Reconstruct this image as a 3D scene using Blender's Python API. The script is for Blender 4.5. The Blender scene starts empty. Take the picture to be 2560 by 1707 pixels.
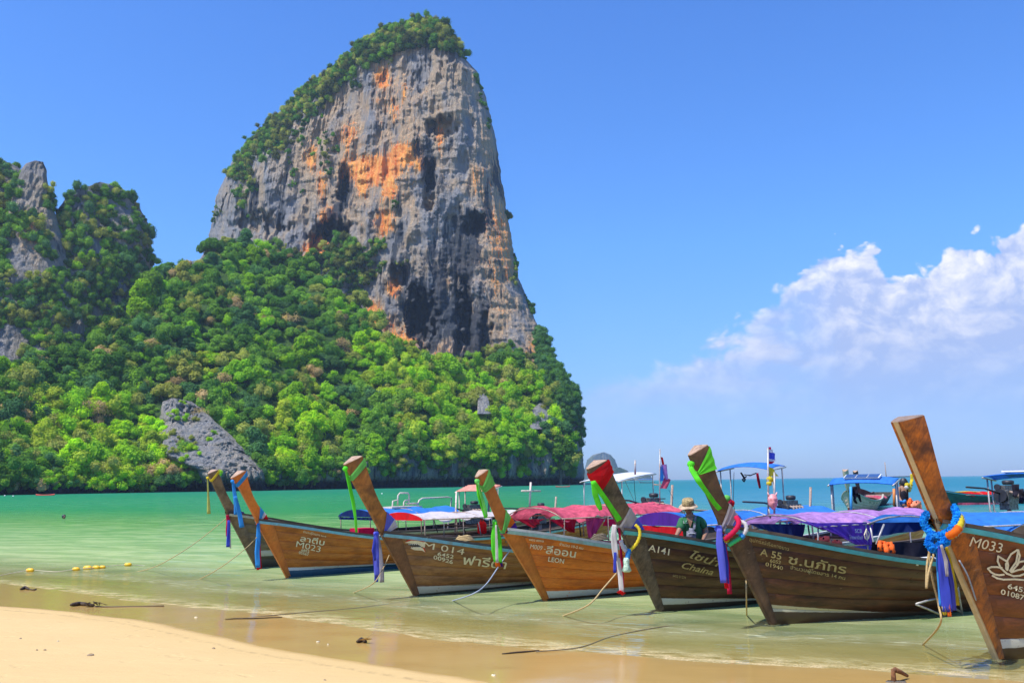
import bpy, bmesh, math, random
import numpy as np
from mathutils import Vector, Matrix

R = math.radians
random.seed(7)
rng = np.random.default_rng(11)
S = bpy.context.scene
COL = S.collection

# ------------------------------------------------------------------ camera, world, sun, exposure
FPX, CX, CY, EYE = 2217.0, 1280.0, 853.5, 2.0
PITCH, ROLL = math.atan(350.0 / FPX), 0.0133
camd = bpy.data.cameras.new("camera")
camd.sensor_width = 36.0
camd.lens = 36.0 * FPX / 2560.0
camd.clip_start, camd.clip_end = 0.1, 30000.0
cam = bpy.data.objects.new("camera", camd)
COL.objects.link(cam)
CM = Matrix.Rotation(math.pi / 2 + PITCH, 3, 'X') @ Matrix.Rotation(-ROLL, 3, 'Z')
cam.matrix_world = Matrix.Translation((0, 0, EYE)) @ CM.to_4x4()
S.camera = cam

SUN_DIR = Vector((-0.46, -0.34, 1.0)).normalized()      # towards the sun
SUN_EL = math.asin(SUN_DIR.z)
SUN_AZ = math.atan2(SUN_DIR.x, SUN_DIR.y)
sund = bpy.data.lights.new("sun", 'SUN')
sund.energy = 5.0
sund.angle = R(0.53)
sund.color = (1.0, 0.95, 0.87)
sun = bpy.data.objects.new("sun", sund)
sun.rotation_euler = (-SUN_DIR).to_track_quat('-Z', 'Y').to_euler()
sun.location = (0, 0, 60)
COL.objects.link(sun)

S.view_settings.view_transform = 'Standard'
S.view_settings.look = 'None'
S.view_settings.gamma = 1.0
S.view_settings.exposure = 0.36
S.view_settings.use_curve_mapping = False
S.render.engine = 'CYCLES'
S.cycles.max_bounces = 6
S.cycles.diffuse_bounces = 3
S.cycles.glossy_bounces = 3
S.cycles.transmission_bounces = 3
S.cycles.transparent_max_bounces = 12
S.cycles.volume_bounces = 0
S.cycles.caustics_reflective = False
S.cycles.caustics_refractive = False
S.cycles.sample_clamp_indirect = 4.0
S.cycles.use_denoising = True


# ------------------------------------------------------------------ node helper
class G:
    """tiny helper to write node graphs"""
    def __init__(self, tree):
        self.t = tree
        self.n = tree.nodes

    def add(self, kind, **kw):
        nd = self.n.new(kind)
        for k, v in kw.items():
            setattr(nd, k, v)
        return nd

    def put(self, sock, v):
        if v is None:
            return
        if isinstance(v, bpy.types.NodeSocket):
            self.t.links.new(v, sock)
        elif hasattr(sock.default_value, '__len__'):
            n = len(sock.default_value)
            v = tuple(v) if hasattr(v, '__len__') else (v,) * n
            if len(v) == 3 and n == 4:
                v = v + (1.0,)
            sock.default_value = v[:n]
        else:
            sock.default_value = v

    def math(self, op, a, b=None, c=None, clamp=False):
        nd = self.add('ShaderNodeMath', operation=op, use_clamp=clamp)
        self.put(nd.inputs[0], a)
        self.put(nd.inputs[1], b)
        self.put(nd.inputs[2], c)
        return nd.outputs[0]

    def vmath(self, op, a, b=None, out=0):
        nd = self.add('ShaderNodeVectorMath', operation=op)
        self.put(nd.inputs[0], a)
        self.put(nd.inputs[1], b)
        return nd.outputs[out]

    def mix(self, f, a, b, blend='MIX'):
        nd = self.add('ShaderNodeMix', data_type='RGBA', blend_type=blend)
        self.put(nd.inputs[0], f)
        self.put(nd.inputs[6], a)
        self.put(nd.inputs[7], b)
        return nd.outputs[2]

    def rng(self, v, a, b, c=0.0, d=1.0, smooth=False):
        nd = self.add('ShaderNodeMapRange', interpolation_type='SMOOTHSTEP' if smooth else 'LINEAR')
        nd.clamp = True
        self.put(nd.inputs[0], v)
        self.put(nd.inputs[1], a)
        self.put(nd.inputs[2], b)
        self.put(nd.inputs[3], c)
        self.put(nd.inputs[4], d)
        return nd.outputs[0]

    def noise(self, vec, scale=1.0, detail=4.0, rough=0.55, dist=0.0, out=0):
        nd = self.add('ShaderNodeTexNoise')
        self.put(nd.inputs['Vector'], vec)
        self.put(nd.inputs['Scale'], scale)
        self.put(nd.inputs['Detail'], detail)
        self.put(nd.inputs['Roughness'], rough)
        self.put(nd.inputs['Distortion'], dist)
        return nd.outputs[out]

    def scl(self, vec, s):
        return self.vmath('MULTIPLY', vec, s)

    def ramp(self, f, stops):
        nd = self.add('ShaderNodeValToRGB')
        e = nd.color_ramp.elements
        while len(e) < len(stops):
            e.new(0.5)
        for i, (p, c) in enumerate(stops):
            e[i].position = p
            e[i].color = (c[0], c[1], c[2], 1)
        self.put(nd.inputs[0], f)
        return nd.outputs[0]

    def bump(self, h, strength=0.3, dist=0.1):
        nd = self.add('ShaderNodeBump')
        self.put(nd.inputs['Height'], h)
        self.put(nd.inputs['Strength'], strength)
        self.put(nd.inputs['Distance'], dist)
        return nd.outputs[0]

    def obj(self):
        return self.add('ShaderNodeTexCoord').outputs['Object']

    def pos(self):
        return self.add('ShaderNodeNewGeometry').outputs['Position']

    def attr(self, name, out='Fac'):
        return self.add('ShaderNodeAttribute', attribute_name=name).outputs[out]

    def xyz(self, v):
        return self.add('ShaderNodeSeparateXYZ', ).outputs if v is None else self._xyz(v)

    def _xyz(self, v):
        nd = self.add('ShaderNodeSeparateXYZ')
        self.put(nd.inputs[0], v)
        return nd.outputs


def material(name):
    m = bpy.data.materials.new(name)
    m.use_nodes = True
    m.node_tree.nodes.clear()
    return m, G(m.node_tree)


def finish(g, shader):
    o = g.add('ShaderNodeOutputMaterial')
    g.t.links.new(shader, o.inputs[0])


def principled(g, col, rough=0.6, normal=None, spec=0.4, metal=0.0, extra=None):
    p = g.add('ShaderNodeBsdfPrincipled')
    g.put(p.inputs['Base Color'], col)
    g.put(p.inputs['Roughness'], rough)
    g.put(p.inputs['Specular IOR Level'], spec)
    g.put(p.inputs['Metallic'], metal)
    if normal is not None:
        g.put(p.inputs['Normal'], normal)
    for k, v in (extra or {}).items():
        g.put(p.inputs[k], v)
    return p.outputs[0]


# ------------------------------------------------------------------ world: clear tropical sky with a cumulus bank
W = bpy.data.worlds.new("World")
S.world = W
W.use_nodes = True
W.node_tree.nodes.clear()
g = G(W.node_tree)
dirv = g.vmath('NORMALIZE', g.add('ShaderNodeTexCoord').outputs['Generated'])
dx, dy, dz = g.xyz(dirv)
sky = g.add('ShaderNodeTexSky', sky_type='NISHITA')
sky.sun_disc = False
sky.sun_elevation = SUN_EL
sky.sun_rotation = SUN_AZ
sky.altitude = 0
sky.air_density = 1.0
sky.dust_density = 0.6
sky.ozone_density = 2.2
az = g.math('ARCTAN2', dx, dy)
el = g.math('ARCSINE', dz)
elpos = g.math('MAXIMUM', el, 0.0)
# the photograph's deep saturated blue, paler to the horizon
tint = g.ramp(g.rng(el, 0.0, 0.62), [(0.0, (0.70, 0.98, 1.72)), (0.15, (0.72, 1.05, 1.66)), (0.42, (0.66, 1.22, 1.95)), (1.0, (0.54, 1.08, 2.00))])
skyc = g.mix(1.0, sky.outputs[0], tint, 'MULTIPLY')


def az_el(px, py):
    v = CM @ Vector(((px - CX) / FPX, -(py - CY) / FPX, -1.0))
    v.normalize()
    return math.atan2(v.x, v.y), math.asin(v.z)


def curve_of_az(points, a0=-0.15, a1=1.9, emax=0.6):
    nd = g.add('ShaderNodeFloatCurve')
    c = nd.mapping.curves[0]
    pts = []
    for p in points:
        a, e = az_el(p[0], p[1]) if len(p) == 2 else (p[0], p[1])
        pts.append(((a - a0) / (a1 - a0), e / emax))
    while len(c.points) < len(pts):
        c.points.new(0.5, 0.5)
    for i, q in enumerate(pts):
        c.points[i].location = q
        c.points[i].handle_type = 'AUTO_CLAMPED'
    nd.mapping.update()
    g.put(nd.inputs['Value'], g.rng(az, a0, a1))
    return g.math('MULTIPLY', nd.outputs[0], emax)


# coordinates for cloud noise: azimuth and stretched elevation so clouds keep their shape
cc = g.add('ShaderNodeCombineXYZ')
g.put(cc.inputs[0], az)
g.put(cc.inputs[1], g.math('MULTIPLY', el, 1.25))
cc = cc.outputs[0]
n_big = g.noise(cc, 7.0, 9.0, 0.58, 0.3)
n_mid = g.noise(cc, 20.0, 7.0, 0.62, 0.0)
warp = g.add('ShaderNodeTexNoise')
g.put(warp.inputs['Vector'], cc)
warp.inputs['Scale'].default_value = 9.0
warp.inputs['Detail'].default_value = 5.0
cw = g.vmath('ADD', cc, g.scl(g.vmath('SUBTRACT', warp.outputs[1], (0.5, 0.5, 0.5)), (0.07, 0.07, 0.07)))


def billow(scale):
    v = g.add('ShaderNodeTexVoronoi', feature='SMOOTH_F1')
    g.put(v.inputs['Vector'], cw)
    v.inputs['Scale'].default_value = scale
    v.inputs['Smoothness'].default_value = 0.35
    return g.math('SUBTRACT', 1.0, g.math('MULTIPLY', v.outputs['Distance'], 1.5))


b1_, b2_, b3_ = billow(20.0), billow(48.0), billow(110.0)
bil = g.math('ADD', g.math('MULTIPLY', b1_, 0.50), g.math('ADD', g.math('MULTIPLY', b2_, 0.32), g.math('MULTIPLY', b3_, 0.18)))
n_a = g.noise(cw, 17.0, 10.0, 0.60, 0.0)
n_b = g.noise(g.vmath('ADD', cw, (-0.009, 0.013, 0.0)), 17.0, 10.0, 0.60, 0.0)
relief = g.math('MULTIPLY', g.math('SUBTRACT', n_a, n_b), 4.5)
top = curve_of_az([(-0.15, 0.0, 0), (1340, 990), (1440, 960), (1500, 930), (1600, 925), (1730, 875), (1850, 825), (1935, 765), (1990, 700), (2060, 655), (2130, 600), (2175, 596), (2225, 655), (2300, 650), (2400, 635), (2480, 620), (2570, 585), (0.75, 0.30, 0), (0.95, 0.22, 0), (1.25, 0.10, 0), (1.9, 0.02, 0)])
d_top = g.math('ADD', g.math('SUBTRACT', g.math('ADD', top, 0.012), el), g.math('MULTIPLY', g.math('SUBTRACT', n_big, 0.5), 0.07))
d_top = g.math('ADD', d_top, g.math('MULTIPLY', g.math('SUBTRACT', bil, 0.5), 0.045))
d_top = g.math('ADD', d_top, g.math('MULTIPLY', g.math('SUBTRACT', n_a, 0.5), 0.035))
d_top = g.math('ADD', d_top, g.math('MULTIPLY', g.math('SUBTRACT', n_mid, 0.5), 0.02))
crisp = g.rng(az, 0.10, 0.33, 0.035, 0.008)
m_top = g.rng(g.math('DIVIDE', d_top, crisp), -0.2, 1.0, 0.0, 1.0, True)
strong = g.rng(az, -0.02, 0.30, 0.72, 1.0)
low = g.rng(el, 0.01, 0.15, 0.0, 1.0, True)
wisp = g.rng(g.noise(g.scl(cc, (1.0, 3.0, 1.0)), 6.0, 7, 0.6, 0.4), 0.35, 0.62, 0.45, 1.0)
fade = g.math('MULTIPLY', g.math('MULTIPLY', m_top, strong), g.rng(low, 0.0, 1.0, 0.22, 0.97))
fade = g.math('MULTIPLY', fade, g.math('MAXIMUM', wisp, g.rng(az, 0.22, 0.36)))
# inner billows: bright rims near the top and on the lower puffs, lavender shade between
puff = curve_of_az([(-0.15, 0.0, 0), (1960, 1040), (2080, 985), (2180, 925), (2260, 950), (2330, 990), (2370, 860), (2400, 790), (2460, 850), (2520, 800), (2590, 840), (0.9, 0.06, 0), (1.9, 0.0, 0)])
d_puff = g.math('ADD', g.math('SUBTRACT', puff, el), g.math('MULTIPLY', g.math('SUBTRACT', n_big, 0.5), 0.16))
rim = g.math('MULTIPLY', g.rng(d_puff, -0.006, 0.006, 0.0, 1.0, True), g.rng(d_puff, 0.005, 0.06, 1.0, 0.0, True))
body = g.rng(d_top, 0.0, 0.20, 1.0, 0.22, True)
lit = g.rng(g.math('ADD', bil, g.math('MULTIPLY', g.math('SUBTRACT', n_mid, 0.5), 0.5)), 0.30, 0.72, 0.0, 1.0, True)
shade = g.rng(g.noise(cw, 5.5, 8, 0.6, 0.6), 0.40, 0.62, 0, 1, True)
bright = g.math('MULTIPLY', body, g.math('MULTIPLY', g.rng(lit, 0, 1, 0.35, 1.05), g.rng(shade, 0, 1, 0.55, 1.1)))
bright = g.math('MAXIMUM', bright, g.math('MULTIPLY', g.math('MULTIPLY', rim, shade), 0.55))
bright = g.math('ADD', g.math('MULTIPLY', bright, 0.85), g.math('MULTIPLY', relief, g.rng(el, 0.06, 0.2, 0.25, 1.0)))
bright = g.math('ADD', bright, g.rng(d_top, 0.0, 0.05, 0.30, 0.0))
bright = g.math('MULTIPLY', bright, g.rng(el, 0.02, 0.2, 0.45, 1.0), None, True)
cloudc = g.mix(bright, (3.9, 4.8, 7.6), (9.0, 8.8, 9.0))
fade = g.math('MAXIMUM', fade, g.math('MULTIPLY', g.math('MULTIPLY', g.math('MULTIPLY', rim, low), shade), 0.4))
skyc = g.mix(fade, skyc, cloudc)
# faint veil low over the sea
bg = g.add('ShaderNodeBackground')
g.put(bg.inputs[0], skyc)
bg.inputs[1].default_value = 0.100
wo = g.add('ShaderNodeOutputWorld')
g.t.links.new(bg.outputs[0], wo.inputs[0])


# ------------------------------------------------------------------ projection helpers (photograph pixels <-> world)
def ray(px, py):
    return CM @ Vector(((px - CX) / FPX, -(py - CY) / FPX, -1.0))


def at_z(px, py, z=0.0):
    d = ray(px, py)
    k = (z - EYE) / d.z
    return Vector((d.x * k, d.y * k, z))


def at_y(px, py, y):
    d = ray(px, py)
    k = y / d.y
    return Vector((d.x * k, y, EYE + d.z * k))


CMn = np.array(CM)


def rays_np(px, py):
    v = np.stack([(px - CX) / FPX, -(py - CY) / FPX, -np.ones_like(px)], -1)
    return v @ CMn.T


def at_y_np(px, py, y):
    d = rays_np(px, py)
    k = y / d[..., 1]
    return np.stack([d[..., 0] * k, y + 0 * k, EYE + d[..., 2] * k], -1)


def project(P):
    P = np.asarray(P, float) - np.array([0, 0, EYE])
    l = P @ CMn
    return CX + FPX * l[..., 0] / -l[..., 2], CY - FPX * l[..., 1] / -l[..., 2]


# ------------------------------------------------------------------ numpy noise
_perm = rng.permutation(256)
_perm = np.concatenate([_perm, _perm, _perm])
_grad = rng.normal(size=(256, 3))
_grad /= np.linalg.norm(_grad, axis=1)[:, None]


def pn(p):
    p = np.asarray(p, float)
    i = np.floor(p).astype(int)
    f = p - i
    i &= 255
    u = f * f * f * (f * (f * 6 - 15) + 10)
    out = 0
    for a in (0, 1):
        for b in (0, 1):
            for c in (0, 1):
                h = _perm[_perm[_perm[i[..., 0] + a] + i[..., 1] + b] + i[..., 2] + c]
                gr = _grad[h]
                dv = gr[..., 0] * (f[..., 0] - a) + gr[..., 1] * (f[..., 1] - b) + gr[..., 2] * (f[..., 2] - c)
                w = (u[..., 0] if a else 1 - u[..., 0]) * (u[..., 1] if b else 1 - u[..., 1]) * (u[..., 2] if c else 1 - u[..., 2])
                out = out + dv * w
    return out * 1.6


def fbm(p, octv=4, gain=0.5):
    p = np.asarray(p, float)
    s, a, t = 0, 1.0, 0
    for _ in range(octv):
        s = s + a * pn(p)
        t += a
        a *= gain
        p = p * 2.03 + 17.3
    return s / t


def ridged(p, octv=4, gain=0.5):
    p = np.asarray(p, float)
    s, a, t = 0, 1.0, 0
    for _ in range(octv):
        s = s + a * (1 - np.abs(pn(p)) * 2.0)
        t += a
        a *= gain
        p = p * 2.03 + 9.1
    return s / t


def sstep(a, b, x):
    t = np.clip((x - a) / (b - a), 0, 1)
    return t * t * (3 - 2 * t)


# ------------------------------------------------------------------ mesh helpers
def tag(o, label=None, cat=None, group=None, kind=None):
    if label:
        o['label'] = label
    if cat:
        o['category'] = cat
    if group:
        o['group'] = group
    if kind:
        o['kind'] = kind
    return o


def link(name, data, mat=None, parent=None):
    o = bpy.data.objects.new(name, data)
    COL.objects.link(o)
    if mat is not None and data is not None and not data.materials:
        data.materials.append(mat)
    if parent is not None:
        o.parent = parent
    return o


def empty(name, loc=(0, 0, 0), rz=0.0):
    o = bpy.data.objects.new(name, None)
    o.empty_display_size = 0.2
    o.location = loc
    o.rotation_euler = (0, 0, rz)
    COL.objects.link(o)
    return o


def np_mesh(name, verts, faces, smooth=True):
    """faces: (n,4) or (n,3) int array"""
    verts = np.ascontiguousarray(verts, dtype=np.float32).reshape(-1, 3)
    faces = np.ascontiguousarray(faces, dtype=np.int32)
    k = faces.shape[1]
    me = bpy.data.meshes.new(name)
    me.vertices.add(len(verts))
    me.vertices.foreach_set('co', verts.ravel())
    me.loops.add(faces.size)
    me.loops.foreach_set('vertex_index', faces.ravel())
    me.polygons.add(len(faces))
    me.polygons.foreach_set('loop_start', np.arange(0, faces.size, k, dtype=np.int32))
    me.polygons.foreach_set('loop_total', np.full(len(faces), k, dtype=np.int32))
    me.polygons.foreach_set('use_smooth', np.full(len(faces), smooth, dtype=bool))
    me.update(calc_edges=True)
    me.validate()
    return me


def grid_faces(nr, nc, wrap=False):
    r = np.arange(nr - 1)[:, None]
    c = np.arange(nc if wrap else nc - 1)[None, :]
    c2 = (c + 1) % nc
    a = r * nc + c
    b = r * nc + c2
    return np.stack([a, b, b + nc, a + nc], -1).reshape(-1, 4)


def set_attr(me, name, vals):
    at = me.attributes.new(name, 'FLOAT', 'POINT')
    at.data.foreach_set('value', np.asarray(vals, np.float32).ravel())


# ------------------------------------------------------------------ shoreline, sand and sea
shore_px = [(-700, 1412), (-350, 1440), (0, 1461), (101, 1473), (336, 1507), (500, 1524), (639, 1537), (800, 1561), (1021, 1597), (1200, 1613), (1348, 1628), (1700, 1655), (2000, 1672), (2300, 1690), (2560, 1712), (2900, 1760)]
wet_px = [(-700, 1480), (-350, 1502), (0, 1514), (170, 1525), (340, 1545), (500, 1580), (640, 1612), (800, 1640), (900, 1656), (1050, 1681), (1200, 1707), (1500, 1765), (1900, 1860), (2600, 2100), (3300, 2500)]
SH = np.array([at_z(*p)[:2] for p in shore_px])
WT = np.array([at_z(*p, 0.1)[:2] for p in wet_px])


def sdist(poly, P):
    """signed distance to an open polyline running left to right; positive = seaward"""
    P = np.asarray(P, float)
    a = poly[:-1].copy()
    b = poly[1:].copy()
    a[0] = b[0] + (a[0] - b[0]) * 600
    b[-1] = a[-1] + (b[-1] - a[-1]) * 600
    best = np.full(P.shape[:-1], 1e18)
    sgn = np.ones(P.shape[:-1])
    for i in range(len(a)):
        ab = b[i] - a[i]
        ap = P - a[i]
        t = np.clip((ap @ ab) / (ab @ ab), 0, 1)
        q = ap - t[..., None] * ab
        d2 = (q ** 2).sum(-1)
        cr = ab[0] * ap[..., 1] - ab[1] * ap[..., 0]
        m = d2 < best
        best = np.where(m, d2, best)
        sgn = np.where(m, np.sign(cr), sgn)
    return np.sqrt(best) * sgn


def ground_z(x, y):
    sd = sdist(SH, np.stack([x, y], -1))
    z = np.where(sd < 0, -sd * 0.048, -sd * 0.05)
    z = np.where(sd > 26, -1.3 - (sd - 26) * 0.02, z)
    return np.maximum(np.minimum(z, 0.9), -7.0), sd


def polar(rads, angs):
    rr, aa = np.meshgrid(rads, angs, indexing='ij')
    return rr * np.sin(aa), rr * np.cos(aa)


rads = np.concatenate([[0.05], np.linspace(0.8, 4, 8), np.geomspace(4.3, 60, 210), np.geomspace(62, 4180, 100)])
fa = np.radians(np.linspace(-46, 46, 300))
ba = np.radians(np.linspace(49, 311, 60))
angs = np.concatenate([fa, ba])
gx, gy = polar(rads, angs)
gz, gsd = ground_z(gx, gy)
near = np.exp(-(gx ** 2 + gy ** 2) / 900.0)
gz = gz + near * 0.012 * fbm(np.stack([gx * 0.9, gy * 0.9, gx * 0], -1), 3)
verts = np.stack([gx, gy, gz], -1)
me = np_mesh("sand", verts, grid_faces(len(rads), len(angs), True))
wd = sdist(WT, np.stack([gx, gy], -1))
set_attr(me, 'wetd', wd)
set_attr(me, 'sd', gsd)
m, g = material("beach_sand")
p = g.pos()
w0 = g.math('ADD', g.attr('wetd'), g.math('MULTIPLY', g.math('SUBTRACT', g.noise(p, 0.9, 3), 0.5), 0.25))
wet = g.rng(w0, -0.12, 0.12, 0, 1, True)
damp = g.rng(w0, -1.2, 0.0, 0, 1, True)
spk = g.noise(p, 260, 2, 0.7)
lar = g.noise(g.scl(p, (0.5, 1.3, 1)), 1.2, 5, 0.6)
dry = g.mix(lar, (0.56, 0.385, 0.165), (0.64, 0.45, 0.20))
dry = g.mix(g.rng(spk, 0.55, 0.8, 0, 0.35), dry, (0.30, 0.21, 0.11))
wetc = g.mix(lar, (0.46, 0.285, 0.085), (0.54, 0.345, 0.11))
colr = g.mix(wet, g.mix(g.math('MULTIPLY', damp, 0.2), dry, wetc), wetc)
under = g.rng(g.attr('sd'), -0.2, 1.2, 0, 1)
colr = g.mix(under, colr, (0.50, 0.36, 0.14))
dim = g.rng(g.noise(p, 3.2, 2, 0.5), 0.62, 0.72, 0, 1, True)
bh = g.math('ADD', g.math('MULTIPLY', g.noise(p, 55, 4, 0.6), 0.4), g.math('SUBTRACT', g.math('MULTIPLY', g.noise(g.scl(p, (0.6, 1.5, 1)), 6, 4, 0.6), 1.3), g.math('MULTIPLY', dim, 0.9)))
tide = g.math('MULTIPLY', g.rng(g.math('ABSOLUTE', g.math('ADD', w0, 0.30)), 0.0, 0.07, 1, 0, True), g.rng(g.noise(p, 9, 5, 0.7), 0.45, 0.6, 0, 0.6))
colr = g.mix(tide, colr, (0.30, 0.20, 0.09))
fleck = g.rng(g.noise(g.scl(p, (1, 1.6, 1)), 26, 2, 0.6), 0.735, 0.76, 0, 0.75)
colr = g.mix(g.math('MULTIPLY', fleck, g.rng(wet, 0, 1, 1, 0.2)), colr, (0.14, 0.10, 0.06))
bmp = g.bump(bh, g.rng(wet, 0, 1, 0.32, 0.03), 0.03)
sh = principled(g, colr, g.rng(wet, 0, 1, 0.85, 0.13), bmp, g.rng(wet, 0, 1, 0.15, 0.30))
finish(g, sh)
tag(link("sand_ground", me, m), "pale golden beach sand with a smooth wet band along the water", None, None, 'structure')

# water sheet
rw = np.concatenate([np.linspace(5.0, 9.0, 10), np.geomspace(9.3, 70, 260), np.geomspace(72, 4170, 110)])
aw = np.radians(np.linspace(-80, 80, 520))
wx, wy = polar(rw, aw)
_, wsd = ground_z(wx, wy)
wz = 0.0 * wx
# small swell lines running along the beach, close in
sw = np.exp(-((wsd - 1.3) / 0.55) ** 2) * 0.022 + np.exp(-((wsd - 3.0 - 0.4 * np.sin(wx * 0.5)) / 0.6) ** 2) * 0.02
wz = wz + sw * (0.6 + 0.8 * fbm(np.stack([wx * 0.6, wy * 0.6, wx * 0], -1), 2))
wz = wz - 0.01
me = np_mesh("water", np.stack([wx, wy, wz], -1), grid_faces(len(rw), len(aw)))
set_attr(me, 'sd', wsd)
m, g = material("sea_water")
p = g.pos()
sd = g.attr('sd')
px_, py_, pz_ = g.xyz(p)
rr = g.vmath('LENGTH', p, out=1)
# rotate coordinates so crests run along the shore
pr = g.add('ShaderNodeVectorRotate', rotation_type='Z_AXIS')
g.put(pr.inputs['Vector'], p)
pr.inputs['Angle'].default_value = R(22)
prv = pr.outputs[0]
jit = g.math('MULTIPLY', g.math('SUBTRACT', g.noise(g.scl(prv, (0.25, 0.6, 1)), 1.0, 4, 0.6), 0.5), 2.4)
sdj = g.math('ADD', sd, jit)
colr = g.ramp(g.math('POWER', g.rng(sdj, 0, 190), 0.5), [(0.0, (0.60, 0.50, 0.18)), (0.10, (0.46, 0.51, 0.22)), (0.18, (0.34, 0.46, 0.19)), (0.26, (0.21, 0.39, 0.14)), (0.34, (0.11, 0.30, 0.085)), (0.46, (0.014, 0.235, 0.080)), (0.75, (0.004, 0.205, 0.088)), (1.0, (0.003, 0.18, 0.105))])
open_sea = g.math('MULTIPLY', g.rng(g.math('DIVIDE', px_, rr), 0.0, 0.28, 0, 1, True), g.rng(rr, 18, 90, 0, 1, True))
colr = g.mix(g.math('MULTIPLY', open_sea, 0.85), colr, (0.004, 0.17, 0.29))
caustic_cells = g.noise(g.scl(prv, (0.42, 1.25, 1)), 0.9, 6, 0.70, 0.3)  # caustic ripple light painted into the water colour
patch = g.noise(g.scl(prv, (0.06, 0.22, 1)), 1.0, 3, 0.6)
nearw = g.rng(rr, 14, 70, 1.0, 0.12)
colr = g.mix(g.math('MULTIPLY', g.rng(caustic_cells, 0.46, 0.60, 0, 0.75), nearw), colr, g.mix(0.55, colr, (0.80, 0.82, 0.42)))
colr = g.mix(g.math('MULTIPLY', g.rng(caustic_cells, 0.48, 0.34, 0, 0.55), g.rng(rr, 14, 70, 1.0, 0.5)), colr, g.scl(colr, (0.58, 0.72, 0.62)))
colr = g.mix(g.rng(patch, 0.35, 0.75, 0, 0.35), colr, g.scl(colr, (0.72, 0.80, 0.80)))
a = g.rng(sdj, -0.1, 6.5, 0.10, 0.90, True)
tr = g.add('ShaderNodeBsdfTransparent')
g.put(tr.inputs[0], (0.93, 0.96, 0.80))
df = g.add('ShaderNodeBsdfDiffuse')
h1 = g.noise(g.scl(prv, (0.5, 1.5, 1)), 1.5, 4, 0.6)
h2 = g.noise(g.scl(prv, (0.5, 1.6, 1)), 0.55, 3, 0.5)
h3 = g.noise(g.scl(prv, (0.4, 1.2, 1)), 9.0, 2, 0.5)
hh = g.math('ADD', g.math('MULTIPLY', h2, 1.6), g.math('ADD', g.math('MULTIPLY', h1, 0.55), g.math('MULTIPLY', g.math('MULTIPLY', h3, 0.10), g.rng(rr, 10, 45, 1, 0))))
nb = g.bump(hh, g.rng(sd, 0.2, 4, 0.15, 0.8), 0.12)
# foam: a frothy line at the edge and thin broken crests just behind it
fn = g.noise(g.scl(prv, (0.9, 2.2, 1)), 2.5, 6, 0.72)
fine = g.noise(p, 60, 3, 0.7)
edge = g.math('MULTIPLY', g.rng(sd, -0.05, 0.03, 0, 1, True), g.rng(g.math('ADD', sd, g.math('MULTIPLY', jit, 0.2)), 0.25, 1.25, 1, 0, True))
edge = g.math('MULTIPLY', edge, g.rng(fn, 0.36, 0.58, 0.15, 1))
edge = g.math('MULTIPLY', edge, g.rng(fine, 0.3, 0.65, 0.35, 1.0))
band = g.math('MULTIPLY', g.rng(g.math('ABSOLUTE', g.math('SUBTRACT', g.math('ADD', sd, g.math('MULTIPLY', jit, 0.22)), 2.1)), 0.0, 0.65, 1, 0, True), g.rng(fn, 0.38, 0.60, 0.1, 0.75))
band = g.math('MULTIPLY', band, g.rng(h3, 0.35, 0.65, 0.1, 1))
foam = g.math('MAXIMUM', g.math('MULTIPLY', edge, 0.95), band)
caps = g.math('MULTIPLY', g.rng(g.noise(g.scl(prv, (0.05, 0.5, 1)), 0.7, 5, 0.7), 0.71, 0.76, 0, 0.5), g.rng(rr, 90, 200, 0, 1))
foam = g.math('MAXIMUM', foam, caps)
colr = g.mix(foam, colr, g.mix(g.rng(sd, 0.4, 1.6), (0.88, 0.66, 0.38), (0.80, 0.80, 0.58)))
g.put(df.inputs[0], colr)
g.put(df.inputs['Normal'], g.bump(hh, 0.35, 0.12))
a = g.math('MAXIMUM', a, g.math('MULTIPLY', foam, 0.85))
mx = g.add('ShaderNodeMixShader')
g.put(mx.inputs[0], a)
g.t.links.new(tr.outputs[0], mx.inputs[1])
g.t.links.new(df.outputs[0], mx.inputs[2])
gl = g.add('ShaderNodeBsdfGlossy')
g.put(gl.inputs['Roughness'], g.rng(rr, 8, 120, 0.04, 0.22))
g.put(gl.inputs['Normal'], nb)
g.put(gl.inputs[0], (1, 1, 1))
fr = g.add('ShaderNodeFresnel')
fr.inputs[0].default_value = 1.33
g.put(fr.inputs['Normal'], nb)
ff = g.math('MULTIPLY', g.math('MINIMUM', fr.outputs[0], g.rng(rr, 10, 200, 0.30, 0.10)), g.rng(foam, 0, 1, 1, 0.3))
m2 = g.add('ShaderNodeMixShader')
g.put(m2.inputs[0], ff)
g.t.links.new(mx.outputs[0], m2.inputs[1])
g.t.links.new(gl.outputs[0], m2.inputs[2])
finish(g, m2.outputs[0])
tag(link("sea_water", me, m), "green shallow sea water turning turquoise towards the open horizon", None, None, 'structure')
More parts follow.
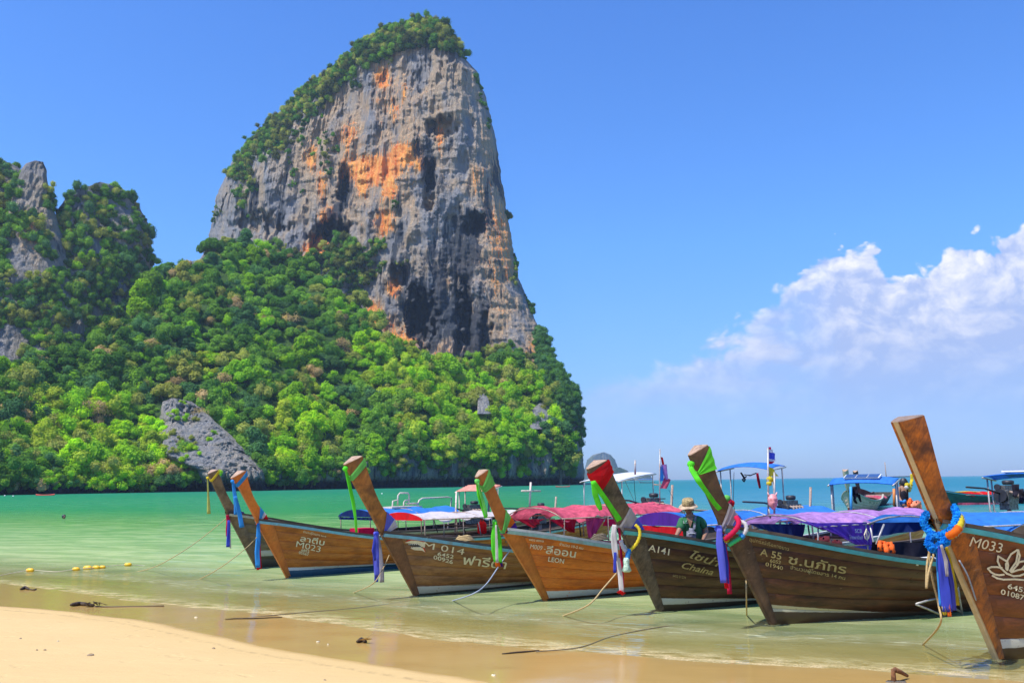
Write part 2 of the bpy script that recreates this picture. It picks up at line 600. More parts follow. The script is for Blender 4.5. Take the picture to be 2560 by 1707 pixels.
# ------------------------------------------------------------------ limestone materials
def rock_material(name, grey=(0.23, 0.235, 0.25), tan=(0.42, 0.32, 0.215), dark=(0.035, 0.045, 0.06), orange_on=True, seadark=True, dk=1.0):
    m, g = material(name)
    p = g.pos()
    streak = g.noise(g.scl(p, (0.30, 0.30, 0.022)), 1.0, 7, 0.66, 0.4)
    streak2 = g.noise(g.scl(p, (0.9, 0.9, 0.09)), 1.0, 5, 0.6, 0.3)
    blot = g.noise(g.scl(p, (0.05, 0.05, 0.028)), 1.0, 6, 0.6, 0.5)
    fine = g.noise(p, 0.9, 6, 0.68)
    c = g.mix(g.rng(blot, 0.42, 0.60, 0, 1, True), grey, tan)
    c = g.mix(g.rng(streak, 0.36, 0.62, 0.0, 0.75), c, g.mix(g.rng(blot, 0.35, 0.6), (0.29, 0.29, 0.30), (0.46, 0.40, 0.31)))
    c = g.mix(g.rng(fine, 0.3, 0.7, 0.0, 0.35), c, g.scl(c, (0.55, 0.56, 0.60)))
    if orange_on:
        tm = g.math('ADD', g.attr('orange'), g.math('MULTIPLY', g.math('SUBTRACT', streak, 0.5), 1.0))
        tm = g.rng(g.math('ADD', tm, g.math('MULTIPLY', g.math('SUBTRACT', blot, 0.5), 1.1)), 0.12, 0.42, 0, 0.85, True)
        tc = g.mix(g.rng(streak2, 0.35, 0.62), (0.40, 0.27, 0.15), (0.60, 0.44, 0.27))
        c = g.mix(tm, c, g.mix(g.rng(fine, 0.35, 0.7, 0, 0.5), tc, (0.24, 0.19, 0.16)))
        om = g.math('ADD', g.attr('orange'), g.math('MULTIPLY', g.math('SUBTRACT', streak2, 0.5), 1.4))
        om = g.math('ADD', om, g.math('MULTIPLY', g.math('SUBTRACT', blot, 0.5), 0.9))
        om = g.rng(om, 0.44, 0.64, 0, 1, True)
        oc = g.mix(g.rng(streak, 0.38, 0.60), (0.72, 0.145, 0.020), (0.95, 0.42, 0.085))
        oc = g.mix(g.rng(fine, 0.45, 0.75, 0, 0.8), oc, (0.85, 0.58, 0.26))
        c = g.mix(om, c, oc)
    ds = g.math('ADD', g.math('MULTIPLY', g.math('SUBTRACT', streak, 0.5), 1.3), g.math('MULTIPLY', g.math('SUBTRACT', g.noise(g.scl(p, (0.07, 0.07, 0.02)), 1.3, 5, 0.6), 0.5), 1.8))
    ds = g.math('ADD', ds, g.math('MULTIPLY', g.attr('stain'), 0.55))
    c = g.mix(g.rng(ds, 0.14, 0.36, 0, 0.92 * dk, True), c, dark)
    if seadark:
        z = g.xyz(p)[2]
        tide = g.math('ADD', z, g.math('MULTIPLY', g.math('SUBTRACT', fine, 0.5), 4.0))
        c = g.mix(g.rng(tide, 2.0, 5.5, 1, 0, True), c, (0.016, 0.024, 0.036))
    crk = g.add('ShaderNodeTexVoronoi', feature='DISTANCE_TO_EDGE')
    g.put(crk.inputs['Vector'], g.vmath('ADD', g.scl(p, (0.16, 0.16, 0.07)), g.scl(g.add('ShaderNodeTexNoise').outputs[1], (0.0, 0.0, 0.0))))
    cr = g.rng(crk.outputs[0], 0.0, 0.05, 1, 0)
    c = g.mix(g.math('MULTIPLY', g.math('MULTIPLY', cr, g.rng(blot, 0.45, 0.6)), 0.55), c, dark)
    fl = g.noise(g.scl(p, (0.62, 0.62, 0.022)), 1.0, 5, 0.7)
    c = g.mix(g.rng(fl, 0.56, 0.70, 0, 0.55), c, g.scl(c, (0.30, 0.33, 0.42)))
    c = g.mix(g.rng(fl, 0.40, 0.30, 0, 0.55), c, g.mix(0.6, c, (0.66, 0.60, 0.50)))
    c = g.mix(1.0, c, (1.50, 1.45, 1.38), 'MULTIPLY')
    bh = g.math('ADD', g.math('MULTIPLY', streak2, 1.6), g.math('ADD', g.math('MULTIPLY', streak, 2.2), fine))
    sh = principled(g, c, 0.92, g.bump(bh, 1.0, 2.6), 0.12)
    finish(g, sh)
    return m


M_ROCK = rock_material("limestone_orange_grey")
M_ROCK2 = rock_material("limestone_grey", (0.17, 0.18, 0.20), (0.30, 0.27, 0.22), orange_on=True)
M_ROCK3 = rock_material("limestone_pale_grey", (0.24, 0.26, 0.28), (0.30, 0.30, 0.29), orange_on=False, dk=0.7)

D = 2560.0 / 2352.0          # display factor of the picture the outlines were read from


class Front:
    """front face of a rock body kept as a grid, so plants can be set on it"""
    pass


def interp(x, pts):
    a = np.array(pts, float)
    return np.interp(x, a[:, 0], a[:, 1])


def rock_body(name, left, right, depth, ny=300, nu=230, roundk=0.6, thick=90.0, orange=(), stain=(), caves=(), amp=1.0, mat=None, jag=4.0, lean=0.0, sx=1.0, parts=None):
    """left/right: silhouette points (px, py) top to bottom; depth(px, py) -> y of the face"""
    L = np.array(left, float)
    Rr = np.array(right, float)
    y0, y1 = L[0, 1], L[-1, 1]
    t = np.linspace(0, 1, ny) ** 1.0
    py = y0 + (y1 - y0) * t
    pl = np.interp(py, L[:, 1], L[:, 0])
    pr = np.interp(py, Rr[:, 1], Rr[:, 0])
    pl = pl + jag * fbm(np.stack([py * 0.05, py * 0, py * 0 + 3.1], -1), 4)
    pr = pr + jag * fbm(np.stack([py * 0.05, py * 0, py * 0 + 8.7], -1), 4)
    s = np.linspace(-1, 1, nu)
    s = np.sin(s * math.pi / 2) * 0.35 + s * 0.65
    PX = (pl + pr)[:, None] / 2 + s[None, :] * (pr - pl)[:, None] / 2
    PY = np.repeat(py[:, None], nu, 1)
    E = np.abs(s)[None, :] ** 2.2
    Y = depth(PX, PY)
    half = (pr - pl)[:, None] / 2 / FPX * Y
    Y = Y + roundk * half * (1 - np.sqrt(np.clip(1 - E * E, 0, 1)))
    P = at_y_np(PX, PY, Y)
    X, Z = P[..., 0], P[..., 2]
    q = np.stack([X, Y * 0.6, Z], -1)
    # buttresses, flutes, knobs, shelves
    d = 15 * amp * fbm(q * np.array([0.016, 0.016, 0.006]) * sx + 5.0, 3)
    d += 7.0 * amp * (ridged(q * np.array([0.05, 0.05, 0.012]) * sx + 1.3, 4) - 0.35)
    slab = sstep(-0.12, 0.22, fbm(q * np.array([0.022, 0.022, 0.012]) * sx + 200, 3)) * 0.85 + 0.15
    d += (0.35 + 0.65 * slab) * 5.6 * amp * (ridged(q * np.array([0.15, 0.15, 0.010]) * sx + 3.3, 4) - 0.3)
    d += slab * 2.6 * amp * (ridged(q * np.array([0.36, 0.36, 0.035]) * sx + 6.3, 4) - 0.3)
    d += 1.5 * amp * np.sign(fbm(q * np.array([0.05, 0.05, 0.10]) * sx + 50, 3)) * np.abs(fbm(q * np.array([0.05, 0.05, 0.10]) * sx + 50, 3)) ** 0.5
    d += 1.2 * amp * np.abs(fbm(q * np.array([0.10, 0.1, 0.14]) * sx + 30, 3)) * 2
    pits = fbm(q * np.array([0.11, 0.11, 0.05]) * sx + 70, 3)
    d += -4.0 * amp * slab * sstep(0.16, 0.40, pits) * (0.5 + ridged(q * np.array([0.2, 0.2, 0.05]) * sx, 3))
    rim = np.clip((1 - np.abs(s)) * 6, 0, 1)[None, :]
    d = d * (0.35 + 0.65 * rim)
    for (cx, cy, rx, ry, dep) in caves:
        wob = 0.75 * fbm(np.stack([PX * 0.06, PY * 0.03, PX * 0], -1), 4)
        e = ((PX - cx) / rx) ** 2 + ((PY - cy) / ry) ** 2 + wob * 3.2
        d = d - dep * np.exp(-np.clip(e, -0.3, 9) ** 2 * 0.9) * (np.abs(e) < 9)
    Yf = Y - d
    Pf = at_y_np(PX, PY, Yf)
    # back
    Yb = Y[:, ::-1] * 1.0 + thick * np.sqrt(np.clip(1 - (s[None, :] ** 2) ** 2, 0, 1)) + 0.3
    mid = (pl + pr)[:, None] / 2
    PXb = mid + (PX[:, ::-1] - mid) * 0.97
    Pb = at_y_np(PXb, PY + 3.0 + 10.0 * (1 - np.abs(s[None, ::-1]) ** 3) * (t[:, None] < 0.5), Yb)
    V = np.concatenate([Pf, Pb[:, 1:-1]], 1)
    nc = V.shape[1]
    F = grid_faces(ny, nc, True)
    me = np_mesh(name, V, F)
    org = np.zeros((ny, nc))
    sta = np.zeros((ny, nc))
    for (cx, cy, rx, ry, a) in orange:
        org[:, :nu] = np.maximum(org[:, :nu], a * np.exp(-(((PX - cx) / rx) ** 2 + ((PY - cy) / ry) ** 2)))
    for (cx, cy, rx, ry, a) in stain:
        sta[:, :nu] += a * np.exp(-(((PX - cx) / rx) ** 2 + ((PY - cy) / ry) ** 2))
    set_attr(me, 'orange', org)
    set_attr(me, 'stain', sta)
    o = link(name, me, mat)
    fr = Front()
    fr.pl, fr.pr, fr.py, fr.Y, fr.PX = pl, pr, py, Yf, PX
    return o, fr


def front_y(fr, px, py):
    i = int(np.clip(np.searchsorted(fr.py, py), 0, len(fr.py) - 1))
    j = int(np.clip(np.searchsorted(fr.PX[i], px), 0, fr.PX.shape[1] - 1))
    return fr.Y[i, j]


def dsp(pts):
    return [(a * D, b * D) for a, b in pts]


def shore_depth(px):
    return interp(px, [(-800, 215), (0, 270), (330, 300), (700, 330), (900, 355), (1200, 400), (1460, 440), (1700, 470)])


# main tower
def d_main(px, py):
    base = interp(px, [(300, 640), (520, 605), (700, 575), (900, 545), (1150, 515), (1330, 505), (1400, 470), (1470, 452)])
    return base + np.clip((900 - py), 0, 900) * 0.055


main_l = dsp([(985, 39), (935, 44), (888, 60), (838, 95), (780, 135), (728, 180), (690, 205), (650, 250), (598, 310), (542, 355), (520, 400), (497, 450), (486, 510), (476, 560), (440, 640), (400, 800), (400, 1118)])
main_r = dsp([(992, 39), (1012, 44), (1026, 60), (1046, 95), (1070, 135), (1096, 165), (1110, 205), (1124, 250), (1136, 310), (1145, 355), (1150, 400), (1158, 450), (1168, 510), (1177, 560), (1192, 640), (1255, 800), (1262, 820), (1290, 860), (1316, 900), (1330, 940), (1334, 990), (1338, 1040), (1342, 1080), (1340, 1121)])
main_l = [(x, y + max(0, 16 * D * (1 - (y - 42) / 130))) for x, y in main_l]
main_r = [(x, y + max(0, 16 * D * (1 - (y - 42) / 130))) for x, y in main_r]
# both sides need the same first and last row
O_MAIN, F_MAIN = rock_body(
    "limestone_cliff", main_l, main_r, d_main, 520, 380, 0.55, 110,
    orange=[(1260, 560, 100, 330, 0.45), (940, 420, 190, 150, 0.46), (980, 250, 90, 110, 0.48), (1150, 720, 120, 140, 0.28), (960, 830, 90, 60, 0.5), (1120, 880, 140, 60, 0.42), (935, 425, 100, 50, 1.0), (1010, 390, 55, 40, 0.95), (905, 440, 25, 60, 0.9), (1055, 410, 35, 30, 0.85), (975, 470, 30, 45, 0.8), (955, 195, 30, 40, 0.85), (985, 270, 30, 60, 0.6), (960, 560, 35, 45, 0.75), (780, 400, 18, 40, 0.7), (805, 460, 18, 60, 0.75), (820, 545, 30, 35, 0.85), (800, 625, 55, 40, 0.95), (985, 720, 22, 26, 0.95), (1005, 850, 60, 28, 0.9), (935, 790, 30, 50, 0.8), (1200, 430, 40, 60, 0.42), (870, 340, 30, 40, 0.6), (1210, 590, 60, 80, 0.30), (1330, 880, 30, 60, 0.45), (1010, 230, 12, 60, 0.7), (1100, 340, 15, 70, 0.55)],
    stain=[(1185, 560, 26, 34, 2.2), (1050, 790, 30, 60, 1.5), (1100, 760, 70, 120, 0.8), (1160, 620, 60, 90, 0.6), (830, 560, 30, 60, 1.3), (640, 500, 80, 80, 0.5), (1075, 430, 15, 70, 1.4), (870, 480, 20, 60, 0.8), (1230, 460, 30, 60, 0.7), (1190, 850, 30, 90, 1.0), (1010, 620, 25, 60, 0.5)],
    caves=[(1050, 790, 34, 60, 30), (1180, 556, 15, 20, 13), (1198, 572, 13, 24, 15), (1168, 575, 8, 12, 8), (1205, 545, 7, 10, 8), (835, 570, 34, 22, 26), (800, 600, 26, 30, 22), (1160, 800, 18, 95, 22), (1075, 460, 14, 60, 14), (1000, 690, 22, 22, 16), (1100, 320, 30, 24, 12), (860, 470, 14, 50, 14), (650, 560, 60, 26, 12), (1215, 860, 14, 70, 14)],
    mat=M_ROCK, jag=5.0)
tag(O_MAIN, "tall limestone tower with orange streaks and a green leafy summit above the bay", None, None, 'structure')


# left mountain: three overlapping bodies
def d_left(px, py):
    return interp(px, [(-500, 300), (0, 395), (200, 415), (390, 455)]) + np.clip(900 - py, 0, 900) * 0.09


def shape(nm, l, r, df, **kw):
    return rock_body(nm, dsp(l), dsp(r), df, mat=M_ROCK2, **kw)


or2 = [(70, 590, 60, 60, 0.42), (190, 545, 16, 30, 0.55), (335, 780, 16, 50, 0.3)]
O1, F_L1 = shape("limestone_cliff", [(80, 369), (60, 376), (45, 392), (35, 430), (10, 520), (-40, 620), (-60, 900), (-60, 1000)],
                 [(82, 369), (100, 372), (106, 390), (112, 430), (135, 520), (170, 620), (200, 900), (200, 1000)], lambda a, b: d_left(a, b) - 8, ny=190, nu=110, roundk=0.7, thick=60, orange=or2, amp=0.5, jag=4)
tag(O1, "grey pinnacle of bare limestone on the mountain at the left", None, None, 'structure')
O2, F_L2 = shape("limestone_cliff", [(228, 418), (205, 428), (170, 436), (140, 470), (110, 520), (90, 600), (60, 760), (20, 1000)],
                 [(232, 418), (270, 428), (284, 436), (318, 470), (344, 520), (352, 600), (340, 760), (330, 1000)], d_left, ny=260, nu=200, roundk=0.7, thick=80, orange=or2, amp=0.7, jag=5, stain=[(280, 740, 60, 60, 0.4)])
tag(O2, "rounded jungle covered limestone mountain at the left of the gap", None, None, 'structure')
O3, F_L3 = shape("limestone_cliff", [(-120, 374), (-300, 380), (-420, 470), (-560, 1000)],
                 [(15, 374), (38, 380), (125, 470), (170, 1000)], lambda a, b: d_left(a, b) + 14, stain=[(20, 830, 75, 110, 2.0)], ny=200, nu=200, roundk=0.5, thick=90, orange=or2, amp=0.8, jag=5)  # shadow at the ridge's foot painted into the rock colour
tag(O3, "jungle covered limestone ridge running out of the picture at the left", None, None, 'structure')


# ------------------------------------------------------------------ forested slope
HTOP = dsp([(-400, 830), (0, 850), (60, 840), (200, 800), (300, 740), (345, 665), (370, 628), (400, 622), (450, 615), (480, 575), (520, 552), (600, 575), (650, 585), (700, 612), (760, 655), (830, 705), (870, 752), (900, 785), (960, 822), (1040, 838), (1100, 838), (1160, 822), (1240, 868), (1262, 920), (1285, 990), (1300, 1060), (1312, 1100)])


def htop(px):
    return interp(px, HTOP)


def rockband(px):
    """height of the bare rock wall at the water's edge"""
    return interp(px, [(-900, 3), (380, 3), (430, 6), (650, 7), (700, 6), (880, 8), (960, 13), (1420, 15), (1480, 16)])


def hill_y(px, py, rough=True):
    px = np.asarray(px, float)
    py = np.asarray(py, float)
    d = rays_np(px, py)
    te = d[..., 2] / d[..., 1]
    D0 = shore_depth(px)
    zb = rockband(px)
    ts = 0.80
    y = (D0 * ts - zb + EYE) / np.maximum(ts - te, 0.12)
    y = np.minimum(y, D0 * 2.2)
    y = np.maximum(y, D0)
    if rough:
        P = at_y_np(px, py, y)
        n = fbm(P * np.array([0.018, 0.018, 0.018]) + 11, 3)
        n2 = fbm(P * np.array([0.07, 0.07, 0.03]) + 40, 3)
        k = sstep(0, 25, y - D0)
        y = y - (22 * n * k + 3.5 * n2)
        bandk = (1 - sstep(1.0, 1.6, P[..., 2] / np.maximum(zb, 1.0)))
        y = y - bandk * (5.0 * (ridged(P * np.array([0.06, 0.06, 0.03]) + 90, 3) - 0.4) + 2.4 * (ridged(P * np.array([0.28, 0.28, 0.08]) + 77, 3) - 0.4))
        # undercut at the water
        y = y + 3.0 * (1 - sstep(2.0, 5.5, P[..., 2])) * (0.4 + 0.6 * sstep(900, 1000, px))
    return y


nx, nyv = 640, 210
pxs = np.linspace(-420, 1432, nx)
tt = np.linspace(0, 1, nyv) ** 1.6
pyb = 1227 - 0.0133 * pxs + interp(pxs, [(-420, 26), (0, 24), (1430, 16)])     # just below the waterline
pyt = htop(pxs)
PX = np.repeat(pxs[None, :], nyv, 0)
PY = pyb[None, :] + (pyt - pyb)[None, :] * tt[:, None]
Yh = hill_y(PX, PY)
P = at_y_np(PX, PY, Yh)
last = P[-1]
back1 = last + np.array([0, 16, -5.0])
back2 = last + np.array([0, 60, -55.0])
V = np.concatenate([P, back1[None], back2[None]], 0)
me = np_mesh("slope", V, grid_faces(nyv + 2, nx))
zz = V[..., 2]
set_attr(me, 'orange', zz * 0)
bandm = np.clip(1 - (zz - rockband(np.concatenate([pxs, pxs, pxs])[:nx])[None, :]) / 4.0, 0, 1)
set_attr(me, 'rock', bandm)
set_attr(me, 'stain', zz * 0)
m, g = material("forest_slope_soil_and_rock")
p = g.pos()
streak = g.noise(g.scl(p, (0.35, 0.35, 0.06)), 1.0, 7, 0.62, 0.4)
fine = g.noise(p, 1.1, 6, 0.68)
blot = g.noise(g.scl(p, (0.12, 0.12, 0.07)), 1.0, 5, 0.6)
rc = g.mix(g.rng(blot, 0.4, 0.6), (0.12, 0.135, 0.16), (0.36, 0.29, 0.21))
fl = g.noise(g.scl(p, (0.9, 0.9, 0.07)), 1.0, 4, 0.7)
rc = g.mix(g.rng(streak, 0.45, 0.7, 0, 0.8), rc, (0.42, 0.38, 0.32))
rc = g.mix(g.rng(fine, 0.5, 0.7, 0, 0.6), rc, (0.045, 0.055, 0.07))
rc = g.mix(g.rng(fl, 0.50, 0.62, 0, 0.9), rc, (0.022, 0.030, 0.045))
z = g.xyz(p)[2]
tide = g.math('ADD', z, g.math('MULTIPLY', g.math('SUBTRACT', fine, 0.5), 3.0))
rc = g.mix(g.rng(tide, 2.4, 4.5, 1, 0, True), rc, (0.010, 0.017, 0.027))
veg = g.mix(g.noise(p, 0.25, 5), (0.03, 0.065, 0.014), (0.07, 0.13, 0.025))
c = g.mix(g.rng(g.math('ADD', g.attr('rock'), g.math('MULTIPLY', g.math('SUBTRACT', blot, 0.5), 1.2)), 0.3, 0.6), veg, rc)
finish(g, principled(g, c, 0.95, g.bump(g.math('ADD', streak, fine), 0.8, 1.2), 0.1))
tag(link("hill_slope", me, m), "steep jungle slope rising from the water to the foot of the cliffs", None, None, 'structure')

# rock outcrop in the lower forest, and a small spire
out_d = lambda a, b: hill_y(a, b) - 8
O4, F_OUT = rock_body("limestone_outcrop", dsp([(395, 914), (374, 922), (368, 945), (366, 1000), (368, 1040), (400, 1060), (455, 1080), (470, 1128)]),
                      dsp([(398, 914), (440, 922), (470, 945), (530, 1000), (575, 1040), (592, 1060), (602, 1080), (615, 1128)]), out_d, 190, 150, 0.5, 40, mat=M_ROCK3, amp=0.42, jag=9, sx=2.2)
tag(O4, "grey weathered limestone outcrop standing among the trees by the water", None, None, 'structure')
O5, F_SP = rock_body("limestone_outcrop", dsp([(1106, 902), (1098, 912), (1096, 950)]), dsp([(1109, 902), (1122, 914), (1128, 950)]), lambda a, b: hill_y(a, b, False) - 14, 60, 40, 0.5, 12, mat=M_ROCK3, amp=0.12, jag=2, sx=3)
tag(O5, "small grey limestone spire poking out of the jungle below the tower", None, None, 'structure')
O6, F_SP2 = rock_body("limestone_outcrop", dsp([(1240, 925), (1222, 940), (1216, 985)]), dsp([(1262, 925), (1272, 945), (1262, 985)]), lambda a, b: hill_y(a, b, False) - 12, 60, 40, 0.5, 12, mat=M_ROCK3, amp=0.15, jag=2, sx=3)
tag(O6, "small grey rock face showing in the jungle near the right end of the slope", None, None, 'structure')


# distant islands
M_ISL, g = material("distant_island_rock")
p = g.pos()
c = g.mix(g.rng(g.noise(g.scl(p, (0.02, 0.02, 0.006)), 1, 5), 0.4, 0.6), (0.05, 0.085, 0.03), (0.20, 0.19, 0.17))
finish(g, principled(g, c, 0.95, None, 0.1))


def island(l, r, y, label, **kw):
    o, f = rock_body("island", dsp(l), dsp(r), lambda a, b: np.full_like(a, float(y)), 70, 90, 0.8, 300, mat=M_ISL, amp=0.9, jag=3, sx=0.35)
    tag(o, label, None, None, 'structure')


island([(1385, 1038), (1362, 1044), (1348, 1056), (1344, 1075), (1340, 1106)], [(1388, 1038), (1402, 1044), (1413, 1056), (1420, 1075), (1424, 1106)], 3700, "hazy blue dome shaped island beyond the tower")
island([(1420, 1073), (1405, 1080), (1392, 1092), (1388, 1105)], [(1424, 1073), (1440, 1080), (1452, 1092), (1458, 1105)], 2800, "low green hazy island beside the dome shaped one")
island([(1478, 1086), (1462, 1092), (1452, 1103)], [(1480, 1086), (1494, 1092), (1500, 1103)], 3850, "faint low island farthest away on the horizon")
# ------------------------------------------------------------------ foliage
def leaf_material(name, mode):
    m, g = material(name)
    if mode == 'object':
        base = g.add('ShaderNodeObjectInfo').outputs['Color']
    else:
        base = g.attr('Col', 'Color')
    geo = g.add('ShaderNodeNewGeometry')
    p = geo.outputs['Position']
    n1 = g.noise(p, 0.45, 3, 0.6)
    n2 = g.noise(p, 1.7, 2, 0.6)
    f = g.math('ADD', g.rng(n1, 0.3, 0.7, 0.72, 1.3), g.rng(n2, 0.3, 0.7, -0.18, 0.22))
    c = g.mix(1.0, g.mix(1.0, base, f, 'MULTIPLY'), (1.32, 1.18, 1.0), 'MULTIPLY')
    c = g.mix(g.rng(n2, 0.5, 0.8, 0, 0.25), c, g.mix(1.0, c, (1.5, 1.15, 0.6), 'MULTIPLY'))
    df = g.add('ShaderNodeBsdfDiffuse')
    g.put(df.inputs[0], c)
    tl = g.add('ShaderNodeBsdfTranslucent')
    g.put(tl.inputs[0], g.mix(1.0, c, (1.35, 1.45, 0.6), 'MULTIPLY'))
    mx = g.add('ShaderNodeMixShader')
    mx.inputs[0].default_value = 0.40
    g.t.links.new(df.outputs[0], mx.inputs[1])
    g.t.links.new(tl.outputs[0], mx.inputs[2])
    finish(g, mx.outputs[0])
    return m


M_LEAF = leaf_material("leaves", 'object')
M_LEAFV = leaf_material("leaves_mixed", 'attr')
M_BARK, g = material("bark")
finish(g, principled(g, g.mix(g.noise(g.obj(), 3, 4), (0.10, 0.08, 0.06), (0.22, 0.19, 0.15)), 0.9, None, 0.1))


def leaf_quads(cent, nrm, size, r):
    """one small folded diamond per centre"""
    n = len(cent)
    a = r.normal(size=(n, 3))
    a -= (a * nrm).sum(1)[:, None] * nrm
    a /= np.linalg.norm(a, axis=1)[:, None] + 1e-9
    b = np.cross(nrm, a)
    s = size[:, None]
    V = np.stack([cent - a * s, cent - b * s * 0.62, cent + a * s, cent + b * s * 0.62], 1)
    F = np.arange(n * 4).reshape(n, 4)
    return V.reshape(-1, 3), F


def crown_arrays(r, lobes, n_leaf, leaf=0.42, flat=0.8, core=True):
    """lobes: (x,y,z,radius) list; unit is metres on a tree about 10 m wide"""
    cs, ns = [], []
    lob = np.array(lobes)
    w = lob[:, 3] ** 2
    w = w / w.sum()
    for i, (x, y, z, rad) in enumerate(lobes):
        k = int(n_leaf * w[i])
        d = r.normal(size=(k, 3))
        d /= np.linalg.norm(d, axis=1)[:, None]
        d[:, 2] = np.where(d[:, 2] < -0.35, -d[:, 2], d[:, 2])
        bumpy = 1 + 0.22 * pn(d * 2.6 + i * 7.7) + 0.12 * pn(d * 6.0 + i * 3.3)
        rr_ = rad * bumpy * (1 - 0.28 * r.random(k) ** 1.7)
        c = d * rr_[:, None]
        c[:, 2] *= flat
        c += np.array([x, y, z])
        nn = d + r.normal(size=(k, 3)) * 0.55 + np.array([0, 0, 0.35])
        nn /= np.linalg.norm(nn, axis=1)[:, None]
        cs.append(c)
        ns.append(nn)
    c = np.concatenate(cs)
    n = np.concatenate(ns)
    V, F = leaf_quads(c, n, leaf * (0.6 + 0.8 * r.random(len(c))), r)
    if core:
        sv, sf = ico(2)
        for i, (x, y, z, rad) in enumerate(lobes):
            q = sv * (rad * 0.72) * (1 + 0.2 * pn(sv * 2.6 + i * 7.7))[:, None]
            q[:, 2] *= flat
            q = q + np.array([x, y, z])
            F = np.concatenate([F, sf + len(V)])
            V = np.concatenate([V, q])
    return V, F


def ico(sub):
    bm = bmesh.new()
    bmesh.ops.create_uvsphere(bm, u_segments=8 * sub // 2 * 1, v_segments=5 * sub // 2 + 1, radius=1.0)
    bm.verts.ensure_lookup_table()
    v = np.array([x.co[:] for x in bm.verts])
    f = []
    for fa_ in bm.faces:
        ids = [q.index for q in fa_.verts]
        f.append(ids if len(ids) == 4 else ids + [ids[-1]])
    bm.free()
    # keep real quads only (poles are open: hidden inside the crown)
    f = np.array([q for q in f if q[2] != q[3]])
    return v, f


def tube_arrays(pts, rad, seg=6):
    pts = [Vector(p) for p in pts]
    V, F = [], []
    for i, p in enumerate(pts):
        t = (pts[min(i + 1, len(pts) - 1)] - pts[max(i - 1, 0)]).normalized()
        a = t.orthogonal().normalized() if i == 0 else (prev - t * prev.dot(t)).normalized()
        prev = a
        b = t.cross(a)
        r0 = rad[i] if hasattr(rad, '__len__') else rad
        for k in range(seg):
            w = 2 * math.pi * k / seg
            V.append(p + (a * math.cos(w) + b * math.sin(w)) * r0)
        if i:
            o = (i - 1) * seg
            for k in range(seg):
                F.append((o + k, o + (k + 1) % seg, o + seg + (k + 1) % seg, o + seg + k))
    F.append(tuple(range(seg))[::-1])
    F.append(tuple(range((len(pts) - 1) * seg, len(pts) * seg)))
    return V, F


class MB:
    """collects shapes and links them as one mesh object"""
    def __init__(self):
        self.v, self.f, self.m = [], [], []

    def put(self, V, F, mi=0):
        o = len(self.v)
        self.v += [tuple(p) for p in V]
        self.f += [tuple(int(i) + o for i in q) for q in F]
        self.m += [mi] * len(F)
        return self

    def tube(self, pts, rad, seg=6, mi=0):
        return self.put(*tube_arrays(pts, rad, seg), mi)

    def box(self, c, s, M=None, mi=0):
        c = Vector(c)
        V = []
        for x in (-1, 1):
            for y in (-1, 1):
                for z in (-1, 1):
                    q = Vector((x * s[0] / 2, y * s[1] / 2, z * s[2] / 2))
                    if M is not None:
                        q = M @ q
                    V.append(c + q)
        return self.put(V, [(0, 1, 3, 2), (4, 6, 7, 5), (0, 4, 5, 1), (2, 3, 7, 6), (0, 2, 6, 4), (1, 5, 7, 3)], mi)

    def lathe(self, prof, seg=10, c=(0, 0, 0), M=None, mi=0):
        V, F = [], []
        for (r_, z_) in prof:
            for k in range(seg):
                w = 2 * math.pi * k / seg
                q = Vector((r_ * math.cos(w), r_ * math.sin(w), z_))
                if M is not None:
                    q = M @ q
                V.append(q + Vector(c))
        n = len(prof)
        for i in range(n - 1):
            for k in range(seg):
                F.append((i * seg + k, i * seg + (k + 1) % seg, (i + 1) * seg + (k + 1) % seg, (i + 1) * seg + k))
        F.append(tuple(range(seg))[::-1])
        F.append(tuple(range((n - 1) * seg, n * seg)))
        return self.put(V, F, mi)

    def build(self, name, mat, parent=None, smooth=False, recalc=True):
        me = bpy.data.meshes.new(name)
        me.from_pydata([tuple(v) for v in self.v], [], self.f)
        mats = mat if isinstance(mat, (list, tuple)) else [mat]
        for q in mats:
            me.materials.append(q)
        if len(mats) > 1:
            me.polygons.foreach_set('material_index', self.m)
        if smooth:
            me.polygons.foreach_set('use_smooth', [True] * len(me.polygons))
        me.update()
        if recalc:
            bm = bmesh.new()
            bm.from_mesh(me)
            bmesh.ops.recalc_face_normals(bm, faces=bm.faces)
            bm.to_mesh(me)
            bm.free()
        o = link(name, me, None, parent)
        return o


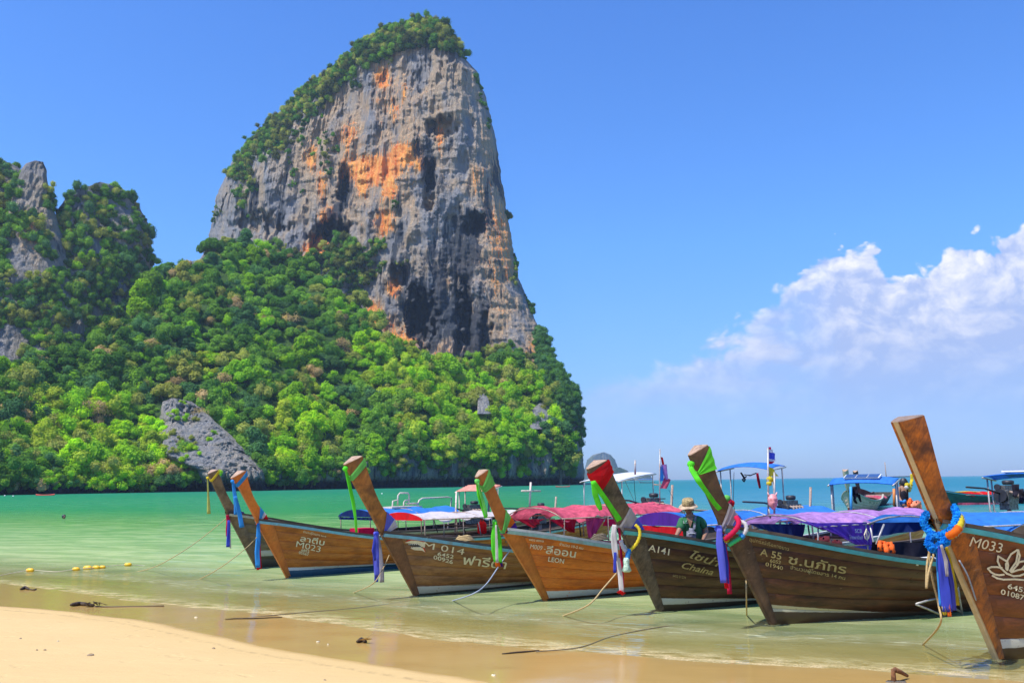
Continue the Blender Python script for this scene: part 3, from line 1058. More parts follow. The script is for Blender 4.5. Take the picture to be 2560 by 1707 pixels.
def tree_proto(seed, kind):
    r = np.random.default_rng(seed)
    n_l = {'round': 13, 'wide': 15, 'tall': 13, 'bare': 9}[kind]
    lobes = []
    for i in range(n_l):
        a = 2.4 * i + r.random() * 0.9
        rad = (0.95 + 0.75 * r.random()) * (1.15 if kind == 'bare' else 1.0)
        f = math.sqrt((i + 0.5) / n_l)
        ring = {'round': 3.1, 'wide': 4.1, 'tall': 2.3, 'bare': 3.2}[kind] * f * (0.8 + 0.4 * r.random())
        top_ = {'round': 7.8, 'wide': 7.2, 'tall': 9.6, 'bare': 7.6}[kind]
        drop = {'round': 3.2, 'wide': 2.4, 'tall': 5.6, 'bare': 2.6}[kind]
        zz_ = top_ - drop * f * f + r.normal() * 0.55
        lobes.append((math.cos(a) * ring, math.sin(a) * ring, zz_, rad))
    lobes.append((0, 0, {'round': 5.8, 'wide': 5.6, 'tall': 6.2, 'bare': 6.0}[kind], 2.2))
    lobes.append((r.normal() * 0.5, -1.4, 4.4, 2.0))
    if kind == 'bare':
        V, F = crown_arrays(r, lobes, 2200, 0.17, 0.85, False)
    else:
        V, F = crown_arrays(r, lobes, 6500, 0.235, 0.9, True)
    crown = np_mesh("crown", V, F, False)
    crown.materials.append(M_LEAF)
    mb = MB()
    mb.tube([(0, 0, -3.0), (0.1, 0, 0), (0.0, 0.1, 3.2), (0.2, 0, 5.5)], [0.42, 0.34, 0.26, 0.16], 6)
    for (x, y, z, rad) in lobes[:n_l]:
        mb.tube([(0, 0.05, 2.6), (x * 0.5, y * 0.5, z * 0.72), (x, y, z + (1.2 if kind == 'bare' else 0))], [0.17, 0.12, 0.05], 4)
        if kind == 'bare':
            for _ in range(5):
                e = Vector(r.normal(size=3)).normalized() * rad * 0.95
                mb.tube([(x * 0.8, y * 0.8, z * 0.9), Vector((x, y, z)) + e * 0.5, Vector((x, y, z)) + e], [0.07, 0.05, 0.025], 3)
    t = mb.build("trunk", M_BARK, None, True)
    trunk = t.data
    bpy.data.objects.remove(t)
    return crown, trunk


PROTO = {'round': [tree_proto(i, 'round') for i in (1, 2, 3)], 'wide': [tree_proto(i, 'wide') for i in (4, 5, 6)],
         'tall': [tree_proto(i, 'tall') for i in (7, 8)], 'bare': [tree_proto(i, 'bare') for i in (9, 10)]}

TONES = {
    'deep green': (0.070, 0.180, 0.034), 'mid green': (0.140, 0.290, 0.044), 'bright green': (0.20, 0.40, 0.026),
    'lime green': (0.27, 0.47, 0.018), 'olive': (0.25, 0.30, 0.08), 'blue green': (0.075, 0.185, 0.075),
    'yellow green': (0.29, 0.40, 0.05), 'pale brown': (0.36, 0.29, 0.17)}

ZONES = [
    ("at the waterline below the left mountain", lambda x, y: y > 1120 and x < 330),
    ("at the waterline beside the grey outcrop", lambda x, y: y > 1120 and x < 720),
    ("above the mid shore rock wall", lambda x, y: y > 1090 and x < 1080),
    ("above the right shore rock wall", lambda x, y: y > 1060),
    ("around the grey outcrop's top", lambda x, y: 930 < y and 330 < x < 640),
    ("low under the left mountain", lambda x, y: y > 930 and x <= 330),
    ("low under the tower's middle", lambda x, y: y > 930 and x < 1000),
    ("low under the tower's right part", lambda x, y: y > 930),
    ("against the left mountain's foot", lambda x, y: x < 380 and y > 760),
    ("on the left mountain's steep face", lambda x, y: x < 400),
    ("in the gap beside the tower", lambda x, y: x < 560 and y < 800),
    ("halfway up left of the tower", lambda x, y: x < 620),
    ("high against the tower's left foot", lambda x, y: y < 780),
    ("under the tower's orange foot", lambda x, y: x < 1080),
    ("along the tower's right foot", lambda x, y: True)]


def pick_tone(px, py):
    """tree colours as the photograph spreads them"""
    r = random.random()
    hot = [(1130, 1010, 130), (760, 1080, 110), (290, 1110, 90), (440, 1120, 60), (1330, 1030, 90), (210, 1130, 90), (110, 1050, 60), (520, 930, 40), (960, 900, 80)]
    h = sum(math.exp(-((px - a) ** 2 + (py - b) ** 2) / c ** 2) for a, b, c in hot)
    if px < 400 and py < 850:
        return random.choices(['deep green', 'mid green', 'blue green', 'olive', 'bright green'], [4, 3, 3, 2, 1])[0]
    if h > 0.35 and r < min(0.85, 0.3 + h):
        return random.choices(['lime green', 'yellow green', 'bright green', 'olive'], [2, 2.2, 3, 1])[0]
    return random.choices(['deep green', 'mid green', 'bright green', 'blue green', 'olive', 'pale brown', 'lime green'], [4.2, 4, 2.2, 2.2, 1.8, 0.8, 0.35])[0]


cands = []
# slope trees: jittered rows from high to low
py = 545.0
while py < 1215:
    scale = 34 if py < 900 else 40
    px = -60 + random.random() * 30
    while px < 1432:
        x = px + random.uniform(-14, 14)
        y = py + random.uniform(-12, 12)
        hv = float(htop(x))
        zb_py = 1222 - 0.0133 * x - float(rockband(x)) / float(shore_depth(x)) * FPX * 0.95
        if hv - 4 < y < zb_py + 6 and not (368 * D < x < 600 * D and 925 * D < y < 1118 * D and (y / D - 925) > (x / D - 372) * 0.62 - 12 and (y / D - 1000) < (x / D - 372) * 0.8 and (x < 470 * D or random.random() < 0.4)) \
                and not (1094 * D < x < 1130 * D and 905 * D < y < 950 * D) and not (1218 * D < x < 1268 * D and 928 * D < y < 985 * D):
            cands.append((x, y, 'hill'))
        px += scale * random.uniform(0.9, 1.25)
    py += 27 if py < 900 else 31
# left mountain face
for _ in range(1500):
    x = random.uniform(-20, 385)
    y = random.uniform(395, 900)
    if y / D > 372 and any(f.pl[min(len(f.py) - 1, max(0, int(np.searchsorted(f.py, y))))] + 5 < x < f.pr[min(len(f.py) - 1, max(0, int(np.searchsorted(f.py, y))))] - 4 and y > f.py[0] for f in (F_L1, F_L2, F_L3)):
        bare = [(82, 462, 40, 84), (135, 575, 20, 46), (296, 580, 16, 60), (240, 640, 22, 34), (205, 505, 14, 26), (60, 640, 50, 48), (20, 860, 40, 60), (345, 790, 14, 60), (265, 860, 46, 34), (190, 800, 14, 60), (150, 640, 20, 30)]
        if any(((x - a) / c) ** 2 + ((y - b) / d_) ** 2 < 1 for a, b, c, d_ in bare):
            continue
        if all((x - c[0]) ** 2 + ((y - c[1]) * 1.15) ** 2 > 21 ** 2 for c in cands if c[2] == 'left'):
            cands.append((x, y, 'left'))


def left_y(x, y):
    best = 1e9
    for f in (F_L1, F_L2, F_L3):
        if f.py[0] < y < f.py[-1]:
            i = int(np.clip(np.searchsorted(f.py, y), 0, len(f.py) - 1))
            if f.pl[i] < x < f.pr[i]:
                best = min(best, front_y(f, x, y))
    return best


trees, extra = [], []
for (x, y, k) in cands:
    if k == 'hill':
        Y = float(hill_y(x, y))
        wpx = random.choices([random.uniform(30, 48), random.uniform(48, 74), random.uniform(74, 108)], [3, 5, 2])[0] * (0.9 if y < 850 else 1.0)
        if 400 < x < 480 and y < 720:
            wpx *= 0.9
    else:
        Y = left_y(x, y)
        if Y > 1e8:
            continue
        wpx = random.uniform(26, 44)
    trees.append([x, y, k, Y, wpx])
onscreen = [t for t in trees if -25 < t[0] < 1440]
onscreen.sort(key=lambda t: -t[4])
big = onscreen[:300]
ids = set(id(t) for t in big)
rest = [t for t in trees if id(t) not in ids]
print("trees", len(trees), "individual", len(big))

by = {}
made = []
for t in big:
    x, y, k, Y, wpx = t
    tone = pick_tone(x, y)
    kind = 'bare' if tone == 'pale brown' else random.choice(['round', 'wide', 'round', 'wide', 'tall'])
    crown, trunk = random.choice(PROTO[kind])
    width = wpx / FPX * Y
    s = width / {'round': 8.4, 'wide': 10.2, 'tall': 7.2, 'bare': 9.0}[kind]
    P = at_y(x, y, Y)
    root = empty("tree", (P.x, P.y - 0.5, P.z - (5.6 if k == 'hill' else 5.0) * s), random.uniform(0, 6.28))
    root.scale = (s, s, s * random.uniform(0.9, 1.15))
    co = link("crown", crown, None, root)
    tk = link("trunk", trunk, None, root)
    c = TONES[tone]
    j = random.uniform(0.8, 1.2)
    hj = random.uniform(-0.06, 0.06)
    co.color = (c[0] * j * (1 + hj), c[1] * j, c[2] * j * (1 - hj), 1)
    zi = next(i for i, z_ in enumerate(ZONES) if z_[1](x, y))
    size = 'small' if width < 8 else 'broad' if kind == 'wide' else 'tall' if kind == 'tall' else 'rounded'
    made.append((root, tone, kind, zi, x, y, width))
    by.setdefault((tone, zi, kind), []).append((x, y, root))
ORD = ['leftmost', 'second', 'third', 'fourth', 'fifth', 'sixth', 'seventh', 'eighth', 'ninth', 'tenth', 'eleventh', 'twelfth']
SH_ = {'round': 'round crowned', 'wide': 'broad crowned', 'tall': 'tall', 'bare': 'half bare'}
for (tone, zi, kind), lst in by.items():
    lst.sort(key=lambda q: q[0])
    zn = ZONES[zi][0]
    for i, (x, y, root) in enumerate(lst):
        base = "%s %s tree %s" % (tone, SH_[kind], zn)
        if len(lst) > 1:
            od = 'rightmost' if i == len(lst) - 1 else ORD[min(i, 11)]
            base += ", %s" % (od if od in ('leftmost', 'rightmost') else od + ' from left')
        tag(root, base, "tree", "jungle trees on the slope and mountain")

# everything smaller or past the count: undergrowth, creepers and bushes as one mass
NL = 900


def clump_proto(seed):
    r = np.random.default_rng(seed)
    lobes = [(r.normal() * 0.6, r.normal() * 0.6, r.normal() * 0.45, 0.55 + 0.35 * r.random()) for _ in range(5)]
    return crown_arrays(r, lobes, NL, 0.095, 0.9, True)


CL = [clump_proto(100 + i) for i in range(5)]
CLF = [clump_proto(200 + i) for i in range(3)]


def scatter(name, items, label):
    """items: (x,y,z, size in metres, colour)"""
    Vs, Fs, Cs = [], [], []
    o = 0
    for (x, y, z, s, c) in items:
        V, F = random.choice(CL)
        a = random.uniform(0, 6.28)
        ca, sa = math.cos(a), math.sin(a)
        V = V * np.array([s, s, s * random.uniform(0.8, 1.3)])
        V = np.stack([V[:, 0] * ca - V[:, 1] * sa + x, V[:, 0] * sa + V[:, 1] * ca + y, V[:, 2] + z], -1)
        Vs.append(V)
        Fs.append(F + o)
        j = random.uniform(0.8, 1.2)
        Cs.append(np.tile(np.array([c[0] * j, c[1] * j, c[2] * j, 1.0]), (len(V), 1)))
        o += len(V)
    V = np.concatenate(Vs)
    me = np_mesh(name, V, np.concatenate(Fs), False)
    ca = me.color_attributes.new('Col', 'FLOAT_COLOR', 'POINT')
    ca.data.foreach_set('color', np.concatenate(Cs).astype(np.float32).ravel())
    ob = link(name, me, M_LEAFV)
    tag(ob, label, None, None, 'stuff')
    return ob


items = []
for (x, y, k, Y, wpx) in rest:
    P = at_y(x, y, Y)
    items.append((P.x, P.y, P.z, wpx / FPX * Y * 0.45, TONES[pick_tone(x, y)]))
# underbrush filling between the trees on the slope
for _ in range(620):
    x = random.uniform(-60, 1432)
    hv = float(htop(x))
    zb_py = 1222 - 0.0133 * x - float(rockband(x)) / float(shore_depth(x)) * FPX * 0.95
    y = random.uniform(hv - 2, zb_py + 8)
    if 368 * D < x < 600 * D and 925 * D < y < 1118 * D and (y / D - 925) > (x / D - 372) * 0.62 - 12 and (y / D - 1010) < (x / D - 372) * 0.8:
        continue
    Y = float(hill_y(x, y))
    P = at_y(x, y, Y)
    items.append((P.x, P.y, P.z + 1.0, random.uniform(2.2, 4.2), TONES[pick_tone(x, y)]))
# hanging greenery over the shore rock wall
for _ in range(260):
    x = random.uniform(-60, 1430)
    zb = float(rockband(x))
    zc = zb * (random.uniform(0.35, 1.05) if x > 800 else random.uniform(0.15, 1.05))
    y = 1222 - 0.0133 * x - zc / float(shore_depth(x)) * FPX
    Y = float(hill_y(x, y))
    P = at_y(x, y, Y)
    items.append((P.x, P.y - 0.5, P.z, random.uniform(1.0, 2.6), TONES[pick_tone(x, y)]))
scatter("undergrowth", items, "dense undergrowth and creepers filling the jungle slope")

# plants on the cliffs
items = []
CL_TONES = [TONES['deep green'], TONES['mid green'], TONES['olive'], (0.055, 0.12, 0.03), (0.10, 0.13, 0.04)]


def on_main(x, y, s, tone=None):
    i = int(np.clip(np.searchsorted(F_MAIN.py, y), 0, len(F_MAIN.py) - 1))
    x = min(max(x, F_MAIN.pl[i] + 2), F_MAIN.pr[i] - 2)
    Y = front_y(F_MAIN, x, y)
    P = at_y(x, y, Y)
    items.append((P.x, P.y - 0.3 * s, P.z, s, tone or random.choice(CL_TONES)))


def sil(pts, t):
    n = len(pts) - 1
    k = min(int(t * n), n - 1)
    f = t * n - k
    return pts[k][0] + (pts[k + 1][0] - pts[k][0]) * f, pts[k][1] + (pts[k + 1][1] - pts[k][1]) * f


# leafy cap
for _ in range(330):
    y = random.uniform(54, 150) * D
    lo = interp(y / D, [(38, 960), (60, 885), (95, 835), (135, 800), (150, 780)]) * D
    hi = interp(y / D, [(38, 1015), (60, 1026), (95, 1046), (135, 1072), (150, 1080)]) * D
    x = random.uniform(float(lo), float(hi))
    lim = float(interp(x / D, [(780, 186), (840, 150), (900, 126), (960, 104), (1040, 124), (1085, 150)])) * D
    if y < lim:
        on_main(x, y, random.uniform(1.8, 4.0))
# left ridge of the tower
ridge = dsp([(890, 62), (840, 95), (780, 137), (728, 182), (690, 207), (650, 252), (598, 312), (542, 357), (522, 398)])
for _ in range(360):
    a, b = sil(ridge, random.random())
    k = abs(random.gauss(0, 1)) * 26
    on_main(a + k * 0.85 + 5, b + k * 0.55 + 3, random.uniform(1.5, 3.6))
for _ in range(60):
    on_main(random.gauss(650, 26) , random.gauss(340, 22), random.uniform(1.6, 3.2))
# right edge
redge = dsp([(1060, 95), (1096, 165), (1110, 205), (1124, 250), (1136, 310), (1150, 400)])
for _ in range(26):
    a, b = sil(redge, random.random() ** 2.2)
    on_main(a - 5 - abs(random.gauss(0, 8)), b, random.uniform(0.9, 2.0), TONES['deep green'])
for (cx_, cy_, sx_, sy_, n_, s_) in [(605, 475, 14, 22, 26, 2.2), (820, 400, 12, 18, 10, 1.8), (1272, 535, 4, 8, 5, 1.8), (1290, 660, 4, 20, 10, 1.8), (1330, 760, 4, 12, 8, 2.0), (690, 370, 40, 20, 24, 2.0), (740, 300, 30, 30, 20, 1.8),
                                     (870, 640, 40, 24, 60, 2.6), (900, 690, 30, 20, 36, 2.4), (950, 620, 10, 10, 8, 1.6), (830, 690, 40, 30, 60, 2.8), (985, 510, 4, 6, 3, 1.3), (1260, 890, 24, 14, 30, 2.4), (1240, 905, 50, 12, 40, 2.8), (820, 360, 8, 20, 8, 1.6), (700, 640, 30, 14, 20, 2.4), (1000, 660, 10, 6, 6, 1.4), (560, 540, 30, 14, 8, 1.6), (740, 430, 14, 40, 8, 1.4)]:
    for _ in range(n_):
        on_main(random.gauss(cx_, sx_), random.gauss(cy_, sy_), s_ * random.uniform(0.6, 1.3))
# dark right flank
for _ in range(420):
    y = random.uniform(760, 1010) * D
    i = int(np.clip(np.searchsorted(F_MAIN.py, y), 0, len(F_MAIN.py) - 1))
    hi = F_MAIN.pr[i]
    lo = float(interp(y / D, [(760, 1238), (800, 1240), (860, 1245), (950, 1262), (1010, 1285)])) * D
    x = random.uniform(lo, hi)
    if y / D > 930 and random.random() < 0.35:
        continue
    on_main(x, y, random.uniform(1.6, 3.4), random.choice([TONES['deep green'], TONES['blue green']]))
# mountain at the left: creepers between the trees
for _ in range(330):
    x = random.uniform(-20, 383)
    y = random.uniform(400, 900)
    bare = [(82, 462, 36, 80), (135, 575, 16, 40), (296, 580, 12, 54), (240, 640, 18, 30), (205, 505, 12, 24), (60, 640, 46, 44), (20, 860, 36, 56), (345, 790, 12, 55), (265, 860, 42, 30), (190, 800, 12, 55), (150, 640, 18, 28)]
    if any(((x - a) / c) ** 2 + ((y - b) / d_) ** 2 < 1 for a, b, c, d_ in bare):
        continue
    Y = left_y(x, y)
    if Y < 1e8:
        P = at_y(x, y, Y)
        items.append((P.x, P.y - 0.4, P.z, random.uniform(1.2, 2.6), random.choice(CL_TONES)))
for _ in range(26):
    x = random.uniform(370, 600) * D
    y = random.uniform(925, 1110) * D
    i = int(np.clip(np.searchsorted(F_OUT.py, y), 0, len(F_OUT.py) - 1))
    if F_OUT.pl[i] < x < F_OUT.pr[i]:
        P = at_y(x, y, front_y(F_OUT, x, y))
        items.append((P.x, P.y - 0.3, P.z, random.uniform(0.8, 1.7), TONES[random.choice(['bright green', 'olive', 'lime green'])]))
scatter("cliff_vegetation", items, "bushes and creepers clinging to the limestone cliffs and summit")

# ------------------------------------------------------------------ haze
mb = MB()
mb.box((0, 0, 0), (1, 1, 1))
hz = mb.build("haze", None)
hz.data.materials.clear()
m, g = material("thin_sea_haze")
vol = g.add('ShaderNodeVolumePrincipled')
g.put(vol.inputs['Color'], (0.60, 0.80, 1.0))
vol.inputs['Density'].default_value = 0.00013
vol.inputs['Anisotropy'].default_value = 0.2
o = g.add('ShaderNodeOutputMaterial')
g.t.links.new(vol.outputs[0], o.inputs['Volume'])
hz.data.materials.append(m)
hz.scale = (8400, 8400, 420)
hz.location = (0, 0, 201)
tag(hz, "thin blue sea haze over the bay", None, None, 'stuff')
# ------------------------------------------------------------------ materials for boats and gear
def simple(name, col, rough=0.6, var=0.25, scale=6.0, bump=0.0, spec=0.35, metal=0.0, trans=0.0, stretch=(1, 1, 1), dirt=None):
    m, g = material(name)
    p = g.scl(g.obj(), stretch)
    n = g.noise(p, scale, 4, 0.6)
    c = g.mix(g.rng(n, 0.3, 0.7), g.scl(tuple(col), (1 - var,) * 3), tuple(min(1, q * (1 + var * 0.6)) for q in col))
    if dirt:
        c = g.mix(g.rng(g.noise(p, scale * 0.6, 6, 0.7), 0.52, 0.68, 0, 0.8), c, dirt)
    nb = g.bump(n, bump, 0.02) if bump else None
    sh = principled(g, c, rough, nb, spec, metal)
    if trans:
        tl = g.add('ShaderNodeBsdfTranslucent')
        g.put(tl.inputs[0], c)
        mx = g.add('ShaderNodeMixShader')
        mx.inputs[0].default_value = trans
        g.t.links.new(sh, mx.inputs[1])
        g.t.links.new(tl.outputs[0], mx.inputs[2])
        sh = mx.outputs[0]
    finish(g, sh)
    return m


def cloth(name, col, var=0.18, trans=0.4):
    return simple(name, col, 0.8, var, 7.0, 0.5, 0.15, 0, trans, (1, 1, 0.35), dirt=tuple(q * 0.55 + 0.02 for q in col))


def wood(name, c1, c2, dark, gloss=0.45, stripe=None, rake=0.0, scale=1.0, darkamt=0.8):
    """long grained varnished wood; stripe=(white, bottom, z of bottom paint, white width, taper)"""
    m, g = material(name)
    p = g.obj()
    if rake:
        vr = g.add('ShaderNodeVectorRotate', rotation_type='Y_AXIS')
        g.put(vr.inputs['Vector'], p)
        vr.inputs['Angle'].default_value = rake
        p2 = g.scl(vr.outputs[0], (7, 7, 0.9))
    else:
        p2 = g.scl(p, (0.9, 6, 8.5))
    gr = g.noise(p2, 1.6 * scale, 7, 0.66, 0.35)
    gr2 = g.noise(p2, 6.0 * scale, 4, 0.6, 0.2)
    blot = g.noise(g.scl(p, (0.8, 1, 2.2)), 1.5, 5, 0.6, 0.5)
    c = g.mix(g.rng(gr, 0.35, 0.66), c1, c2)
    c = g.mix(g.rng(gr2, 0.45, 0.75, 0, 0.5), c, g.scl(c, (0.5, 0.45, 0.42)))
    c = g.mix(g.rng(blot, 0.48, 0.70, 0, darkamt), c, dark)
    scr = g.noise(g.scl(p, (1.5, 8, 26)), 1.5, 3, 0.7, 0.6)
    c = g.mix(g.rng(scr, 0.66, 0.74, 0, 0.45), c, g.mix(0.5, c, (0.55, 0.42, 0.26)))
    tn = g.noise(g.scl(p, (0.5, 1, 1.4)), 1.1, 4, 0.6)
    c = g.mix(g.rng(tn, 0.40, 0.64, 0, 0.55), c, g.mix(1.0, c, (1.5, 1.2, 0.9), 'MULTIPLY'))
    rgh = g.rng(blot, 0.3, 0.7, gloss, min(1, gloss + 0.25))
    if stripe:
        wcol, bcol, bz, ww, tp, slope = stripe
        x, y, z = g.xyz(p)
        top = g.math('MAXIMUM', g.math('SUBTRACT', bz, g.math('MULTIPLY', x, slope)), 0.03)
        wob = g.math('MULTIPLY', g.math('SUBTRACT', g.noise(p, 9, 4, 0.7), 0.5), 0.018)
        zz_ = g.math('ADD', z, wob)
        wide = g.math('MAXIMUM', g.math('SUBTRACT', ww, g.math('MULTIPLY', x, tp)), 0.0)
        inw = g.rng(g.math('SUBTRACT', zz_, g.math('ADD', top, wide)), -0.004, 0.004, 1, 0)
        inb = g.rng(g.math('SUBTRACT', zz_, top), -0.004, 0.004, 1, 0)
        chip = g.rng(g.noise(p, 16, 5, 0.75), 0.60, 0.66, 1, 0.25)
        c = g.mix(g.math('MULTIPLY', inw, chip), c, wcol)
        bc = g.mix(g.noise(p, 7, 5, 0.7), bcol, g.scl(tuple(bcol), (0.45, 0.5, 0.5)))
        c = g.mix(inb, c, bc)
    nb = g.bump(g.math('ADD', gr, g.math('MULTIPLY', gr2, 0.5)), 0.35, 0.012)
    finish(g, principled(g, c, rgh, nb, 0.4))
    return m


M_CAP = wood("weathered_dark_wood", (0.060, 0.045, 0.035), (0.13, 0.10, 0.08), (0.03, 0.025, 0.02), 0.7)
M_DECK = wood("deck_wood", (0.16, 0.11, 0.07), (0.28, 0.21, 0.14), (0.07, 0.05, 0.035), 0.7)
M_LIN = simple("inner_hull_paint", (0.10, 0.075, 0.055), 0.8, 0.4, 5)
M_END = simple("sawn_end_wood", (0.42, 0.28, 0.19), 0.8, 0.35, 14, 0.3, dirt=(0.15, 0.10, 0.08))
M_PIPE = simple("galvanised_pipe", (0.42, 0.40, 0.38), 0.45, 0.3, 20, 0, 0.5, 0.3, dirt=(0.30, 0.17, 0.10))
M_PIPEP = simple("pale_painted_pipe", (0.66, 0.55, 0.46), 0.5, 0.25, 20, 0, 0.4, dirt=(0.40, 0.24, 0.16))
M_PIPER = simple("rusty_pipe", (0.36, 0.26, 0.20), 0.7, 0.4, 24, 0, 0.3)
M_BLACK = simple("black_metal", (0.025, 0.025, 0.03), 0.5, 0.4, 14, 0, 0.5)
M_ENG = simple("greasy_engine_metal", (0.20, 0.20, 0.19), 0.42, 0.7, 22, 0.3, 0.6, 0.6, dirt=(0.04, 0.035, 0.03))
M_ROPE = simple("straw_coloured_rope", (0.46, 0.33, 0.15), 0.85, 0.3, 60)
M_ROPEG = simple("grey_rope", (0.30, 0.34, 0.40), 0.85, 0.3, 60)
M_ROPED = simple("dark_wet_rope", (0.17, 0.13, 0.08), 0.8, 0.3, 60)
M_CREAM = simple("cream_lettering_paint", (0.74, 0.66, 0.44), 0.6, 0.18, 30)
M_GOLD = simple("faded_gold_lettering_paint", (0.42, 0.33, 0.13), 0.6, 0.35, 30)
M_CREAMF = simple("faded_cream_lettering_paint", (0.50, 0.45, 0.31), 0.6, 0.35, 30)
M_WHITE = simple("white_paint", (0.75, 0.75, 0.73), 0.5, 0.12, 20)
M_SKIN = simple("tanned_skin", (0.30, 0.155, 0.095), 0.5, 0.12, 18, 0, 0.4)

CLOTH = {
    'lime': cloth('lime_cloth', (0.16, 0.85, 0.05)), 'green': cloth('pale_green_cloth', (0.22, 0.72, 0.16)),
    'yellow': cloth('yellow_cloth', (0.85, 0.68, 0.05)), 'sky': cloth('sky_blue_cloth', (0.06, 0.38, 0.85)),
    'blue': cloth('royal_blue_cloth', (0.07, 0.10, 0.62)), 'violet': cloth('violet_blue_cloth', (0.16, 0.18, 0.75)),
    'navy': cloth('navy_cloth', (0.012, 0.03, 0.13)), 'red': cloth('red_cloth', (0.80, 0.015, 0.02)),
    'crimson': cloth('crimson_cloth', (0.70, 0.02, 0.09)), 'white': cloth('white_cloth', (0.78, 0.74, 0.72)),
    'greyw': cloth('greyish_white_cloth', (0.52, 0.48, 0.50)), 'orange': cloth('orange_cloth', (0.88, 0.20, 0.02)),
    'purple': cloth('purple_cloth', (0.11, 0.03, 0.28)), 'pink': cloth('faded_pink_tarpaulin', (0.82, 0.13, 0.20), 0.45),
    'tarp': cloth('blue_tarpaulin', (0.055, 0.27, 0.80), 0.2), 'scb': cloth('purple_banner_cloth', (0.17, 0.075, 0.55), 0.25),
    'mauve': cloth('faded_mauve_cloth', (0.58, 0.30, 0.68), 0.45), 'pearl': cloth('pale_pinkish_white_tarpaulin', (0.86, 0.76, 0.74), 0.1),
    'magenta': cloth('magenta_cloth', (0.52, 0.06, 0.20), 0.5), 'deepred': cloth('deep_red_cloth', (0.42, 0.01, 0.035), 0.3),
    'black': cloth('black_cloth', (0.02, 0.018, 0.03), 0.4, 0.05), 'brown': cloth('brown_underside_cloth', (0.10, 0.05, 0.04), 0.6, 0.2),
    'azure': cloth('azure_flower_cloth', (0.015, 0.33, 0.85)), 'straw': cloth('straw_yellow_cloth', (0.66, 0.66, 0.18)),
}


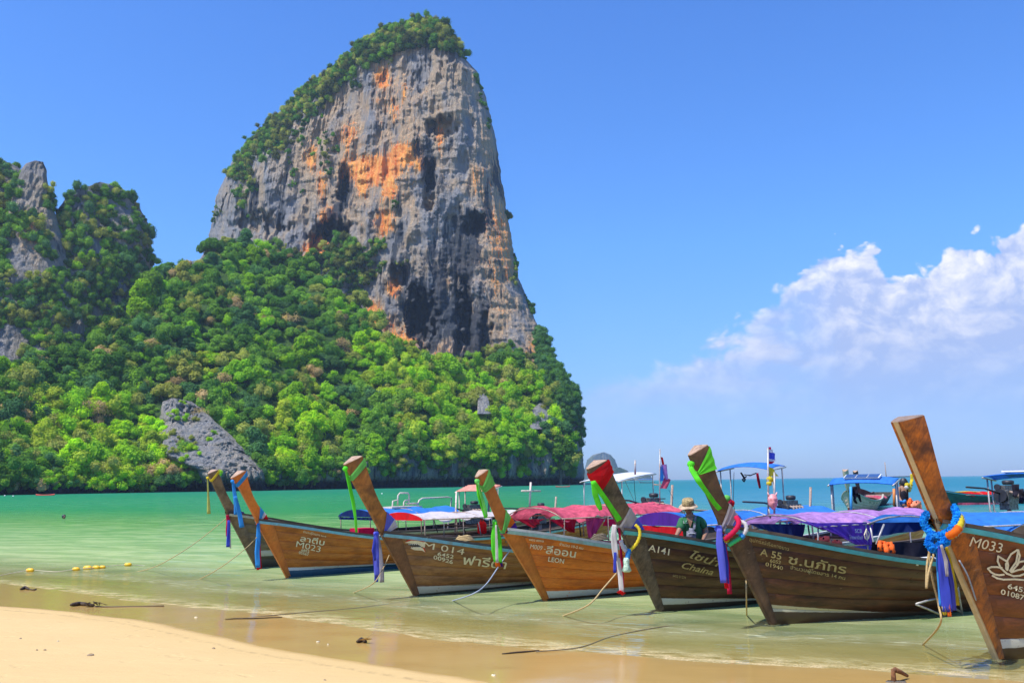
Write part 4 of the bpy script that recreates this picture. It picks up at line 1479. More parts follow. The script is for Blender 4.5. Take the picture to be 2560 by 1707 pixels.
# ------------------------------------------------------------------ long-tail boat
class Boat:
    def __init__(self, stem, th, fe, be, tj_px, zscale=1.0, length=11.2, fw=0.035, bw=0.17, bwb=0.10, top_drop=0.0, at=None):
        S0 = at if at is not None else at_z(stem[0], stem[1], 0.0)
        self.S = Vector((S0[0], S0[1], 0))
        self.th = R(th)
        self.ax = Vector((math.cos(self.th), math.sin(self.th), 0))
        self.ay = Vector((-math.sin(self.th), math.cos(self.th), 0))
        self.fw, self.bw, self.bwb = fw, bw, bwb
        self.length = length
        if at is None:
            self.F = [self.plane(px, py, fw) for px, py in fe]        # top ... waist ... waterline
            self.F[-1] = (0.0, 0.0)
            n = len(be)
            self.B = [self.plane(px, py, -(bw + (bwb - bw) * i / (n - 1))) for i, (px, py) in enumerate(be)]
            self.tj, self.zj = self.plane(*tj_px)
        else:
            self.F, self.B, (self.tj, self.zj) = fe, be, tj_px
        u = np.array([0, 0.5, 0.87, 1.57, 2.5, 3.3, 4.9, 6.9, 8.9, 10.9, 13])
        f = np.array([1.0, 0.942, 0.89, 0.78, 0.652, 0.572, 0.495, 0.475, 0.51, 0.64, 0.8])
        b = np.array([0.06, 0.26, 0.36, 0.52, 0.69, 0.79, 0.90, 0.93, 0.88, 0.74, 0.5])
        dense = np.linspace(0, 13, 400)
        ker = np.ones(31) / 31

        def sm(v):
            q = np.interp(dense, u, v)
            p = np.concatenate([2 * q[0] - q[15:0:-1], q, 2 * q[-1] - q[-2:-17:-1]])
            return np.convolve(p, ker, 'valid')
        self.dense, self.fz, self.fb = dense, sm(f), sm(b)
        zz = np.linspace(0, self.zj, 40)
        Fz = np.array(self.F)
        o = np.argsort(Fz[:, 1])
        self.sz, self.st = zz, np.interp(zz, Fz[o, 1], Fz[o, 0])
        self.root = None

    def plane(self, px, py, lat=0.0):
        d = ray(px, py)
        o = Vector((0, 0, EYE)) - (self.S + self.ay * lat)
        k = -(o.dot(self.ay)) / d.dot(self.ay)
        p = Vector((0, 0, EYE)) + d * k - self.S
        return (p.dot(self.ax), p.z)

    def W(self, t, lat, z):
        return self.S + self.ax * t + self.ay * lat + Vector((0, 0, z))

    def depth(self, t, lat=0):
        return self.W(t, lat, 0).y

    def zg(self, t):
        return self.zj * float(np.interp(t - self.tj, self.dense, self.fz))

    def bg(self, t):
        return float(np.interp(t - self.tj, self.dense, self.fb))

    def zk(self, t):
        if t < 0:
            return float(np.interp(-t, -self.st, self.sz))
        return float(np.interp(t, [0, 0.3, 1.5, 8, 10.4, 11.4], [0, -0.33, -0.4, -0.36, -0.1, 0.15]))

    def ts(self, z):
        return float(np.interp(z, self.sz, self.st))

    def y(self, t, z):
        zg, zk = self.zg(t), self.zk(t)
        s = min(max((z - zk) / max(zg - zk, 0.02), 0.0), 1.15)
        q = float(np.interp(t - self.tj, [0, 1.0, 3.5, 9], [1.0, 0.95, 0.62, 0.55]))
        return max(0.03, self.bg(t) * s ** q)

    def n(self, t, z, side=-1):
        e = 0.02
        du = Vector((e * 2, side * (self.y(t + e, z) - self.y(t - e, z)), 0))
        dv = Vector((0, side * (self.y(t, z + e) - self.y(t, z - e)), e * 2))
        nn = du.cross(dv).normalized()
        return nn if nn.y * side > 0 else -nn

    def P(self, t, z, off=0.0, side=-1):
        p = Vector((t, side * self.y(t, z), z))
        return p + self.n(t, z, side) * off if off else p

    def hull_at(self, px, py):
        lat = 0.3
        for _ in range(40):
            t, z = self.plane(px, py, -lat)
            lat = lat * 0.6 + 0.4 * self.y(t, min(z, self.zg(t)))
        return t, z

    def vz(self, t, v):
        B = float(np.interp(t, [0, 1.0, 4, 9, 11.2], [0, -0.06, -0.14, -0.10, 0.12]))
        return B + (self.zg(t) - B) * v

    def vstart(self, v):
        lo, hi = self.tj, 0.0
        for _ in range(26):
            mid = (lo + hi) / 2
            if self.zk(mid) > self.vz(mid, v):
                lo = mid
            else:
                hi = mid
        return (lo + hi) / 2

    # -------------------------------------------------- build
    def build(self, label, group, hull, prow, cap=None, rail=None, board=None, strip=None, detail=True, nplank=6, endm=None, lin=None):
        cap = cap or M_CAP
        self.root = empty("longtail_boat", self.S, self.th)
        tag(self.root, label, "boat", group)
        r = self.root
        L = self.length
        NT = 34 if detail else 14
        edges = np.linspace(0, 1, nplank + 1) ** 0.95
        for side in (-1, 1):
            for k in range(nplank):
                v0, v1 = edges[k] + 0.0010, edges[k + 1] - 0.0010
                mb = MB()
                V = []
                for j, (v, off) in enumerate([(v0, 0.0), (v0 + 0.005, 0.004), (v1 - 0.005, 0.0035), (v1, 0.0)]):
                    a = self.vstart(v) + 0.01
                    for i in range(NT):
                        tt_ = a + (L - a) * (i / (NT - 1)) ** 1.25
                        V.append(self.P(tt_, self.vz(tt_, v), off, side))
                mb.put(V, grid_faces(4, NT))
                mb.build("plank", hull, r, True)
            # submerged bottom
            mb = MB()
            V = []
            for j in range(4):
                for i in range(NT):
                    tt_ = 0.01 + (L - 0.01) * (i / (NT - 1)) ** 1.25
                    z = self.zk(tt_) + (self.vz(tt_, 0.006) - self.zk(tt_)) * j / 3
                    V.append(Vector((tt_, side * (0.0 if j == 0 else self.y(tt_, z)), z)))
            mb.put(V, grid_faces(4, NT))
            mb.build("bottom", hull, r, True)
        # dark seams / inside
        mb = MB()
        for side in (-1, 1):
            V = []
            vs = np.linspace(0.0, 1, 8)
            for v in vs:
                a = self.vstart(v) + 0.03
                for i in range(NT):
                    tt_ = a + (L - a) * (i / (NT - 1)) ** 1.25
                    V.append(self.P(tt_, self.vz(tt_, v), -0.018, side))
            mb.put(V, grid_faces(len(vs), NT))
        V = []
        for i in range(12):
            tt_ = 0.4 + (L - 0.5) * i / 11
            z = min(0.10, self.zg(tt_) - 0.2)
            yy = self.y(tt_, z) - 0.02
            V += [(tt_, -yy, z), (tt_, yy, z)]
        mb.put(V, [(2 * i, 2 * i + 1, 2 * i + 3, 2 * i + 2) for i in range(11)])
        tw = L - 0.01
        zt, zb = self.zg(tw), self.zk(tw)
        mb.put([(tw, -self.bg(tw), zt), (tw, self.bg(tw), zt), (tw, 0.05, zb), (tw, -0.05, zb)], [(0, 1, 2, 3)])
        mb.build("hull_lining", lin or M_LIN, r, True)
        # stem boards
        for side in (-1, 1):
            V = []
            nz = 12
            for j in range(nz):
                f = j / (nz - 1)
                z = 0.02 + (self.zj - 0.035) * f
                wd_ = 0.09 + 0.20 * f
                for i, (dd, off) in enumerate([(0.0, 0.014), (0.35, 0.020), (0.97, 0.018), (1.0, 0.0)]):
                    tt_ = self.ts(z) + wd_ * dd
                    zz_ = min(z, self.zg(tt_) - 0.01)
                    V.append(self.P(tt_, zz_, off, side))
            mb = MB()
            mb.put(V, grid_faces(nz, 4))
            mb.build("stem_board", board or prow, r, True)
        # stem edge strip
        mb = MB()
        V = []
        nz = 10
        for j in range(nz):
            z = -0.02 + (self.zj + 0.02) * j / (nz - 1)
            t0 = self.ts(max(z, 0)) - (0.0 if z >= 0 else -0.01)
            V += [(t0 + 0.03, -0.045, z), (t0 - 0.022, -0.026, z), (t0 - 0.022, 0.026, z), (t0 + 0.03, 0.045, z)]
        mb.put(V, grid_faces(nz, 4))
        mb.build("stem_edge", strip or board or prow, r)
        # prow post
        self.make_prow(prow, endm or M_END, strip)
        # gunwale cap and rub rail
        for side in (-1, 1):
            mb = MB()
            V = []
            n = NT
            for i in range(n):
                tt_ = self.tj + 0.02 + (L - self.tj - 0.02) * (i / (n - 1)) ** 1.2
                b, z = self.bg(tt_), self.zg(tt_)
                wi = min(0.085, b * 0.8)
                for (dy, dz_) in [(0.025, -0.012), (0.028, 0.030), (-wi, 0.034), (-wi, -0.012)]:
                    V.append((tt_, side * (b + dy), z + dz_))
            mb.put(V, grid_faces(n, 4, True) if False else [(i * 4 + k, i * 4 + (k + 1) % 4, (i + 1) * 4 + (k + 1) % 4, (i + 1) * 4 + k) for i in range(n - 1) for k in range(4)])
            mb.build("gunwale_cap", cap, r)
            if rail is not None:
                mb = MB()
                V = []
                for i in range(n):
                    tt_ = self.tj + 0.03 + (L - self.tj - 0.03) * (i / (n - 1)) ** 1.2
                    b, z = self.bg(tt_), self.zg(tt_)
                    b2 = self.y(tt_, z - 0.07)
                    for (yy, dz_) in [(b + 0.012, -0.014), (b + 0.034, -0.016), (b2 + 0.036, -0.070), (b2 + 0.010, -0.072)]:
                        V.append((tt_, side * yy, z + dz_))
                mb.put(V, [(i * 4 + k, i * 4 + (k + 1) % 4, (i + 1) * 4 + (k + 1) % 4, (i + 1) * 4 + k) for i in range(n - 1) for k in range(4)])
                mb.build("rub_rail", rail, r)
        if detail:
            for k in range(8):
                t0 = self.tj + 0.22 + k * 0.16
                mb = MB()
                z = self.zg(t0) - 0.07
                b0, b1 = self.bg(t0) - 0.03, self.bg(t0 + 0.15) - 0.03
                z1 = self.zg(t0 + 0.15) - 0.07
                V = [(t0, -b0, z), (t0, b0, z), (t0 + 0.15, b1, z1), (t0 + 0.15, -b1, z1)]
                V += [(x, y_, q - 0.03) for x, y_, q in V]
                mb.put(V, [(0, 1, 2, 3), (4, 7, 6, 5), (0, 3, 7, 4), (1, 5, 6, 2), (0, 4, 5, 1), (3, 2, 6, 7)])
                mb.build("deck_plank", M_DECK, r)
            for t0 in (2.6, 3.8, 5.0, 6.2):
                z = self.zg(t0) - 0.16
                mb = MB()
                mb.box((t0, 0, z), (0.26, 2 * self.bg(t0) - 0.08, 0.035))
                mb.build("bench", M_DECK, r)
            for k in range(9):
                t0 = 1.2 + k * 0.95
                mb = MB()
                for side in (-1, 1):
                    pts = []
                    for j in range(5):
                        z = 0.1 + (self.zg(t0) - 0.12) * j / 4
                        pts.append((t0, side * (self.y(t0, z) - 0.04), z))
                    mb.tube(pts, 0.022, 4)
                mb.build("rib", M_CAP, r)
        return self

    def make_prow(self, mat, endm, strip):
        F = self.F[:-1]
        B = self.B
        nk = 11
        fz = lambda pts, f: (np.interp(f, np.linspace(0, 1, len(pts)), [p[0] for p in pts]), np.interp(f, np.linspace(0, 1, len(pts)), [p[1] for p in pts]))
        # smooth the poly lines a little
        def dense(pts, n):
            pts = np.array(pts, float)
            seg = np.concatenate([[0], np.cumsum(np.linalg.norm(np.diff(pts, axis=0), axis=1))])
            q = np.linspace(0, seg[-1], n)
            out = np.stack([np.interp(q, seg, pts[:, 0]), np.interp(q, seg, pts[:, 1])], 1)
            for _ in range(2):
                out[1:-1] = (out[:-2] + 2 * out[1:-1] + out[2:]) / 4
            return out
        Fd, Bd = dense(F, nk), dense(B, nk)
        # go a little down into the hull
        fb = Fd[-1] + (Fd[-1] - Fd[-2]) / np.linalg.norm(Fd[-1] - Fd[-2]) * 0.12
        bb = Bd[-1] + np.array([0.06, -0.14])
        Fd = np.vstack([Fd, fb])
        Bd = np.vstack([Bd, bb])
        n = nk + 1
        V = []
        for i in range(n):
            f = i / (n - 1)
            bw = self.bw + (self.bwb - self.bw) * f
            fw = self.fw
            m_ = Fd[i] * 0.45 + Bd[i] * 0.55
            e = 0.96 if i == 0 else 1.0
            mw = fw * 0.45 + bw * 0.62
            for (q, w) in [(Fd[i], -fw), (m_, -mw), (Bd[i], -bw), (Bd[i] + (Bd[i] - Fd[i]) * 0.04, 0.0), (Bd[i], bw), (m_, mw), (Fd[i], fw)]:
                V.append((q[0], w * e, q[1]))
        K = 7
        mb = MB()
        mb.put(V, [(i * K + k, i * K + (k + 1) % K, (i + 1) * K + (k + 1) % K, (i + 1) * K + k) for i in range(n - 1) for k in range(K)])
        mb.build("prow", mat, self.root)
        # sawn end, slightly bevelled
        ax = (Fd[0] - Fd[1]) / np.linalg.norm(Fd[0] - Fd[1])
        mb = MB()
        c = np.mean([V[k] for k in range(K)], axis=0)
        ring0 = [Vector(V[k]) for k in range(K)]
        off = Vector((ax[0], 0, ax[1])) * 0.012
        ring1 = [Vector(c) + (q - Vector(c)) * 0.93 + off for q in ring0]
        mb.put(ring0 + ring1, [(k, (k + 1) % K, K + (k + 1) % K, K + k) for k in range(K)] + [tuple(range(K, 2 * K))])
        mb.build("prow_end", endm, self.root)
        self.Fd, self.Bd = Fd, Bd
        if strip is not None:
            mb = MB()
            V = []
            for i in range(n):
                q = Fd[i]
                V += [(q[0] - 0.012, -0.028, q[1]), (q[0] - 0.012, 0.028, q[1]), (q[0] + 0.02, 0.028, q[1]), (q[0] + 0.02, -0.028, q[1])]
            mb.put(V, [(i * 4 + k, i * 4 + (k + 1) % 4, (i + 1) * 4 + (k + 1) % 4, (i + 1) * 4 + k) for i in range(n - 1) for k in range(4)] + [(0, 1, 2, 3)])
            mb.build("prow_strip", strip, self.root)

    # position on the prow: f 0 top .. 1 base, a 0 front .. 1 back, lateral factor
    def prow_ring(self, f, f_back=None, grow=0.012):
        f_back = f if f_back is None else f_back
        n = len(self.Fd) - 1

        def at(arr, x):
            x = min(max(x, 0), 1) * n
            i = min(int(x), n - 1)
            return arr[i] + (arr[i + 1] - arr[i]) * (x - i)
        Fq, Bq = at(self.Fd, f), at(self.Bd, f_back)
        bw = self.bw + (self.bwb - self.bw) * f_back + grow
        fw = self.fw + grow
        d = (Bq - Fq) / np.linalg.norm(Bq - Fq)
        Fq = Fq - d * grow
        Bq = Bq + d * grow
        m_ = Fq * 0.45 + Bq * 0.55
        mw = (fw * 0.45 + bw * 0.62)
        return [Vector((q[0], w, q[1])) for q, w in [(Fq, -fw), (m_, -mw), (Bq, -bw), (Bq, bw), (m_, mw), (Fq, fw)]]


def on_boat(b, name, label=None, cat=None, group=None):
    """a thing of its own that stands or hangs in the boat's place; uses the boat's local frame"""
    e = empty(name, b.S, b.th)
    tag(e, label, cat, group)
    return e


def sash(b, root, f0, fb0, f1, fb1, mat, name="sash", grow=0.013):
    """a band of cloth round the prow between two slanting rings"""
    K = 6
    V = []
    nr = 6
    for j in range(nr):
        w = j / (nr - 1)
        gr_ = grow + 0.007 * (1 if j % 2 else 0)
        V += b.prow_ring(f0 + (f1 - f0) * w, fb0 + (fb1 - fb0) * w, gr_)
    mb = MB()
    mb.put(V, [(j * K + k, j * K + (k + 1) % K, (j + 1) * K + (k + 1) % K, (j + 1) * K + k) for j in range(nr - 1) for k in range(K)])
    return mb.build(name, mat, root)


def strip_mesh(pts, widths, thick=0.012, wdir=(1, 0, 0), twist=0.0, seed=0):
    """hanging folded cloth: sweeps a zigzag section along pts"""
    rr_ = random.Random(seed)
    pts = [Vector(p) for p in pts]
    # resample
    q = []
    for i in range(len(pts) - 1):
        for k in range(5):
            q.append(pts[i].lerp(pts[i + 1], k / 5))
    q.append(pts[-1])
    n = len(q)
    wd_ = Vector(wdir).normalized()
    mb = MB()
    V = []
    prof = [(-0.5, 0.0), (-0.3, 1.0), (-0.08, 0.15), (0.14, 1.0), (0.33, 0.1), (0.5, 0.6), (0.45, -0.6), (0.1, -0.7), (-0.3, -0.6)]
    ph = rr_.random() * 6
    for i, p in enumerate(q):
        f = i / (n - 1)
        w = float(np.interp(f, np.linspace(0, 1, len(widths)), widths))
        t = (q[min(i + 1, n - 1)] - q[max(i - 1, 0)]).normalized()
        a = wd_ - t * wd_.dot(t)
        a.normalize()
        a = Matrix.Rotation(twist * f + 0.15 * math.sin(ph + f * 7), 3, t) @ a
        bb = t.cross(a)
        for (u, v) in prof:
            V.append(p + a * u * w + bb * v * thick * (0.7 + 0.6 * math.sin(ph + 5 * f + u * 9) ** 2))
    K = len(prof)
    mb.put(V, [(i * K + k, i * K + (k + 1) % K, (i + 1) * K + (k + 1) % K, (i + 1) * K + k) for i in range(n - 1) for k in range(K)] + [tuple(range(K)), tuple(range((n - 1) * K, n * K))])
    return mb


def tail(b, root, px_pts, widths_px, mat, lat=-0.06, name="ribbon", seed=0, thick=0.014, lats=None):
    """a ribbon following photograph points on the plane beside the boat's centre line"""
    pts = []
    for i, (x, y) in enumerate(px_pts):
        la = lat if lats is None else lats[i]
        t, z = b.plane(x, y, la)
        pts.append((t, la, z))
    dd = b.W(pts[0][0], lat, 0).y
    # a strip seen obliquely: width direction across the line of sight
    P0 = b.W(*pts[0][:1], lat, pts[0][2])
    view = Vector((P0.x, P0.y, 0)).normalized()
    across = Vector((view.y, -view.x, 0))
    wl = (across.dot(b.ax), across.dot(b.ay), 0)
    mb = strip_mesh(pts, [w / FPX * dd for w in widths_px], thick, wl, 0, seed)
    return mb.build(name, mat, root, True)


def knot(b, root, px, py, r_, mat, lat=-0.05, name="knot"):
    t, z = b.plane(px, py, lat)
    mb = MB()
    sv, sf = ico(2)
    mb.put([Vector((t, lat, z)) + Vector(tuple(q)) * r_ * random.uniform(0.85, 1.15) for q in sv], sf)
    return mb.build(name, mat, root, True)


# ------------------------------------------------------------------ lettering painted on the hulls
def text_mesh(s, bold=0.0, shear=0.0):
    bold = 0.0 if 'M' in s else min(bold, 0.014)
    cu = bpy.data.curves.new("lettering", 'FONT')
    cu.body = s
    cu.size = 1.0
    cu.offset = bold
    cu.shear = shear
    cu.resolution_u = 3
    o = bpy.data.objects.new("lettering", cu)
    COL.objects.link(o)
    dg = bpy.context.evaluated_depsgraph_get()
    me = bpy.data.meshes.new_from_object(o.evaluated_get(dg))
    bpy.data.objects.remove(o)
    bpy.data.curves.remove(cu)
    return me


def paint_on(b, me, fn, mat, name, label=None, off=0.022):
    bm = bmesh.new()
    bm.from_mesh(me)
    bmesh.ops.triangulate(bm, faces=bm.faces)
    for _ in range(0):
        long = [e for e in bm.edges if e.calc_length() > 0.35]
        if long:
            bmesh.ops.subdivide_edges(bm, edges=long, cuts=1)
            bmesh.ops.triangulate(bm, faces=bm.faces)
    for v in bm.verts:
        t, z = fn(v.co.x, v.co.y)
        v.co = b.P(t, z, off)
    bm.to_mesh(me)
    bm.free()
    me.materials.clear()
    me.materials.append(mat)
    o = link(name, me, None, b.root)
    if label:
        o['label'] = label
    return o


def lettering(b, s, p0, p1, hpx, mat=None, bold=0.02, shear=0.0, name="lettering"):
    """s written from p0 to p1 (photograph pixels of the baseline), capitals hpx pixels tall"""
    me = text_mesh(s, bold, shear)
    if not me.vertices:
        return None
    xs = [v.co.x for v in me.vertices]
    x0, x1 = min(xs), max(xs)
    t0, z0 = b.hull_at(*p0)
    t1, z1 = b.hull_at(*p1)
    dpt = b.depth((t0 + t1) / 2, -b.y(t0, z0))
    hm = hpx / FPX * dpt / 0.70

    def fn(x, y):
        f = (x - x0) / (x1 - x0)
        return t0 + (t1 - t0) * f, z0 + (z1 - z0) * f + y * hm
    return paint_on(b, me, fn, mat or M_CREAM, name)


def flat_shape(polys):
    """mesh of filled outlines (photograph pixels)"""
    me = bpy.data.meshes.new("mark")
    V, F = [], []
    for pl_ in polys:
        o = len(V)
        V += [(x, y, 0) for x, y in pl_]
        F.append(tuple(range(o, o + len(pl_))))
    me.from_pydata(V, [], F)
    return me


def emblem(b, polys, mat, name, label=None, off=0.022):
    me = flat_shape(polys)
    return paint_on_px(b, me, mat, name, label, off)


def paint_on_px(b, me, mat, name, label, off):
    bm = bmesh.new()
    bm.from_mesh(me)
    bmesh.ops.triangulate(bm, faces=bm.faces)
    for v in bm.verts:
        t, z = b.hull_at(v.co.x, v.co.y)
        v.co = b.P(t, z, off)
    bm.to_mesh(me)
    bm.free()
    me.materials.append(mat)
    o = link(name, me, None, b.root)
    if label:
        o['label'] = label
    return o


def stroke(pts, w):
    """outline polygons (quads) of a thick line"""
    out = []
    for i in range(len(pts) - 1):
        (x0, y0), (x1, y1) = pts[i], pts[i + 1]
        L_ = math.hypot(x1 - x0, y1 - y0) + 1e-6
        ux, uy = (x1 - x0) / L_ * w * 0.35, (y1 - y0) / L_ * w * 0.35
        nx_, ny_ = -(y1 - y0) / L_ * w / 2, (x1 - x0) / L_ * w / 2
        out.append([(x0 - ux + nx_, y0 - uy + ny_), (x1 + ux + nx_, y1 + uy + ny_), (x1 + ux - nx_, y1 + uy - ny_), (x0 - ux - nx_, y0 - uy - ny_)])
    return out


# ------------------------------------------------------------------ canopies, awnings, engines
def canopy(b, far_px, crown_px, t1, w, top, lun=None, front=None, front_drop=0.3, hem=None, sag=0.05, rear_scale=1.0, posts=True, tear=0.0, zend=None, label=None, wr=0.02, under=None, frame=None):
    t0, ze = b.plane(far_px[0], far_px[1], w)
    tc, zc = b.plane(crown_px[0], crown_px[1], 0.0)
    t0 = (t0 + tc) / 2
    r = b.root
    nt_, ns_ = 64, 23
    seed_ = b.S.x * 3.1
    V = []
    ts_ = np.linspace(t0, t1, nt_)
    dz_end = 0 if zend is None else zend
    for i, t in enumerate(ts_):
        f = i / (nt_ - 1)
        for j in range(ns_):
            u = -1 + 2 * j / (ns_ - 1)
            arch = (1 - abs(u) ** 2.2)
            bay = abs(math.sin(f * math.pi * 3.0))
            z = ze + (zc - ze) * arch * (1 + (rear_scale - 1) * f) + dz_end * f - sag * bay * (0.5 + 0.5 * arch)
            z += wr * (math.sin(t * 19 + u * 5) * 0.4 + math.sin(t * 7.3 + u * 11) * 0.6 + math.sin(t * 4.1 - u * 3 + seed_) * 0.9) * (0.5 + abs(u))
            if abs(u) > 0.99:
                z -= 0.03 + 0.035 * math.sin(t * 9 + seed_)
            V.append((t, u * (w + 0.02 * math.sin(t * 5)), z))
    mb = MB()
    mb.put(V, grid_faces(nt_, ns_))
    c = mb.build("canopy", top, r, True, False)
    if label:
        c['label'] = label
    zf = lambda t: ze + dz_end * (t - t0) / (t1 - t0)
    fm = frame or M_PIPE
    # hoops and edge poles
    for t in (t0 + 0.02, (t0 + t1) / 2, t1 - 0.02):
        f = (t - t0) / (t1 - t0)
        mb = MB()
        pts = []
        for j in range(9):
            u = -1 + 2 * j / 8
            pts.append((t, u * w, ze + (zc - ze) * (1 - abs(u) ** 2.2) * (1 + (rear_scale - 1) * f) + dz_end * f - 0.025))
        mb.tube(pts, 0.014, 6)
        mb.build("canopy_hoop", fm, r, True)
    for side in (-1, 1):
        mb = MB()
        mb.tube([(t0, side * w, zf(t0) - 0.02), (t1, side * w, zf(t1) - 0.02)], 0.014, 6)
        mb.build("canopy_rail", fm, r, True)
        if posts:
            for k in range(4):
                t = t0 + 0.05 + (t1 - t0 - 0.1) * k / 3
                mb = MB()
                mb.tube([(t, side * w, zf(t) - 0.02), (t + 0.03, side * min(w, b.bg(t) - 0.03), b.zg(t) - 0.1)], 0.016, 6)
                mb.build("canopy_post", fm, r, True)
    if lun is not None:
        mb = MB()
        V = []
        for j in range(15):
            u = -1 + 2 * j / 14
            V.append((t0 - 0.02, u * w, ze + (zc - ze) * (1 - abs(u) ** 2.2)))
            V.append((t0 - 0.035 - 0.02 * math.sin(u * 9), u * w, ze - 0.04))
        mb.put(V, [(2 * j, 2 * j + 1, 2 * j + 3, 2 * j + 2) for j in range(14)])
        mb.build("front_valance", lun, r, True)
    if front is not None:
        mb = MB()
        V = []
        nj = 33
        for j in range(nj):
            u = -1 + 2 * j / (nj - 1)
            V.append((t0 - 0.03, u * w, ze - 0.05))
            V.append((t0 - 0.02 + 0.035 * math.sin(u * 26), u * w * 0.97, ze - 0.05 - front_drop))
        mb.put(V, [(2 * j, 2 * j + 1, 2 * j + 3, 2 * j + 2) for j in range(nj - 1)])
        mb.build("front_curtain", front, r, True)
    b.can = (t0, t1, ze, zc, w, zf)
    return c


def curtain(b, pts, mat, lat, name="side_curtain", label=None, nfold=14, depth_=0.03):
    """cloth hanging on the side; pts: px polygon top-left, top-right, bottom-right, bottom-left"""
    q = [b.plane(x, y, lat) for x, y in pts]
    n, m_ = 26, 7
    V = []
    for j in range(m_):
        v = j / (m_ - 1)
        for i in range(n):
            u = i / (n - 1)
            t = (q[0][0] * (1 - u) + q[1][0] * u) * (1 - v) + (q[3][0] * (1 - u) + q[2][0] * u) * v
            z = (q[0][1] * (1 - u) + q[1][1] * u) * (1 - v) + (q[3][1] * (1 - u) + q[2][1] * u) * v
            V.append((t, lat + depth_ * math.sin(u * nfold + v * 2) * (0.3 + v), z))
    mb = MB()
    mb.put(V, grid_faces(m_, n))
    c = mb.build(name, mat, b.root, True, False)
    if label:
        c['label'] = label
    return c, q


def awning(b, left_px, right_px, w, mat, curve=0.06, panel=False, name="awning", frame=None, thick=0.02, post_px=(), scallop=0.0, posts=True, lens=None):
    t0, z0 = b.plane(left_px[0], left_px[1], w)
    t1, z1 = b.plane(right_px[0], right_px[1], -w)
    if lens:
        t1 = t0 + lens
    r = b.root
    n, m_ = 17, 9
    V = []
    for i in range(n):
        f = i / (n - 1)
        for j in range(m_):
            u = -1 + 2 * j / (m_ - 1)
            V.append((t0 + (t1 - t0) * f, u * w, z0 + (z1 - z0) * f + curve * (1 - u * u) + curve * 0.5 * math.sin(f * math.pi) + scallop * math.sin(i * 2.2)))
    nv = len(V)
    top = grid_faces(n, m_)
    mb = MB()
    V2 = V + [(x, y_, z - thick) for x, y_, z in V]
    rimf = []
    idx = [i for i in range(m_)] + [i * m_ + m_ - 1 for i in range(1, n)] + [(n - 1) * m_ + j for j in range(m_ - 2, -1, -1)] + [i * m_ for i in range(n - 2, 0, -1)]
    for a_, c_ in zip(idx, idx[1:] + idx[:1]):
        rimf.append((a_, c_, c_ + nv, a_ + nv))
    mb.put(V2, np.concatenate([top, top[:, ::-1] + nv, np.array(rimf)]))
    o = mb.build(name, mat, r, True)
    fm = frame or M_PIPE
    zf = lambda t, u=0: z0 + (z1 - z0) * (t - t0) / (t1 - t0) - thick
    for u in (-1, 1):
        mb = MB()
        mb.tube([(t0 - 0.05, u * w, zf(t0) - 0.015), (t1 + 0.05, u * w, zf(t1) - 0.015)], 0.018, 6)
        mb.build("awning_rail", fm, r, True)
        if posts:
            for t in (t0 + 0.15, t1 - 0.15):
                mb = MB()
                mb.tube([(t, u * w, zf(t) - 0.01), (t, u * w, b.zg(min(t, 11)) + 0.3), (t, u * min(w, b.bg(min(t, 11.0))) * 0.98, b.zg(min(t, 11.0)))], 0.02, 6)
                mb.build("awning_post", fm, r, True)
    if panel:
        fm_ = MB()
        tc = t0 + (t1 - t0) * 0.5
        zc = z0 + (z1 - z0) * 0.5 + curve + 0.06
        sl = (z1 - z0) / (t1 - t0)
        Mx = Matrix.Rotation(-math.atan(sl), 3, 'Y')
        fm_.box((tc, 0, zc), ((t1 - t0) * 0.62, w * 1.1, 0.035), Mx)
        po = fm_.build("solar_panel", M_WHITE, r)
        for i in range(6):
            for j in range(3):
                mb = MB()
                mb.box(Vector((tc, 0, zc)) + Mx @ Vector((((i + 0.5) / 6 - 0.5) * (t1 - t0) * 0.60, ((j + 0.5) / 3 - 0.5) * w * 1.06, 0.022)), ((t1 - t0) * 0.094, w * 0.33, 0.01), Mx)
                mb.build("solar_cell", M_SOLAR, po)
    b.awn = (t0, t1, z0, z1, w)
    return o


M_SOLAR = simple("solar_cell_blue", (0.04, 0.09, 0.22), 0.2, 0.15, 12, 0, 0.6)


